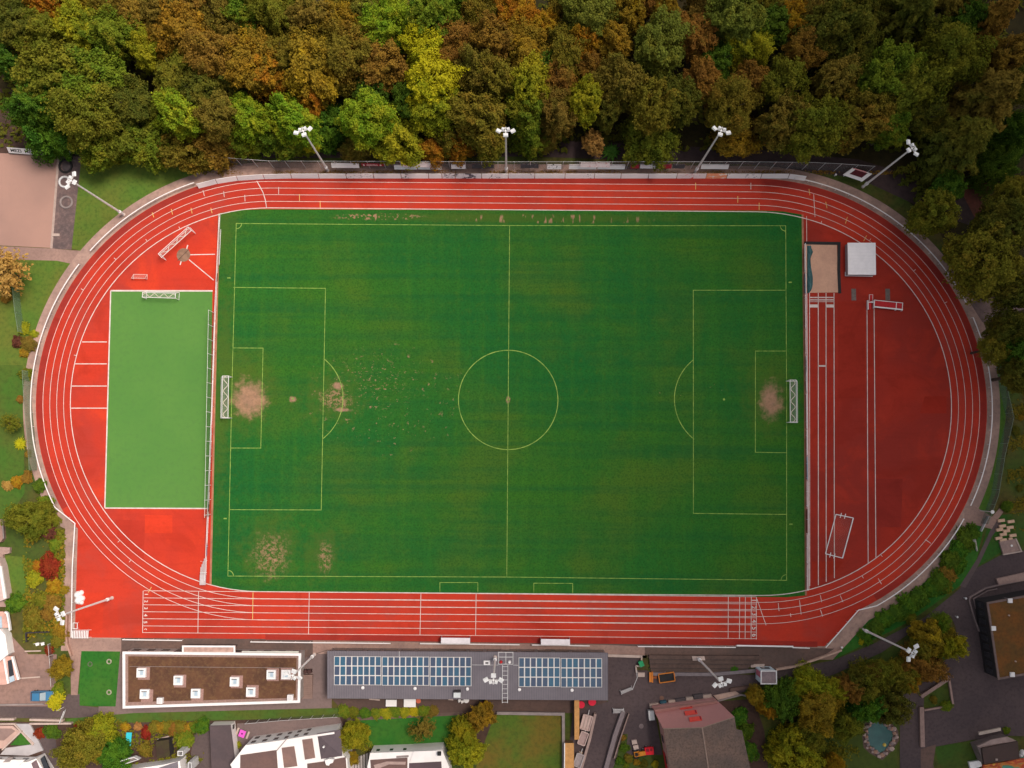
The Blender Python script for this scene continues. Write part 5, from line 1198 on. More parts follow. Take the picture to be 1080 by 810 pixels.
def house_b():
    t = thing('white_house', 'white house with grey roof inset cut by the lower border near the narrow lane', 'house', (*G(165, 806), 0))
    H = 3.4
    MB().prism(foot([(131, 809), (137, 806.5), (180, 800.2), (196.5, 796.3), (201.5, 830)], [(128, 830)], H), 0, H).build('wall', m_whitew, t)
    blk(t, 'roof_inset', [(164, 811), (187.5, 803.2), (189.5, 830), (160, 830)], H - .2, H + .1, m_greyr)
    for pts in ([(126, 803), (141, 798.8), (146, 801), (131, 806), (127, 810)],): MB().wall(GL(pts, 4.), .14, 3.0, 4.0).build('balcony_rail', m_steel, t)
    blk(t, 'balcony', [(126, 803), (141, 799), (146, 801), (131, 806.5), (127, 812)], 2.8, 3.1, m_conc)
    MB().wall(GL([(187.5, 792.5), (192.5, 792.5), (192.5, 797), (187.5, 797)], 4.), .14, 0.2, 4.0, True).build('stair_frame', m_steel, t)
    MB().wall(GL([(198.5, 804.5), (201.5, 804.5), (202, 812), (198.5, 812)], 4.), .14, 0.2, 4.0, True).build('balcony_rail', m_steel, t)
house_b()
def house_c():
    t = thing('narrow_house', 'narrow house with dark flat roof and white upper rim', 'house', (*G(235, 785), 0))
    H = 2.9
    blk(t, 'wall', [(221.2, 765.4), (243.3, 764.8), (247.4, 798), (247, 830), (224, 830)], 0, H - .15, m_whitew)
    blk(t, 'roof', [(221.2, 765.4), (243.3, 764.8), (247.4, 798), (247, 830), (224, 830)], H - .14, H, surf('dark_flat_roof', (.10, .072, .075), (.085, .064, .068), .4, 2.5, (.06, .045, .048), .35))
    blk(t, 'lower_roof', [(244.5, 800.5), (252, 800.5), (253, 830), (245, 830)], 0.1, 1.8, m_greyr)
    a = G(243.6, 769, 2.9); MB().box(a[0] + .02, a[1], .9, .08, .7, 1.0).build('window', m_glass_d, t)
house_c()
def house_d():
    t = thing('white_villa', 'large white villa with cut out roof terraces and a dark hipped corner', 'house', (*G(308, 790), 0))
    H = 5.6
    brown = surf('brown_flat_roof', (.165, .098, .085), (.135, .085, .078), .4, 2.5, (.10, .06, .055), .35)
    MB().prism(foot([(252.5, 796), (268, 776.3), (303, 771.5), (333, 766.5), (359.5, 762.8)], [(362, 797), (366, 800), (368, 830), (254, 830)], H), 0, H).build('wall', m_whitew, t)
    blk(t, 'flat_roof', [(253.4, 796.4), (291.6, 791), (294.4, 830), (253, 830)], H - .37, H + .05, brown)
    for pts in ([(297, 788.8), (310.3, 787), (313.6, 808), (299.6, 810)], [(318.6, 780.2), (329.4, 778.8), (332.5, 799.3), (321.6, 801.3)]): blk(t, 'roof_terrace', pts, H, H + .07, surf('terrace_boards', (.25, .15, .125), (.20, .125, .11), .6, 3., (.13, .08, .07), .35) if 'terrace_boards' not in bpy.data.materials else bpy.data.materials['terrace_boards'])
    q = [V(334.5, 773.4, H + .05), V(358.9, 769.4, H + .05), V(361.2, 797.2, H + .05), V(338.6, 800.6, H + .05)]; ap = V(346.5, 785.5, H + .9)
    MB().add(q + [ap], [(1, 0, 4), (2, 1, 4), (3, 2, 4), (0, 3, 4), (0, 1, 2, 3)]).build('hipped_roof', surf('slate_grey_roof', (.125, .095, .105), (.105, .082, .092), .4, 3., (.08, .06, .07), .3), t)
    blk(t, 'flat_roof', [(324, 805.5), (342, 803), (364.5, 798.5), (367, 830), (324.5, 830)], H - .37, H + .06, brown)
    blk(t, 'chimney', [(342.6, 802), (347, 800.5), (352, 801), (351, 804.6), (348, 805.5), (347, 807.5), (344, 807), (343, 804.5)], H, H + 1.1, m_whitew)
    c = G(326.9 + 15, 787, H + .5); MB().cyl(c[0], c[1], H, H + 1.1, .16).build('flue', m_white, t)
    for a, b, n in (((268, 776.3), (303, 771.5), 3), ((303, 771.5), (333, 766.5), 3)):
        W_ = GL([a, b], 0); win_row(t, W_[0], W_[1], 3.5, 4.7, n, .38); win_row(t, W_[0], W_[1], .9, 2.1, n, .38)
    W_ = GL([(252.5, 796), (268, 776.3)], 0); MB().wall(GL([(303.6, 778), (291.6, 792)], H), .12, H, H + .15).build('roof_joint', m_conc, t)
    MB().wall(GL([(333.5, 767), (359, 763.2)], 0), .3, H, H + .35).build('parapet', m_whitew, t)
house_d()
def house_e():
    t = thing('white_bungalow', 'white flat roofed house with two roof levels right of the slatted deck', 'house', (*G(430, 800), 0))
    H = 4.6; brown = bpy.data.materials['brown_flat_roof']
    MB().prism(foot([(391.5, 800), (394.5, 786), (436, 784.6), (468, 782.6), (475.5, 800), (479, 830)], [(390, 830)], H), 0, H).build('wall', m_whitew, t)
    MB().prism(GL([(432.5, 803), (436.5, 792), (467, 791), (466.2, 802.4)], H), H, H + .3).build('upper_roof', m_whitew, t)
    blk(t, 'flat_roof', [(390.5, 801.5), (429.8, 799), (429.5, 830), (392.5, 830)], H - .28, H + .05, brown)
    blk(t, 'flat_roof', [(431.5, 805), (465.4, 803.2), (467, 830), (431, 830)], H - .28, H + .07, surf('plum_flat_roof', (.105, .070, .080), (.09, .064, .072), .4, 2.5, (.065, .048, .055), .3))
    blk(t, 'roof_ledge', [(394, 807), (408, 803.2), (428, 803.5), (427.5, 806.5), (410, 806.3), (396, 812)], H - .1, H + .16, plain('beige_ledge', (.40, .28, .25), .15))
    c = G(463.5, 794, H + .3); v = MB().box(c[0], c[1], H + .3, .62, .55, .75).build('chimney', m_black, t)
    MB().prism(GL([(418, 797.2), (431, 796.4), (431, 798.5), (418, 799.4)], H), H - .2, H + .04).build('roof_slot', m_conc, t)
    W_ = GL([(394.5, 786), (436, 784.6)], 0); win_row(t, W_[0], W_[1], 2.6, 3.6, 3, .25)
house_e()
o = thing('slatted_deck', 'pale slatted timber deck left of the white flat roofed house', 'deck', (*G(380, 805), 0))
for i in range(7):
    MB().prism(GL([(371 + i * 3, 801 - i * 1.2), (373 + i * 3, 800.2 - i * 1.2), (374 + i * 3, 830), (371.5 + i * 3, 830)], .5), .05, .5).build('board', plain('weathered_boards', (.42, .37, .35), .15, 2.) if 'weathered_boards' not in bpy.data.materials else bpy.data.materials['weathered_boards'], o)

def townhouses():
    pinkw = plain('pink_facade', (.62, .36, .30), .18, .8)
    t = thing('townhouse', 'pale townhouse with pink balconies cut by the left border, upper one', 'house', (*G(0, 615), 0))
    blk(t, 'roof', [(-80, 588), (-2, 588), (1.6, 598), (6.8, 631.5), (0, 634), (-80, 636)], 0, 2.2, plain('pinkish_roof', (.58, .43, .40), .12))
    MB().wall(GL([(.6, 597), (5.8, 631)], 2.2), .45, 2.0, 2.4).build('parapet', m_whitew, t)
    blk(t, 'ledge', [(-80, 577.5), (1, 577), (10.5, 577.6), (10, 583.5), (3, 585), (3.5, 592), (8, 614), (10, 630), (6, 640), (-80, 640)], 0, .7, plain('stone_ledge', (.38, .25, .215), .2))
    t2 = thing('brown_outhouse', 'narrow brown roof edge at the left border beside the big dark shrub', 'outhouse', (*G(0, 558), 0))
    blk(t2, 'roof', [(-60, 547), (1.5, 548), (3, 568), (.5, 572), (-60, 572)], 0, 1.2, plain('brown_roof', (.30, .18, .15), .15))
    blk(t2, 'gutter', [(1.6, 548), (2.8, 548), (4.2, 568), (3.1, 568)], 1.0, 1.25, m_conc)
    t = thing('townhouse', 'white townhouse with round balcony at the left border, lower one', 'house', (*G(0, 690), 0))
    blk(t, 'roof', [(-80, 664), (0, 663.5), (5.6, 670), (8.6, 690), (0, 697), (-80, 700)], 0, 2.2, m_whitew)
    blk(t, 'balcony', [(-80, 645), (3, 645), (6, 648), (8.5, 662), (-80, 665)], 1.2, 1.5, pinkw)
    MB().wall(GL([(5, 645.5), (7.3, 647), (9, 656), (10.2, 665)], 1.7), .28, 1.2, 1.75).build('balcony_parapet', m_whitew, t)
    blk(t, 'glass_roof', [(-20, 652), (1.5, 650), (2.4, 662), (-20, 664)], 1.51, 1.6, m_glass)
    blk(t, 'terrace', [(-80, 697), (12.5, 692), (19.5, 716.5), (6, 722), (-80, 728)], 1.0, 1.2, pinkw)
    MB().wall(GL([(4, 694), (8.6, 721)], 1.5), .32, 1.0, 1.55).wall(GL([(12.6, 692.5), (19.4, 717)], 1.5), .32, 1.0, 1.55).build('terrace_parapet', m_whitew, t)
    blk(t, 'skylight', [(8, 697), (11.8, 695.6), (14.5, 712), (9.6, 714)], 1.21, 1.35, m_glass_d)
    blk(t, 'pale_panel', [(9.6, 714.2), (14.3, 712.4), (15.3, 718), (10.4, 720)], 1.21, 1.4, m_glass)
townhouses()
# ------------------------------------------------------------------ walls, paths and small things
def low_wall(label, pts, w, h, mat=None, name='low_wall', closed=False):
    o = MB().wall(GL(pts, h), w, 0.02, h, closed).build(name, mat or m_beige); return tag(o, label, 'wall')
low_wall('pale wall along the lane, right half, ending at the lattice gate', [(31, 759.3), (66, 760.2)], .35, .9)
low_wall('pale wall stub along the lane at the left border', [(-40, 758.6), (14.5, 758.8)], .35, .9)
low_wall('long thin pale wall below the lattice gate', [(31, 763.6), (75, 763.2)], .3, .9)
low_wall('pale curved wall on the left of the footpath', [(70, 649), (69.2, 668), (70.5, 680), (74.5, 692)], .25, .8, plain('sandy_wall', (.45, .27, .21), .2))
low_wall('grey wall round the square lawn', [(524, 752.3), (594.2, 753.3), (594.5, 830)], .5, .7, m_conc)
low_wall('beige wall beside the grey trailers', [(628, 753), (622, 780), (612, 815)], .45, 1.0, plain('tan_wall', (.36, .25, .22), .2))
low_wall('grey ramp wall from the metal platform down to the lower border', [(657.5, 751), (649, 775), (638, 815)], .75, 1.1, plain('ramp_concrete', (.21, .165, .17), .15))
low_wall('thin rail wall right of the grey ramp wall', [(663.3, 753), (654, 780), (648, 800)], .2, .8, plain('brown_rail', (.27, .185, .16), .2))
low_wall('pale wall edge above the asphalt yard right of the solar roof', [(641.5, 691.5), (682, 692.8)], .45, .5)
low_wall('grey kerb wall below the terrace steps', [(688, 711), (752, 711.5), (792, 708), (800, 707.5)], .55, .7, plain('blue_grey_kerb', (.20, .165, .175), .2))
low_wall('pale wall curving from the kiosk along the access road', [(819, 706.5), (838, 703.5), (866, 694), (888, 686)], .3, .8, plain('peach_wall', (.52, .34, .27), .2))
low_wall('pale wall band with broad top below the triangle lawn', [(972.3, 746), (973.4, 788)], .75, .7, plain('triangle_wall', (.34, .22, .19), .2))
low_wall('slanting double wall on the upper side of the triangle lawn', [(971.8, 735), (1001.5, 715.3)], .6, .6, bpy.data.materials['triangle_wall'])
low_wall('pale upright wall on the right side of the triangle lawn', [(1001.3, 716), (1005.2, 742.5)], .35, .6, bpy.data.materials['triangle_wall'])
low_wall('short pale wall at the foot of the triangle lawn', [(975, 749.3), (995, 745.8)], .3, .5, bpy.data.materials['triangle_wall'])
o = MB().obox(*(lambda a, b: ((a + b) / 2, b - a, Vector((.0, .5, 0)), Vector((0, 0, .45))))(V(1032, 773.6, .25), V(1055, 768.8, .25))).build('pale_bench', plain('cream_bench', (.62, .50, .43), .1)); tag(o, 'long cream bench on the grass above the dark shed', 'bench')
low_wall('brown wall round the planted bed in the asphalt yard', [(770, 728), (800, 723.5), (820, 722.5)], .6, .6, plain('brown_bed_wall', (.13, .075, .06), .2))
# terrace steps
def steps():
    t = thing('terrace_steps', 'broad brown spectator terrace steps left of the white kiosk', 'terrace', (*G(745, 697), 0))
    cols = [surf(f'terrace_step_{i}', (.125 - .006 * (i % 2), .078, .064), (.100, .066, .056), .5, 2.2, (.06, .04, .035), .5) for i in range(2)]
    for i in range(4):
        y0 = 690.3 + i * 4.7; 
        MB().prism(GL([(684 + i * .6, y0), (800 - i * 4, y0 + .8), (800 - i * 6, y0 + 5.2), (684 + i * .8, y0 + 4.6)], 0), .02, .62 - i * .13).build('step', cols[i % 2], t)
        MB().wall(GL([(684, y0 + 4.5), (799 - i * 5, y0 + 5.1)], 0), .12, .05, .645 - i * .13).build('step_edge', plain('dark_step_edge', (.065, .045, .040), .2) if 'dark_step_edge' not in bpy.data.materials else bpy.data.materials['dark_step_edge'], t)
steps()
o = MB().prism(GL([(729, 691.3), (742, 691.3), (743, 695.5), (730, 696)]), .3, .72).build('mast_plinth', m_beige); tag(o, 'pale broken slab at the foot of the terrace floodlight mast', 'slab')
def stairs(label, a0, a1, b0, b1, n, mat, rise=0.05, name='outdoor_stairs'):
    """flight between edge a0-a1 (first nosing) and b0-b1 (last nosing)"""
    t = thing(name, label, 'stairs', (*G(*a0), 0))
    A0, A1, B0, B1 = (Vector(G(*p)) for p in (a0, a1, b0, b1))
    for i in range(n):
        u, v = i / n, (i + .86) / n
        MB().prism([tuple(A0.lerp(B0, u)), tuple(A1.lerp(B1, u)), tuple(A1.lerp(B1, v)), tuple(A0.lerp(B0, v))], .03, .12 + rise * (n - i)).build('step', mat, t)
stairs('brown outdoor steps between the brown roof and the green strip', (319.5, 711), (330.5, 711), (318.5, 737), (329.5, 737), 12, plain('brown_step', (.24, .155, .13), .15))
def metal_platform(label, pts, railpts):
    t = thing('metal_platform', label, 'platform', (*G(*pts[0]), 0))
    P = GL(pts, .8); MB().prism(P, .62, .8).build('deck', plain('grating_deck', (.27, .23, .23), .2, 3.) if 'grating_deck' not in bpy.data.materials else bpy.data.materials['grating_deck'], t)
    a, b, c, d = (Vector((*p, .83)) for p in P)
    mb = MB()
    for i in range(1, 5): u = i / 5; mb.tube(a.lerp(d, u), b.lerp(c, u), .03, n=4)
    mb.build('grating', m_steel, t)
    if railpts: MB().path([(*p, 1.7) for p in GL(railpts, 1.7)], .05, 5).build('handrail', m_steel, t)
    for p in P: MB().tube((*p, .02), (*p, .62), .06).build('leg', m_steel, t)
metal_platform('tilted grey metal platform in the asphalt yard left of the orange trailer', [(654.3, 728.8), (666.3, 724.3), (667.4, 727.5), (655.6, 732.6)], [(667, 727.5), (672, 715), (671.5, 707)])
metal_platform('small grey metal platform at the head of the ramp wall', [(646.5, 748), (658, 748), (659, 752), (647, 752.5)], [(646.5, 748), (658, 748)])
def planter():
    t = thing('planter_bed', 'L shaped planted bed with stone edge at the asphalt yard corner', 'planter', (*G(681, 700), 0))
    MB().prism(GL([(677.5, 691.5), (683, 691.5), (683.5, 707), (671.5, 707), (671.5, 703.5), (677.3, 703.5)], .6), 0, .5).build('soil', surf('bed_plants', (.10, .08, .02), (.06, .05, .018), .6, 2.5, (.03, .025, .01), .5), t)
    MB().wall(GL([(670.5, 702.4), (676.5, 702.8), (676.8, 691.8)], .6), .25, 0, .65).wall(GL([(670.6, 702.4), (671.5, 709.5)], .6), .25, 0, .65).build('edge', m_beige, t)
    o = MB().box(*G(676, 711), .06, 1.2, .75, .5).build('stone_block', m_beige); tag(o, 'pale stone block at the foot of the L shaped bed', 'block')
planter()
def wheelie(label, px, py, col, name='wheeled_bin', s=(.7, .8, 1.1), rot=.4):
    x, y = G(px, py); t = thing(name, label, 'bin', (x, y, .06))
    MB().box(x, y, .16, s[0], s[1], s[2] - .1, rot).build('body', plain(name + '_' + str(px), col, .15), t)
    MB().box(x, y, .16 + s[2] - .1 + .003, s[0] * 1.08, s[1] * 1.08, .08, rot).build('lid', plain(name + '_lid_' + str(px), tuple(c * 1.15 for c in col), .15), t)
    for k in (-.3, .3): MB().tube((x + k, y + s[1] * .45, .16), (x + k + .06, y + s[1] * .45, .16), .1, n=8).build('wheel', m_black, t)
wheelie('green wheeled bin beside the L shaped planted bed', 675.5, 698.8, (.02, .26, .10), s=(.75, .9, 1.1))
wheelie('left of two dark bins at the top of the brown steps', 323, 707.3, (.05, .022, .02), s=(.6, .6, .9))
wheelie('right of two dark bins at the top of the brown steps', 327.6, 707.2, (.05, .022, .02), s=(.6, .6, .9))
wheelie('white tall bin at the left wall of the barn house', 686, 752.5, (.66, .64, .62), s=(.9, 1.5, 1.3), rot=.1)
for px, py, c, s, lb in ((689.5, 743.3, (.46, .34, .29), (1.6, .75), 'first pale crate along the barn eaves from the left'), (699, 740.3, (.03, .10, .14), (1.1, .7), 'teal crate along the barn eaves'), (708, 739.9, (.50, .38, .32), (1.2, .8), 'second pale crate, right of the teal one'), (717, 737.2, (.10, .08, .085), (1.8, .55), 'long dark crate along the barn eaves'), (726.8, 737.0, (.46, .36, .31), (1.25, .85), 'third pale crate along the barn eaves'), (736, 733.8, (.085, .07, .075), (1.7, .8), 'dark crate nearest the pale concrete strip'), (745, 734.2, (.46, .35, .30), (1.6, .8), 'pale crate at the right end of the barn eaves')):
    x, y = G(px, py); t = thing('crate', lb, 'crate', (x, y, .06), 'crates along the barn eaves')
    MB().box(x, y, .06, s[0], s[1], .7, .12).build('body', plain(f'crate_{px}', c, .2, 2.), t); MB().box(x, y, .763, s[0] * .9, s[1] * .85, .05, .12).build('lid', plain(f'crate_lid_{px}', tuple(k * .88 for k in c), .2, 2.), t)
o = MB().prism(GL([(752.5, 733.6), (775.5, 728.8), (781, 732.5), (757, 738.2)], .3), .02, .3).build('concrete_strip', plain('peach_concrete', (.50, .34, .28), .2, 1.)); tag(o, 'pale concrete loading strip right of the barn house roof', 'ramp')
o = MB().wall(GL([(757.5, 739.4), (782, 733), (793, 735.5)], .6), .25, .02, .6).build('low_wall', m_conc); tag(o, 'thin grey wall below the pale concrete strip', 'wall')
o = MB().disc(*G(676.3, 765.8), .066, .42, 14).build('manhole_cover', plain('manhole_metal', (.20, .15, .15), .2)); tag(o, 'pale round manhole cover in the yard left of the barn', 'manhole')
o = MB().disc(*G(697.8, 736), .066, .38, 14).build('manhole_cover', plain('rust_manhole', (.20, .10, .07), .2)); tag(o, 'rusty round manhole cover above the teal crate', 'manhole')

def wheel(parent, c, axis, r=.3, w=.2):
    c, axis = Vector(c), Vector(axis).normalized()
    t = MB().tube(c - axis * w / 2, c + axis * w / 2, r, n=14).build('wheel', m_black, parent); MB().tube(c - axis * (w / 2 + .01), c + axis * (w / 2 + .01), r * .5, n=10).build('rim', m_steel, t)
def tractor(label, px, py, col, ang=0.):
    x, y = G(px, py); t = thing('mower_tractor', label, 'tractor', (x, y, .06)); c, s = math.cos(ang), math.sin(ang); d = Vector((c, s, 0)); n = Vector((-s, c, 0)); z = Vector((0, 0, 1)); o = Vector((x, y, .06)); mt = plain(f'paint_{px}', col, .12)
    MB().obox(o + d * .45 + z * .75, d * 1.1, n * .7, z * .5).build('bonnet', mt, t)
    MB().obox(o - d * .5 + z * .55, d * .9, n * .9, z * .3).build('body', mt, t)
    MB().obox(o - d * .55 + z * .85, d * .5, n * .5, z * .3).build('seat', m_black, t)
    for a, b, r in ((.75, .55, .3), (.75, -.55, .3), (-.65, .62, .45), (-.65, -.62, .45)): wheel(t, o + d * a + n * b + z * r, n, r)
    MB().tube(o - d * .1 + z * .8, o - d * .2 + z * 1.25, .04).build('steering_column', m_black, t)
def orange_plough():
    x, y = G(687.2, 713.2); t = thing('snow_plough', 'narrow upright orange plough blade left of the orange trailer', 'plough', (x, y, .06)); o = Vector((x, y, .06)); z = Vector((0, 0, 1))
    mb = MB()
    for i in range(5): a = -.5 + i * .25; mb.obox(o + Vector((.12 * (1 - (i - 2) ** 2 / 4), 0, .2 + i * .17)), (.1, 0, 0), (0, 1.85, 0), (0, 0, .2))
    mb.obox(o + Vector((-.25, 0, .75)), (.55, 0, 0), (0, 1.7, 0), (0, 0, .08)).build('blade', m_orange, t)
    MB().obox(o + Vector((.45, -.1, .45)), (.7, 0, 0), (0, .35, 0), (0, 0, .3)).build('hitch', plain('rust_hitch', (.30, .09, .03), .2), t)
    tag(MB().dome(*G(691.5, 712), .06, .42, .5, 12, 4).build('rusty_drum', plain('rusty_drum', (.30, .10, .045), .2)), 'rusty round drum between the orange plough and the trailer', 'drum')
orange_plough()
def trailer(label, px, py, L, Wd, ang, side, bed, h=.75, name='flat_trailer', nbars=0):
    x, y = G(px, py, .7); c, s = math.cos(ang), math.sin(ang); d = Vector((c, s, 0)); n = Vector((-s, c, 0)); z = Vector((0, 0, 1)); o = Vector((x, y, .06)); t = thing(name, label, 'trailer', (x, y, .06))
    MB().obox(o + z * .6, d * L, n * Wd, z * .12).build('bed', bed, t)
    for a, b, u, v in ((0, Wd / 2, d * L, n * .14), (0, -Wd / 2, d * L, n * .14)): MB().obox(o + n * b + z * .78, u, v, z * .42).build('side_board', side, t)
    for a in (-1, 1): MB().obox(o + d * a * (L / 2) + z * .78, d * .14, n * (Wd - .16), z * .42).build('end_board', side, t)
    MB().tube(o + d * L / 2 + z * .5, o + d * (L / 2 + .9) + z * .45, .07).build('drawbar', m_steel, t)
    for b in (-1, 1): wheel(t, o + n * b * (Wd / 2 - .02) + z * .32 - d * .1, n, .3, .18)
    for i in range(nbars): MB().obox(o + n * (Wd * ((i + 1) / (nbars + 1) - .5)) + z * .74, d * (L - .3), n * .16, z * .16).build('cargo_bar', m_beige, t)
trailer('orange framed trailer with dark bed in the asphalt yard', 703, 714.3, 2.75, 1.5, math.radians(8), m_orange, m_black)
pk = plain('pale_pink_boards', (.58, .42, .38), .12, 2.)
trailer('upper grey pink flat trailer beside the long orange roof', 618.3, 761.8, 2.5, 1.65, math.radians(75), pk, pk, nbars=2)
trailer('middle grey pink flat trailer below the upper one', 614.8, 778.5, 2.2, 1.3, math.radians(70), pk, plain('dusty_boards', (.42, .29, .27), .15, 2.))
trailer('lowest grey flat trailer near the lower border', 610.3, 801.5, 2.2, 1.3, math.radians(70), plain('grey_boards', (.46, .40, .40), .15, 2.), plain('grey_bed', (.36, .30, .30), .2))
o = MB().dome(*G(612.4, 793.8), .06, .35, .5, 10, 3).build('sack', plain('tan_sack', (.62, .42, .30), .15)); tag(o, 'tan sack at the head of the lowest trailer', 'sack')
tractor('orange compact tractor beside the red one at the garden bed', 674, 793.6, (.62, .22, .02), math.radians(10))
def red_machine():
    x, y = G(684, 790.5); t = thing('red_sweeper', 'bright red sweeper machine right of the orange tractor', 'machine', (x, y, .06)); o = Vector((x, y, .06)); z = Vector((0, 0, 1))
    MB().obox(o + z * .65, (1.55, .12, 0), (-.1, 1.25, 0), z * .6).build('hopper', plain('bright_red', (.66, .012, .025), .1), t)
    MB().obox(o + z * 1.0 + Vector((-.3, .2, 0)), (.5, 0, 0), (0, .5, 0), z * .14).obox(o + z * 1.0 + Vector((.3, .25, 0)), (.35, 0, 0), (0, .4, 0), z * .14).build('cover_plate', plain('dark_red_plate', (.22, .01, .02), .1), t)
    for a in (-.5, .5):
        for b in (-.62, .62): wheel(t, o + Vector((a, b, .25)), (0, 1, 0), .25, .15)
red_machine()
for px, py, lb in ((668.6, 781.6, 'upper of two pale boxes above the orange tractor'), (670.2, 787.0, 'lower of two pale boxes above the orange tractor')):
    x, y = G(px, py); t = thing('storage_box', lb, 'box', (x, y, .06)); MB().box(x, y, .06, .85, .65, .55, .2).build('body', pk, t); MB().box(x, y, .613, .9, .7, .07, .2).build('lid', m_beige, t)
for px, py, r, lb in ((613, 743.3, .62, 'left red round table beside the long orange roof'), (624.6, 740.2, .68, 'right red round table under the ribbed roof edge'), (441.3, 739.3, .42, 'orange red round table right of the two white tables')):
    x, y = G(px, py, .75); t = thing('round_table', lb, 'table', (x, y, .06)); MB().cyl(x, y, .72, .78, r, r, 22).build('tabletop', plain(f'red_top_{px}', (.70, .018, .05) if px > 500 else (.55, .12, .06), .08, 1.), t); MB().cyl(x, y, .06, .72, .06).build('stem', m_steel, t); MB().cyl(x, y, .06, .12, .3, .25).build('foot', m_steel, t)
for px, py, wx, wy, lb in ((412.6, 741.6, 1.9, 1.15, 'smaller white market table behind the solar roof building'), (432.2, 741.6, 2.1, 1.35, 'bigger white market table behind the solar roof building')):
    x, y = G(px, py, .8); t = thing('white_table', lb, 'table', (x, y, .05)); MB().box(x, y, .75, wx, wy, .06).build('tabletop', m_white, t)
    for a in (-1, 1):
        for b in (-1, 1): MB().tube((x + a * (wx / 2 - .1), y + b * (wy / 2 - .1), .05), (x + a * (wx / 2 - .1), y + b * (wy / 2 - .1), .75), .04).build('leg', m_steel, t)
def chair_set():
    x, y = G(491.8, 738.5, .75); t = thing('round_table', 'white round garden table below the grey chimney', 'table', (x, y, .05)); MB().cyl(x, y, .70, .75, .5, .5, 18).build('tabletop', m_white, t); MB().cyl(x, y, .05, .70, .05).build('stem', m_steel, t)
    for px, py, lb in ((484.8, 739, 'white garden chair farthest left of the round white table'), (487.8, 740, 'white garden chair nearest the round white table')):
        x, y = G(px, py, .5); c = thing('garden_chair', lb, 'chair', (x, y, .05)); MB().box(x, y, .42, .45, .45, .05, .4).build('seat', m_white, c); MB().box(x - .18, y - .1, .47, .05, .45, .4, .4).build('backrest', m_white, c)
        for a in (-.18, .18):
            for b in (-.18, .18): MB().tube((x + a, y + b, .05), (x + a, y + b, .42), .02).build('leg', m_white, c)
    x, y = G(509, 739.5, .5); t = thing('grill', 'black and red barbecue cart under the ribbed roof edge', 'barbecue', (x, y, .05)); MB().box(x, y, .5, .9, .6, .5).build('body', m_black, t); MB().box(x + .1, y - .1, 1.003, .5, .35, .06).build('lid', plain('dark_red_lid', (.16, .02, .025), .1), t)
    for a in (-.35, .35): MB().tube((x + a, y, .05), (x + a, y, .5), .04).build('leg', m_steel, t)
    MB().tube(V(513.5, 735, .1), V(513.5, 747, .1), .06).build('drain_pipe', m_conc); tag(bpy.data.objects['drain_pipe'], 'pale pipe lying on the ground right of the barbecue cart', 'pipe')
    for px, w, lb in ((395, 1.9, 'pale plank lying under the left part of the ribbed roof edge'), (475.5, .85, 'short pale plank under the ribbed roof edge left of the chairs')):
        tag(MB().box(*G(px, 737.6), .05, w, .22, .12, -.08).build('plank', m_beige), lb, 'plank')
chair_set()
# long orange timber roofs
for pts, lb in (([(605.8, 738.5), (611, 738.5), (611, 780), (605.9, 780.2)], 'upper long orange timber lean-to roof right of the square lawn'), ([(595.5, 783.8), (605.3, 783.8), (605.6, 830), (595.2, 830)], 'lower broad orange timber roof with white left edge')):
    t = thing('timber_store', lb, 'shed', (*G(*pts[0]), 0)); P = GL(pts, 2.2)
    MB().prism(P, 2.05, 2.2).build('roof', m_timber, t); c = Vector((sum(p[0] for p in P) / 4, sum(p[1] for p in P) / 4)); Q = [(c.x + (p[0] - c.x) * .9, c.y + (p[1] - c.y) * .97) for p in P]
    MB().prism(Q, 0, 2.04).build('wall', plain('timber_wall', (.22, .12, .06), .2) if 'timber_wall' not in bpy.data.materials else bpy.data.materials['timber_wall'], t)
    if pts[0][0] < 600: MB().wall([P[0], P[3]], .16, 1.9, 2.26).build('edge_board', m_white, t)
# round clipped bushes in the bed
for px, py, r, c, lb in ((659, 789, 4.3, 'dark green', 'uppermost round clipped bush by the thin rail wall'), (653.5, 802, 4.4, 'deep green', 'bright round clipped bush nearest the ramp wall'), (663, 800, 4.4, 'olive brown', 'olive round clipped bush right of the bright one'), (671.5, 804.5, 3.6, 'golden', 'amber round clipped bush below the orange tractor'), (660.5, 807.5, 2.6, 'mid green', 'smallest round clipped bush at the lower border'), (680, 806, 4, 'dark olive', 'dark sprawling bush below the red machine'), (691, 806, 4, 'yellow green', 'yellow green bush at the foot of the barn wall'), (657.5, 778, 3.2, 'rust brown', 'reddish bush at the tip of the garden bed')): shrub(lb, px, py, r, c, 'clipped bushes in the yard bed', h=1.0)
structure(sheet('yard_bed', [(657, 774), (662, 774), (660, 798), (690, 796), (700, 796), (704, 830), (640, 830), (650, 800)], .062, m_lawn4))
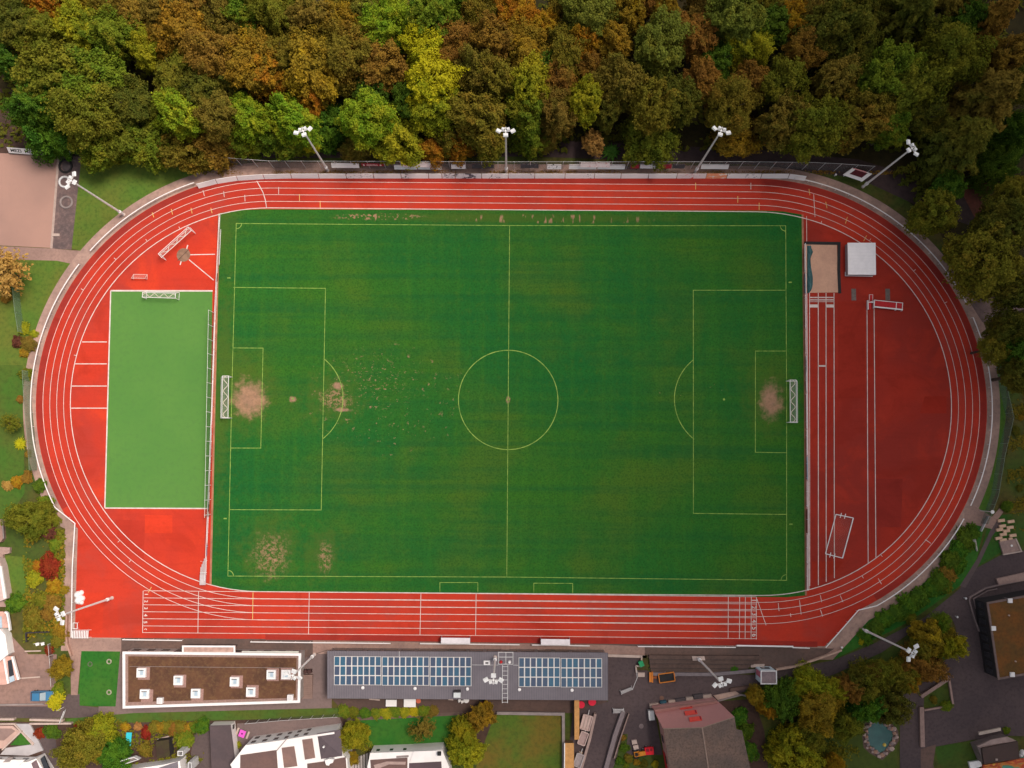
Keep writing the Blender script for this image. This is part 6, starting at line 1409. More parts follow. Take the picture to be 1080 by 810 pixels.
# park car
def car():
    t = thing('parked_car', 'blue pickup like car parked beside the yellow tree at the lower left', 'car', (*G(46, 733), .05))
    z = .05; paint = plain('blue_car_paint', (.045, .16, .30), .06, 1., .3); o = V(46.5, 733, z); d = Vector((1, .02, 0)).normalized(); n = Vector((-d.y, d.x, 0)); Z = Vector((0, 0, 1))
    def sec(x, w, z0, z1): return [o + d * x - n * w + Z * z0, o + d * x + n * w + Z * z0, o + d * x + n * w * .94 + Z * z1, o + d * x - n * w * .94 + Z * z1]
    S = [sec(-2.0, .74, .35, .85), sec(-1.9, .84, .25, .98), sec(-1.0, .87, .22, 1.0), sec(.9, .87, .22, .98), sec(1.85, .82, .25, .78), sec(2.05, .70, .35, .62)]
    vs = [p for s in S for p in s]; fs = [(0, 3, 2, 1), (20, 21, 22, 23)] + [(i * 4 + j, i * 4 + (j + 1) % 4, i * 4 + 4 + (j + 1) % 4, i * 4 + 4 + j) for i in range(5) for j in range(4)]
    MB().add(vs, fs).build('body', paint, t)
    S = [sec(-1.85, .74, .95, 1.0), sec(-1.45, .70, .95, 1.46), sec(-.1, .70, .95, 1.46), sec(.75, .76, .95, 1.0)]
    vs = [p for s in S for p in s]; fs = [(0, 3, 2, 1), (12, 13, 14, 15)] + [(i * 4 + j, i * 4 + (j + 1) % 4, i * 4 + 4 + (j + 1) % 4, i * 4 + 4 + j) for i in range(3) for j in range(4)]
    MB().add(vs, fs).build('cabin', m_glass_d, t)
    MB().obox(o - d * .78 + Z * 1.475, d * 1.3, n * 1.3, Z * .04).build('roof', paint, t)
    a = [o - d * .06 - n * .62 + Z * 1.47, o - d * .06 + n * .62 + Z * 1.47, o + d * .76 + n * .70 + Z * 1.02, o + d * .76 - n * .70 + Z * 1.02]
    MB().add(a + [p + Z * .02 for p in a], [(3, 2, 1, 0), (4, 5, 6, 7), (0, 1, 5, 4), (1, 2, 6, 5), (2, 3, 7, 6), (3, 0, 4, 7)]).build('windscreen', plain('pale_windscreen', (.30, .36, .40), .1, 1., .15), t)
    for a in (-1.25, 1.3):
        for b in (-.82, .82): wheel(t, o + d * a + n * b + Z * .31, n, .31, .2)
    for b in (-.55, .55): MB().obox(o + d * 1.97 + n * b + Z * .68, d * .16, n * .3, Z * .14).build('headlight', m_white, t); MB().obox(o - d * 2.0 + n * b + Z * .75, d * .06, n * .26, Z * .16).build('tail_light', m_red, t)
car()
# gate
def gate():
    t = thing('lattice_gate', 'grey lattice gate standing open across the lane end', 'gate', (*G(66, 753), 0))
    P = [V(64.2, 761, .1), V(69.0, 747.5, .1), V(70.8, 745.5, 1.7), V(65.5, 760.5, 1.7)]
    a, b = V(64.5, 761, .1), V(69.5, 748, .1); h = Vector((-.0, 0, 1.6)); lean = Vector((.35, 0, 0))
    MB().tube(a, a + h + lean, .06).tube(b, b + h + lean, .06).tube(a, b, .06).tube(a + h + lean, b + h + lean, .06).build('frame', m_steel, t)
    mb = MB()
    for i in range(1, 6): mb.tube(a.lerp(b, i / 6), a.lerp(b, i / 6) + h + lean, .03, n=4)
    for j in (.33, .66): mb.tube(a + (h + lean) * j, b + (h + lean) * j, .03, n=4)
    mb.build('lattice', m_steel, t)
    tag(MB().obox((V(60, 749.8, .9) + V(67.5, 745.6, .9)) / 2, V(67.5, 745.6, .9) - V(60, 749.8, .9), (.1, .1, 0), (0, 0, .12)).build('barrier_arm', m_white), 'short pale barrier arm above the lattice gate', 'barrier')
gate()
# garden things
def picnic():
    c = V(256.6, 772.6, 0); t = thing('garden_table', 'bright magenta square table between two pale benches', 'table', c); z = Vector((0, 0, 1)); d = Vector((.94, -.34, 0)); n = Vector((.34, .94, 0))
    MB().obox(c + z * .75, d * 1.05, n * 1.2, z * .06).build('tabletop', plain('magenta_cloth', (.75, .10, .55), .08, 2.), t); MB().obox(c + z * .82, d * .3, n * .25, z * .08).build('centrepiece', plain('purple_bowl', (.16, .02, .16), .1), t)
    for a in (-.4, .4):
        for b in (-.45, .45): MB().tube(c + d * a + n * b + z * .04, c + d * a + n * b + z * .72, .04).build('leg', m_steel, t)
    for k, lb in ((-1, 'pale bench on the left of the magenta table'), (1, 'pale bench on the right of the magenta table')):
        q = c + d * k * .98; b = thing('garden_bench', lb, 'bench', q); MB().obox(q + z * .45, d * .32, n * 1.3, z * .06).build('seat', m_beige, b)
        for s in (-.5, .5): MB().obox(q + n * s + z * .22, d * .28, n * .08, z * .40).build('leg', m_beige, b)
picnic()
def turq():
    c = V(137.2, 778.3, 0); t = thing('garden_table', 'turquoise rectangular table on the brown garden soil', 'table', c); z = Vector((0, 0, 1))
    MB().obox(c + z * .72, (.98, 0, 0), (.15, 2.25, 0), z * .05).build('tabletop', plain('turquoise_top', (.04, .50, .60), .06, 1., .4), t)
    for a in (-.38, .38):
        for b in (-.95, .95): MB().tube(c + Vector((a, b, .04)), c + Vector((a, b, .70)), .04).build('leg', m_steel, t)
    for pts, lb in (([(165.5, 779.5), (177.5, 776.2), (179, 778), (167, 780.6)], 'pale slanting plank bench behind the small white house'), ([(178.5, 777.5), (182, 777.5), (182.5, 784), (179.5, 784)], 'pale chair like box at the end of the plank bench')):
        tag(MB().prism(GL(pts, .5), .05, .5).build('garden_bench', m_beige), lb, 'bench')
    P = GL([(164, 782), (178, 780), (179, 798), (166, 800)], 2.4)
    g = thing('garden_hut', 'dark mossy hut roof behind the small white house', 'hut', (*G(171, 790), 0)); MB().prism(P, 2.2, 2.4).build('roof', surf('mossy_roof', (.05, .030, .024), (.055, .045, .02), .5, 2.5, (.02, .015, .012), .5), g); MB().prism([(p[0], p[1]) for p in P], 0, 2.19).build('wall', m_dark, g)
turq()
# tree guards on the green plot
for px, py, lb in ((95.2, 700.3, 'faint ring at the left of the green plot'), (115.2, 697.6, 'upper pale concrete ring on the green plot'), (115.2, 730, 'lower pale concrete ring on the green plot')):
    o = MB().torus(*G(px, py), .1, .36, .12).build('concrete_ring', plain(f'ring_{px}_{py}', (.36, .33, .24) if px > 100 else (.10, .14, .07), .2)); tag(o, lb, 'ring')
# tyres and rings on the strip by the court
for px, py, R, m, lb in ((69.5, 175.5, 1.15, m_black, 'big dark tyre at the top of the grey strip'), (68.5, 192, .95, m_steel, 'pale ring on the grey strip under the floodlight head'), (70.3, 213.5, 1.05, m_conc, 'weathered ring lower on the grey strip')):
    o = MB().torus(*G(px, py), .16, R, .2, 24, 8).build('play_ring', m); tag(o, lb, 'ring')
for px, py, lb in ((71, 176, 'dark rubber mound inside the big tyre'), ): tag(MB().dome(*G(px, py), .05, .9, .5, 14, 4).build('rubber_mound', plain('rubber_grey', (.10, .075, .078), .2)), lb, 'mound')
o = MB().box(*G(59.5, 248), .05, 1.3, .5, .2).build('pale_slab', m_beige); tag(o, 'pale slab at the left edge of the grey strip', 'slab')
# lettered banner by the court
def banner():
    a, b = V(8.2, 158.2, 1.2), V(46, 161.2, 1.2); t = thing('lettered_banner', 'white banner with black lettering at the top edge of the gravel court', 'banner', (a + b) / 2 - Vector((0, 0, 1.15)))
    d = (b - a); L = d.length; d.normalize(); up = Vector((d.y * -.55, d.x * .55, .8)).normalized(); nn = d.cross(up)
    MB().obox((a + b) / 2, d * L, up * 1.25, nn * .06).build('panel', m_white, t)
    fc = bpy.data.curves.new('n', 'FONT'); fc.body = 'MEZI  MEZI'; fc.size = .95; fc.align_x = 'LEFT'; fc.align_y = 'CENTER'; fc.offset = .02
    to = bpy.data.objects.new('n', fc); COL.objects.link(to); bpy.context.view_layer.update(); me = bpy.data.meshes.new_from_object(to)
    R = Matrix((( d.x, up.x, nn.x), (d.y, up.y, nn.y), (d.z, up.z, nn.z)))
    sg = 1 if nn.z > 0 else -1
    MB().add([a + d * .5 + R @ Vector((v.co.x, v.co.y, .05 * sg)) for v in me.vertices], [tuple(p.vertices) for p in me.polygons]).build('lettering', m_black, t)
    bpy.data.objects.remove(to); bpy.data.meshes.remove(me); bpy.data.curves.remove(fc)
    for u in (.1, .5, .9): p = a.lerp(b, u); MB().tube((p.x, p.y, .04), (p.x, p.y, 1.1), .05).build('post', m_steel, t)
    rg = random.Random(9)
    for px, py, s, lb in ((67, 158.5, .55, 'left white stone at the court corner'), (71.5, 159.6, .6, 'right white stone at the court corner')): tag(MB().dome(*G(px, py), .03, s * 1.2, s * .6, 7, 3).build('white_stone', m_white), lb, 'stone')
banner()
# stone blocks by the platform
for k, (a, b) in enumerate(((650, 331), (718, 338), (658, 370), (712, 380), (638, 396), (686, 405), (664, 430), (732, 437), (632, 457), (664, 470), (715, 463))):
    names = ['upper left', 'upper right', 'second left', 'right of the second row', 'far left of the third row', 'centre', 'left of the fourth row', 'far right', 'lower left', 'lowest', 'last, by the stone platform']
    x, y = G(960 + a / 6.75, 500 + b / 6.75, .4); o = MB().box(x, y, .04, 1.2 if k < 10 else .7, .5, .42, math.radians(8)).build('stone_block', plain('sand_stone', (.62, .40, .27), .15, 2.) if 'sand_stone' not in bpy.data.materials else bpy.data.materials['sand_stone']); tag(o, f'{names[k]} of the eleven sandy stone blocks on the grass', 'block', 'sandy stone blocks on the grass')
def platform():
    t = thing('stone_platform', 'pale stone platform below the sandy blocks', 'platform', (*G(1064, 577), 0)); P = GL([(1054.2, 571.5), (1070.5, 568.3), (1076, 580.5), (1058.3, 584.5)], .5)
    MB().prism(P, .03, .5).build('slab', surf('platform_stone', (.36, .245, .21), (.28, .19, .17), .8, 3., (.18, .12, .11), .4), t); MB().wall(GL([(1058.3, 585), (1077.5, 581.5), (1071.5, 568)], .6), .22, .03, .62).build('edge', m_beige, t)
    c = G(1067, 575.5, .5); MB().cyl(c[0], c[1], .5, .56, .2).build('drain_cap', m_white, t)
platform()
def posts_misc():
    for px, py, tx, ty, h, lb in ((1027.5, 569, 1030.5, 581, 1.2, 'white mossy log on the edge of the dark shrub bank'),):
        t = MB().tube(V(px, py, 1.), V(tx, ty, .2), .3, .16, 8); tag(t.build('leaning_post', plain('mossy_log', (.45, .42, .36), .4, 2.)), lb, 'post')
    t = thing('lamp_post', 'short lamp post with white head at the bent verge fence', 'lamp post', (*G(1033.5, 538.6), 0))
    MB().tube(V(1033.5, 538.6, .05), Vector((*G(1033.5, 538.6), 4.6)), .06).build('pole', m_steel, t); q = Vector((*G(1033.5, 538.6), 4.6)); MB().dome(q.x, q.y, q.z, .35, .2, 10, 3).build('lamp_head', m_white, t)
    t = thing('lamp_post', 'lamp post with white head at the top of the verge fence', 'lamp post', (*G(1056, 401), 0))
    MB().tube(V(1056, 401, .05), Vector((*G(1056, 401), 4.4)), .06).build('pole', m_steel, t); q = Vector((*G(1056, 401), 4.4)); MB().dome(q.x, q.y, q.z, .36, .2, 10, 3).build('lamp_head', m_white, t)
    for px, py, lb in ((1044, 335, 'white sign plate at the wood entrance'), (1016.5, 630.5, 'small bollard where the access road meets the footway'), (1007.5, 650, 'pale bollard at the tip of the tree island'), (209, 183.7, 'pale bollard on the upper lawn above the left bend'), (880, 185.5, 'green white bollard left of the scoreboard'), (886.3, 682, 'pale bollard at the end of the peach wall')):
        x, y = G(px, py); t = thing('bollard', lb, 'bollard', (x, y, .02)); MB().cyl(x, y, .02, .85, .09, .09).build('post', m_steel, t); MB().dome(x, y, .85, .2, .15, 10, 3).build('cap', m_white, t)
posts_misc()
low_wall('thin pale handrail along the footway below the side path', [(1035.5, 560.5), (1043.5, 544.5)], .1, .9, m_steel, name='handrail')
# pond
def pond():
    P = [(916, 766.5), (921, 763), (928, 759.2), (932, 764), (941, 772), (941.6, 778), (936, 788), (929.5, 794.5), (921, 789), (916.5, 785), (915, 776)]
    structure(MB().poly(GL(P), .06).build('pond_water', m_water))
    rg = random.Random(11); R = [(x, y) for x, y in P]; n = 0
    st = [plain('pond_stone_pale', (.46, .33, .29), .3, 2.), plain('pond_stone_grey', (.30, .22, .21), .3, 2.), plain('pond_stone_tan', (.44, .25, .18), .3, 2.)]
    c = Vector((928.5, 777))
    for i in range(46):
        a = i / 46 * 2 * math.pi; 
        best = None
        for k in range(len(P)):
            p, q = Vector(P[k]), Vector(P[(k + 1) % len(P)]); dd = Vector((math.cos(a), math.sin(a)))
            den = dd.x * (q - p).y - dd.y * (q - p).x
            if abs(den) < 1e-9: continue
            w = p - c; s = (w.x * (q - p).y - w.y * (q - p).x) / den; u = (w.x * dd.y - w.y * dd.x) / den
            if s > 0 and -1e-6 <= u <= 1 + 1e-6: best = s
        if best is None: continue
        ring2 = i % 3 == 0
        p = c + Vector((math.cos(a), math.sin(a))) * (best + rg.uniform(.8, 2.0) + (2.6 if ring2 else 0))
        s = rg.uniform(.24, .48); x, y = G(p.x, p.y)
        mb = MB(); bm = bmesh.new(); bmesh.ops.create_icosphere(bm, subdivisions=1, radius=1)
        vs = [Vector((x + v.co.x * s * rg.uniform(.8, 1.25), y + v.co.y * s * rg.uniform(.7, 1.1), .08 + (v.co.z + .5) * s * .6)) for v in bm.verts]; fs = [tuple(v.index for v in f.verts) for f in bm.faces]; bm.free()
        o = mb.add(vs, fs).build('pond_rock', st[i % 3]); 
        side = 'upper' if math.sin(a) < -.5 else 'lower' if math.sin(a) > .5 else ('right' if math.cos(a) > 0 else 'left')
        tag(o, f'one of the rough pale rocks round the pond, on its {side} side', 'rock', f'pond rocks on the {side} side')
    structure(MB().ribbon(GL([(913, 766), (919, 760.5), (928, 756.8), (936, 762), (944.5, 772), (945, 780), (938, 790), (930, 798), (919, 792), (913.5, 787), (912, 776)]), 1.0, .052, True).build('pond_shore', m_gravel_d))
    x, y = G(932.6, 785.5); t = MB().dome(x, y, .05, .32, .32, 12, 4).build('float_ball', plain('yellow_float', (.72, .50, .10), .1)); tag(t, 'yellow ball floating on the pond', 'ball')
pond()
# yard clutter at the lower left
for px, py, s, lb in ((40.6, 679, .5, 'left of two white garden chairs in the narrow yard'), (46.2, 678.6, .5, 'right of two white garden chairs in the narrow yard')):
    x, y = G(px, py); c = thing('garden_chair', lb, 'chair', (x, y, .04)); MB().box(x, y, .42, .6, .5, .06, .3).build('seat', m_white, c); MB().box(x - .15, y + .22, .48, .6, .06, .45, .3).build('backrest', m_white, c)
    for a in (-.2, .2):
        for b in (-.2, .2): MB().tube((x + a, y + b, .04), (x + a, y + b, .42), .025).build('leg', m_white, c)
o = MB().wall(GL([(27, 667.5), (52, 666.5)], .8), .2, .03, .9).wall(GL([(27, 668), (28, 677)], .8), .2, .03, .9).build('low_wall', m_dark); tag(o, 'dark low wall framing the narrow yard corner', 'wall')
low_wall('thin pale kerb across the pink paved yard', [(26, 687), (43, 686.5)], .22, .2)
low_wall('lower pale kerb in the pink paved yard', [(20, 715.5), (42, 714)], .22, .2)
low_wall('long low kerb between yard and lane', [(-40, 744.2), (46, 742.8)], .3, .25, m_conc)
EXPOSURE = 1.27
# ------------------------------------------------------------------ trees and shrubs away from the wood
gB = 'trees beside the access road'
for a in (
 ('dark green round tree right of the painted kiosk', 825, 742, 19, 'dark green', gB), ('yellow green tree at the lower edge of the access road by the kiosk', 858, 728, 17, 'yellow green', gB),
 ('golden orange tree, brightest of the cluster left of the pond', 864, 748, 23, 'golden', gB), ('yellow tinged small tree right of the golden orange one', 881, 730, 15, 'yellow green', gB),
 ('rust brown tree between the golden orange tree and the olive ones', 897, 727, 14, 'rust brown', gB), ('olive green tree above the deep green one by the pond', 916, 724, 18, 'olive green', gB),
 ('deep green tree touching the upper left pond rocks', 914, 748, 18, 'deep green', gB), ('greyish olive tree overhanging the right pond rocks', 937, 743, 19, 'dark olive', gB),
 ('olive tree left below the lower right floodlight head', 936, 713, 15, 'olive green', gB), ('olive brown tree right below the lower right floodlight head', 954, 715, 15, 'olive brown', gB),
 ('rust brown tree at the right end of the road side cluster', 974, 706, 18, 'rust brown', gB), ('orange treetop above the black asphalt by the triangle lawn', 960, 719, 11, 'orange', gB),
 ('golden tree on the tip of the tree island', 985, 674, 20, 'golden', gB), ('yellow green crown pushing out over the asphalt from the island', 1003, 681, 14, 'yellow green', gB),
 ('green bush like tree on the upper tip of the island', 993, 659, 9, 'mid green', gB), ('olive gold tree left of the golden island tree', 972, 686, 12, 'olive brown', gB),
 ('yellow green tree at the lower border left of the pond lawn', 838, 795, 22, 'yellow green', gB), ('olive tree between the two yellow green ones left of the pond', 859, 775, 16, 'olive green', gB),
 ('small orange tree left of the dark green round tree', 811, 749, 9, 'orange', gB), ('small orange tree at the lower border left of the pond', 880, 807, 9, 'orange', gB),
 ('broad olive tree on the lawn left of the pond', 893, 766, 17, 'olive green', gB), ('brown tree at the road edge left of the lower right mast', 922, 711, 11, 'brown', gB), ('dark olive tree at the road edge above the rust brown one', 904, 719, 11, 'dark olive', gB),
 ('amber tree at the bend of the brown bed wall', 796, 735, 9, 'golden', gB)):
    tree('broadleaf_tree', *a, height=4.0 + a[3] * .2)
gL = 'garden trees at the lower border'
for a in (('tan leaved thin tree at the left border below the gravel path', 4, 286, 25, 'tan', gL, 9, 'sparse'), ('speckled dark green tree between villa lawn and left bend', 29, 548, 19, 'olive green', gL, 5, 'round'),
 ('big olive brown tree above the lower border left', 88, 791, 24, 'olive brown', gL, 8, 'round'), ('yellow green tree right of the big olive brown garden tree', 102, 773, 15, 'yellow green', gL, 6, 'round'),
 ('smooth deep green tree left of the turquoise table', 119, 797, 15, 'deep green', gL, 6, 'round'), ('yellowish olive tree between the white villa and the back lawn', 372, 778, 17, 'yellow green', gL, 7, 'round'),
 ('golden small tree at the foot of the yellowish olive tree', 369, 800, 8, 'golden', gL, 4, 'round'), ('golden olive tree under the ribbed roof beside the square lawn', 508, 756, 14, 'golden', gL, 6, 'round'),
 ('yellow green tree at the corner of the white flat roofed house', 490, 773, 13, 'yellow green', gL, 6, 'round'), ('tall yellow gold tree at the lower border left of the square lawn', 491, 796, 18, 'yellow green', gL, 7, 'round'),
 ('leafless brown tree on the back lawn', 445, 769, 13, 'brown', gL, 4.5, 'sparse'), ('golden round tree left of the footpath by the narrow yard', 65, 706, 10.5, 'golden', gL, 5, 'round'),
 ('thin olive tree above the spiky plant in the left garden', 10, 446, 11, 'olive green', gL, 5, 'sparse')):
    tree('garden_tree' if a[6] != 'sparse' else 'bare_tree', *a[:6], height=a[6], kind=a[7])
gS = 'shrubs on the bank below the right bend'
bank = [(914, 669, 8, 'deep green'), (924, 662, 9, 'dark green'), (934, 654, 10, 'deep green'), (946, 647, 10, 'dark green'), (957, 639, 11, 'deep green'), (969, 631, 11, 'dark green'), (981, 622, 10, 'deep green'), (991, 613, 10, 'dark green'), (1000, 603, 9, 'rust brown'), (1003, 590, 11, 'dark green'), (1012, 580, 11, 'deep green'), (1018, 568, 10, 'dark green'), (1025, 562, 8, 'dark green'), (998, 618, 7, 'olive green'), (960, 650, 7, 'olive green'), (1012, 596, 8, 'deep green')]
nm = ['lowest shrub of the bank, beside the peach wall end', 'shrub left of the base of the lower right mast', 'shrub just above the lower right mast base', 'fourth shrub up the bank from the peach wall', 'fifth shrub up the bank from the peach wall', 'sixth shrub up the bank from the peach wall', 'seventh shrub up the bank from the peach wall', 'eighth shrub up the bank from the peach wall', 'reddish shrub at the middle of the upper bank', 'dark shrub below the side path junction', 'thick shrub next to the mossy log', 'high shrub below the side path', 'uppermost shrub of the bank beside the lamp post', 'olive shrub at the road edge below the reddish one', 'olive shrub at the road edge of the lower bank', 'shrub between mossy log and reddish shrub']
for (x, y, r, c), l in zip(bank, nm): shrub(l, x, y, r, c, gS, h=.75)
shrub('tiny yellow shrub at the road edge by the lower right mast', 910, 676, 3.6, 'bright yellow', gS)
gG = 'shrubs in the left garden'
for l, x, y, r, c in (('dark purple shrub by the kink of the left rail', 50, 560, 9, 'purple'), ('green shrub below the purple one', 57, 575, 7, 'mid green'), ('crimson shrub left of the left rail', 52, 597, 11, 'crimson'), ('orange shrub touching the crimson one', 40, 597, 6, 'orange'), ('yellow green shrub below the crimson one', 36, 611, 9, 'yellow green'), ('bright orange shrub beside the left rail', 58, 618, 9, 'orange'), ('yellow tipped slim shrub along the rail wall', 66, 622, 5, 'golden'), ('rust shrub above the lower left floodlight head', 56, 637, 10, 'rust brown'), ('olive shrub left of the rust one', 44, 633, 8, 'olive green'), ('deep green shrub beside the upper townhouse', 15, 637, 11, 'deep green'), ('tan withered shrub below the villa lawn', 35, 652, 10, 'olive brown'), ('golden shrub left of the lower left floodlight head', 64, 664, 8, 'golden'), ('red brown shrub around the lower left floodlight head', 50, 648, 7, 'rust brown'), ('bright crimson shrub in the narrow yard', 51, 686, 5, 'crimson'), ('green shrub behind the blue car', 61, 729, 7, 'mid green'), ('bright yellow shrub beside the blue car', 57, 739, 9, 'bright yellow'), ('gold green shrub left of the curved wall', 60, 676, 7, 'olive brown'),
                      ('purple brown shrub on the left garden edge by the bend', 18, 361, 7, 'purple'), ('dark olive shrub right of the purple brown one', 29, 362, 8, 'brown'), ('yellow shrub at the end of the pale green fence', 24, 347, 6, 'yellow green'), ('small golden shrub below the brown one', 25, 372, 5, 'golden'), ('lime shrub at the upper end of the green fence', 27, 394, 7, 'olive green'), ('small lime shrub right of the yellow one', 35, 352, 4, 'yellow green'), ('rust patch shrub at the foot of the green fence', 29, 479, 4, 'rust brown'), ('small rust shrub left of the green fence', 21, 421, 4, 'rust brown'), ('orange flowered shrub in the left garden row', 17, 508, 7, 'orange'), ('pale orange shrub at the left end of the row', 7, 512, 5, 'tan'), ('reddish shrub at the right end of the row', 27, 504, 6, 'rust brown'), ('dark shrub at the kink behind the green fence', 42, 512, 8, 'dark green'), ('green shrub by the gravel ring below the row', 48, 530, 9, 'mid green'), ('small olive shrub right of the dark speckled tree', 57, 548, 6, 'olive green'), ('dark shrub at the foot of the tan tree', 8, 300, 7, 'dark green'), ('reddish shrub left of the pale green fence', 6, 314, 6, 'rust brown')): shrub(l, x, y, r, c, gG, h=.9)
def spiky():
    x, y = G(23, 468); rg = np.random.default_rng(5); mb = MB()
    for i in range(34):
        a = i * 2.39996; L = .6 + .9 * (i / 34) ** .5; z0 = .75 - .5 * i / 34; d = Vector((math.cos(a), math.sin(a), 0)); s = Vector((-d.y, d.x, 0)) * .11; b = Vector((x, y, z0))
        mb.add([b - s * .5, b + d * L * .5 - s + Vector((0, 0, .25)), b + d * L, b + d * L * .5 + s + Vector((0, 0, .25)), b + s * .5], [(0, 1, 2, 3, 4)])
    tag(mb.build('spiky_plant', PAL['bright yellow']), 'star shaped yellow green spiky plant beside the green wire fence', 'plant')
spiky()
def fern():
    x, y = G(645, 162); mb = MB()
    for i in range(26):
        a = i * 2.39996; L = 1.3 + 1.3 * ((i * 7) % 5) / 5; d = Vector((math.cos(a), math.sin(a), 0)); s = Vector((-d.y, d.x, 0)) * .22; b = Vector((x, y, .5))
        mb.add([b - s * .4, b + d * L * .5 - s + Vector((0, 0, .5)), b + d * L + Vector((0, 0, -.2)), b + d * L * .5 + s + Vector((0, 0, .5)), b + s * .4], [(0, 1, 2, 3, 4)])
    tag(mb.build('fern_bush', PAL['fern green']), 'bright green fern like bush right of the small tan tree', 'bush')
fern()
gH = 'garden shrubs along the lower strip'
for l, x, y, r, c in (('crimson shrub at the corner of the triangular patio', 41, 773, 6, 'crimson'), ('dark red shrub above the big olive brown tree', 83, 769, 5, 'crimson'), ('orange shrub, first of the row by the turquoise table', 115, 767, 6, 'orange'), ('golden shrub above the turquoise table', 132, 767, 5, 'orange'), ('tan shrub right above the turquoise table', 145, 767, 4.5, 'tan'), ('crimson shrub right of the turquoise table', 154, 773, 5.5, 'crimson'), ('deep green shrub right of the brown hedge', 213, 767, 9, 'deep green'), ('leafy green shrub below the brown hedge', 195, 781, 10, 'mid green'), ('olive brown shrub left of the dark mossy hut', 152, 791, 8, 'olive brown'), ('dark green ground shrub left of the big olive brown tree', 55, 772, 7, 'dark green'), ('dark shrub in the gap right of the small deep green tree', 104, 790, 6, 'dark green'), ('tiny yellow green shrub beside the magenta table', 251, 786, 3.4, 'yellow green'), ('dark green shrub on the terrace steps by the kiosk', 774.5, 706.5, 4.2, 'deep green'), ('mid green shrub at the right end of the triangle lawn', 999, 744.5, 5.6, 'mid green'), ('brown low shrub in the middle of the triangle lawn', 985.5, 737.5, 4, 'olive brown'), ('deep green shrub at the barn gable', 780, 756, 9, 'deep green'), ('dark green shrub right of the barn roof', 786, 773, 10, 'dark green'), ('lowest green shrub right of the barn roof', 790, 792, 9, 'deep green'), ('green shrub between kiosk and brown bed wall', 792, 729, 6, 'deep green'), ('small dark shrub at the fork of the side path', 1062, 534, 6, 'dark green'), ('small olive shrub on the right border above the stone blocks', 1076, 515, 4, 'dark olive'), ('dark olive shrub right of the verge fence', 1072, 455, 4.5, 'dark olive'), ('small golden shrub right of the bent verge fence', 1077, 440, 3.5, 'golden'), ('rust shrub at the right border above the verge fence', 1076, 400, 6, 'rust brown'), ('grey green shrub at the corner of the long bench', 1062, 771, 4, 'mid green')): shrub(l, x, y, r, c, gH, h=.9)
for k, (x, y, c) in enumerate(((363, 750.5, 'mid green'), (374, 751, 'olive green'), (385, 752, 'deep green'), (396, 752.6, 'mid green'), (407, 752.4, 'yellow green'), (417, 752, 'mid green'), (427, 751, 'yellow green'), (437, 750.5, 'bright yellow'), (447, 750, 'mid green'), (458, 750.5, 'brown'))):
    w = ['first', 'second', 'third', 'fourth', 'fifth', 'sixth', 'seventh', 'eighth', 'ninth', 'tenth'][k]; shrub(f'{c} shrub, {w} from the left in the hedge behind the market tables', x, y, 5.6, c, 'hedge behind the market tables', h=.4)
for k, x in enumerate((162, 169, 176, 183, 190, 197, 204)):
    w = ['first', 'second', 'third', 'fourth', 'fifth', 'sixth', 'seventh'][k]; shrub(f'{w} bush from the left in the brown hedge below the mown strip', x, 767 + (k % 2), 6.2, ('olive brown', 'golden', 'olive brown', 'rust brown', 'olive brown', 'golden', 'olive green')[k], 'brown hedge below the mown strip', h=.8)
undergrowth('garden_plants', 1900, (26, 558, 69, 680), .42, 'olive green', 21, .8)
undergrowth('garden_plants', 800, (30, 565, 68, 672), .40, 'golden', 22, .9)
undergrowth('road_side_plants', 1500, (848, 722, 935, 750), .45, 'olive brown', 23, 1.2)
undergrowth('pond_side_plants', 1100, (850, 748, 906, 812), .40, 'olive green', 24, .8)
undergrowth('garden_plants', 1500, (78, 760, 215, 806), .40, 'olive green', 25, .6)
undergrowth('grass_tufts', 1500, (1062, 385, 1085, 560), .35, 'olive brown', 8, .3)

# ------------------------------------------------------------------ light
SUN_EL, SUN_AZ = math.radians(66), math.radians(62)       # azimuth clockwise from +Y (the wood side)
w = bpy.data.worlds.new('World'); scene.world = w; w.use_nodes = True
nt = w.node_tree; nt.nodes.clear()
sky = nt.nodes.new('ShaderNodeTexSky'); sky.sky_type = 'NISHITA'; sky.sun_disc = False; sky.sun_elevation = SUN_EL; sky.sun_rotation = SUN_AZ; sky.dust_density = 4.0; sky.air_density = 1.0; sky.ozone_density = .6
bg = nt.nodes.new('ShaderNodeBackground'); bg.inputs[1].default_value = .052
wo = nt.nodes.new('ShaderNodeOutputWorld'); hs = nt.nodes.new('ShaderNodeHueSaturation'); hs.inputs['Saturation'].default_value = .35; nt.links.new(sky.outputs[0], hs.inputs['Color']); nt.links.new(hs.outputs[0], bg.inputs[0]); nt.links.new(bg.outputs[0], wo.inputs[0])
sl = bpy.data.lights.new('sun', 'SUN'); sl.energy = 1.5; sl.angle = math.radians(18); sl.color = (1.0, .89, .78)
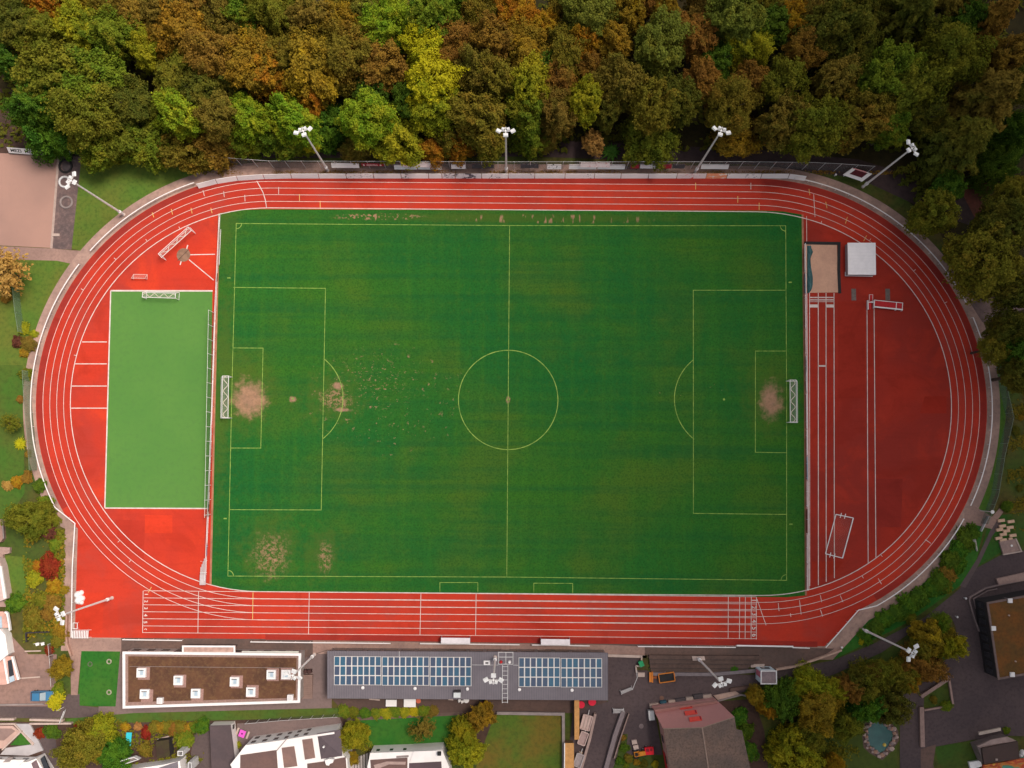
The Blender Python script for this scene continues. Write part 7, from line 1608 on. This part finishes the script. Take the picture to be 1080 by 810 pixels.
so = bpy.data.objects.new('sun', sl); COL.objects.link(so)
sd = Vector((math.sin(SUN_AZ) * math.cos(SUN_EL), math.cos(SUN_AZ) * math.cos(SUN_EL), math.sin(SUN_EL)))
so.rotation_euler = (-sd).to_track_quat('-Z', 'Y').to_euler(); so.location = (0, 0, 60)
# unseen blocker added above the drone to dim the right-hand half of the site
def added_shade_cloud(cx_, cy_, cz_, rx, ry, rz, seed):
    bm = bmesh.new(); bmesh.ops.create_icosphere(bm, subdivisions=4, radius=1)
    from mathutils import noise as mn
    for v in bm.verts:
        n = mn.fractal(v.co * 1.6 + Vector((seed, 3, 5)), .9, 2.0, 4); k = 1 + .30 * n
        v.co = Vector((v.co.x * rx * k, v.co.y * ry * k, v.co.z * (rz if v.co.z > 0 else rz * .45) * k))
    me = bpy.data.meshes.new('added_shade_cloud'); bm.to_mesh(me); bm.free()
    for p in me.polygons: p.use_smooth = True
    t = NT('shade_cloud_vapour'); a = t.n('ShaderNodeBsdfDiffuse'); a.inputs[0].default_value = (.9, .9, .9, 1); b = t.n('ShaderNodeBsdfTranslucent'); b.inputs[0].default_value = (.9, .88, .87, 1)
    m = t.n('ShaderNodeMixShader'); m.inputs[0].default_value = .72; t.l(a.outputs[0], m.inputs[1]); t.l(b.outputs[0], m.inputs[2]); t.l(m.outputs[0], t.out.inputs[0]); me.materials.append(t.m)
    o = bpy.data.objects.new('added_shade_cloud', me); COL.objects.link(o); o.location = (cx_, cy_, cz_); o['kind'] = 'stuff'
SHADE_CLOUD_Z = 360
off_ = sd * (SHADE_CLOUD_Z / sd.z)
added_shade_cloud(246 + off_.x, 0 + off_.y, SHADE_CLOUD_Z, 205, 300, 45, 2.0)
vs_ = scene.view_settings; vs_.view_transform = 'Standard'; vs_.look = 'None'; vs_.exposure = EXPOSURE; vs_.gamma = 1.0; vs_.use_curve_mapping = False
scene.render.engine = 'CYCLES'
scene.cycles.max_bounces = 6; scene.cycles.diffuse_bounces = 3; scene.cycles.transparent_max_bounces = 12
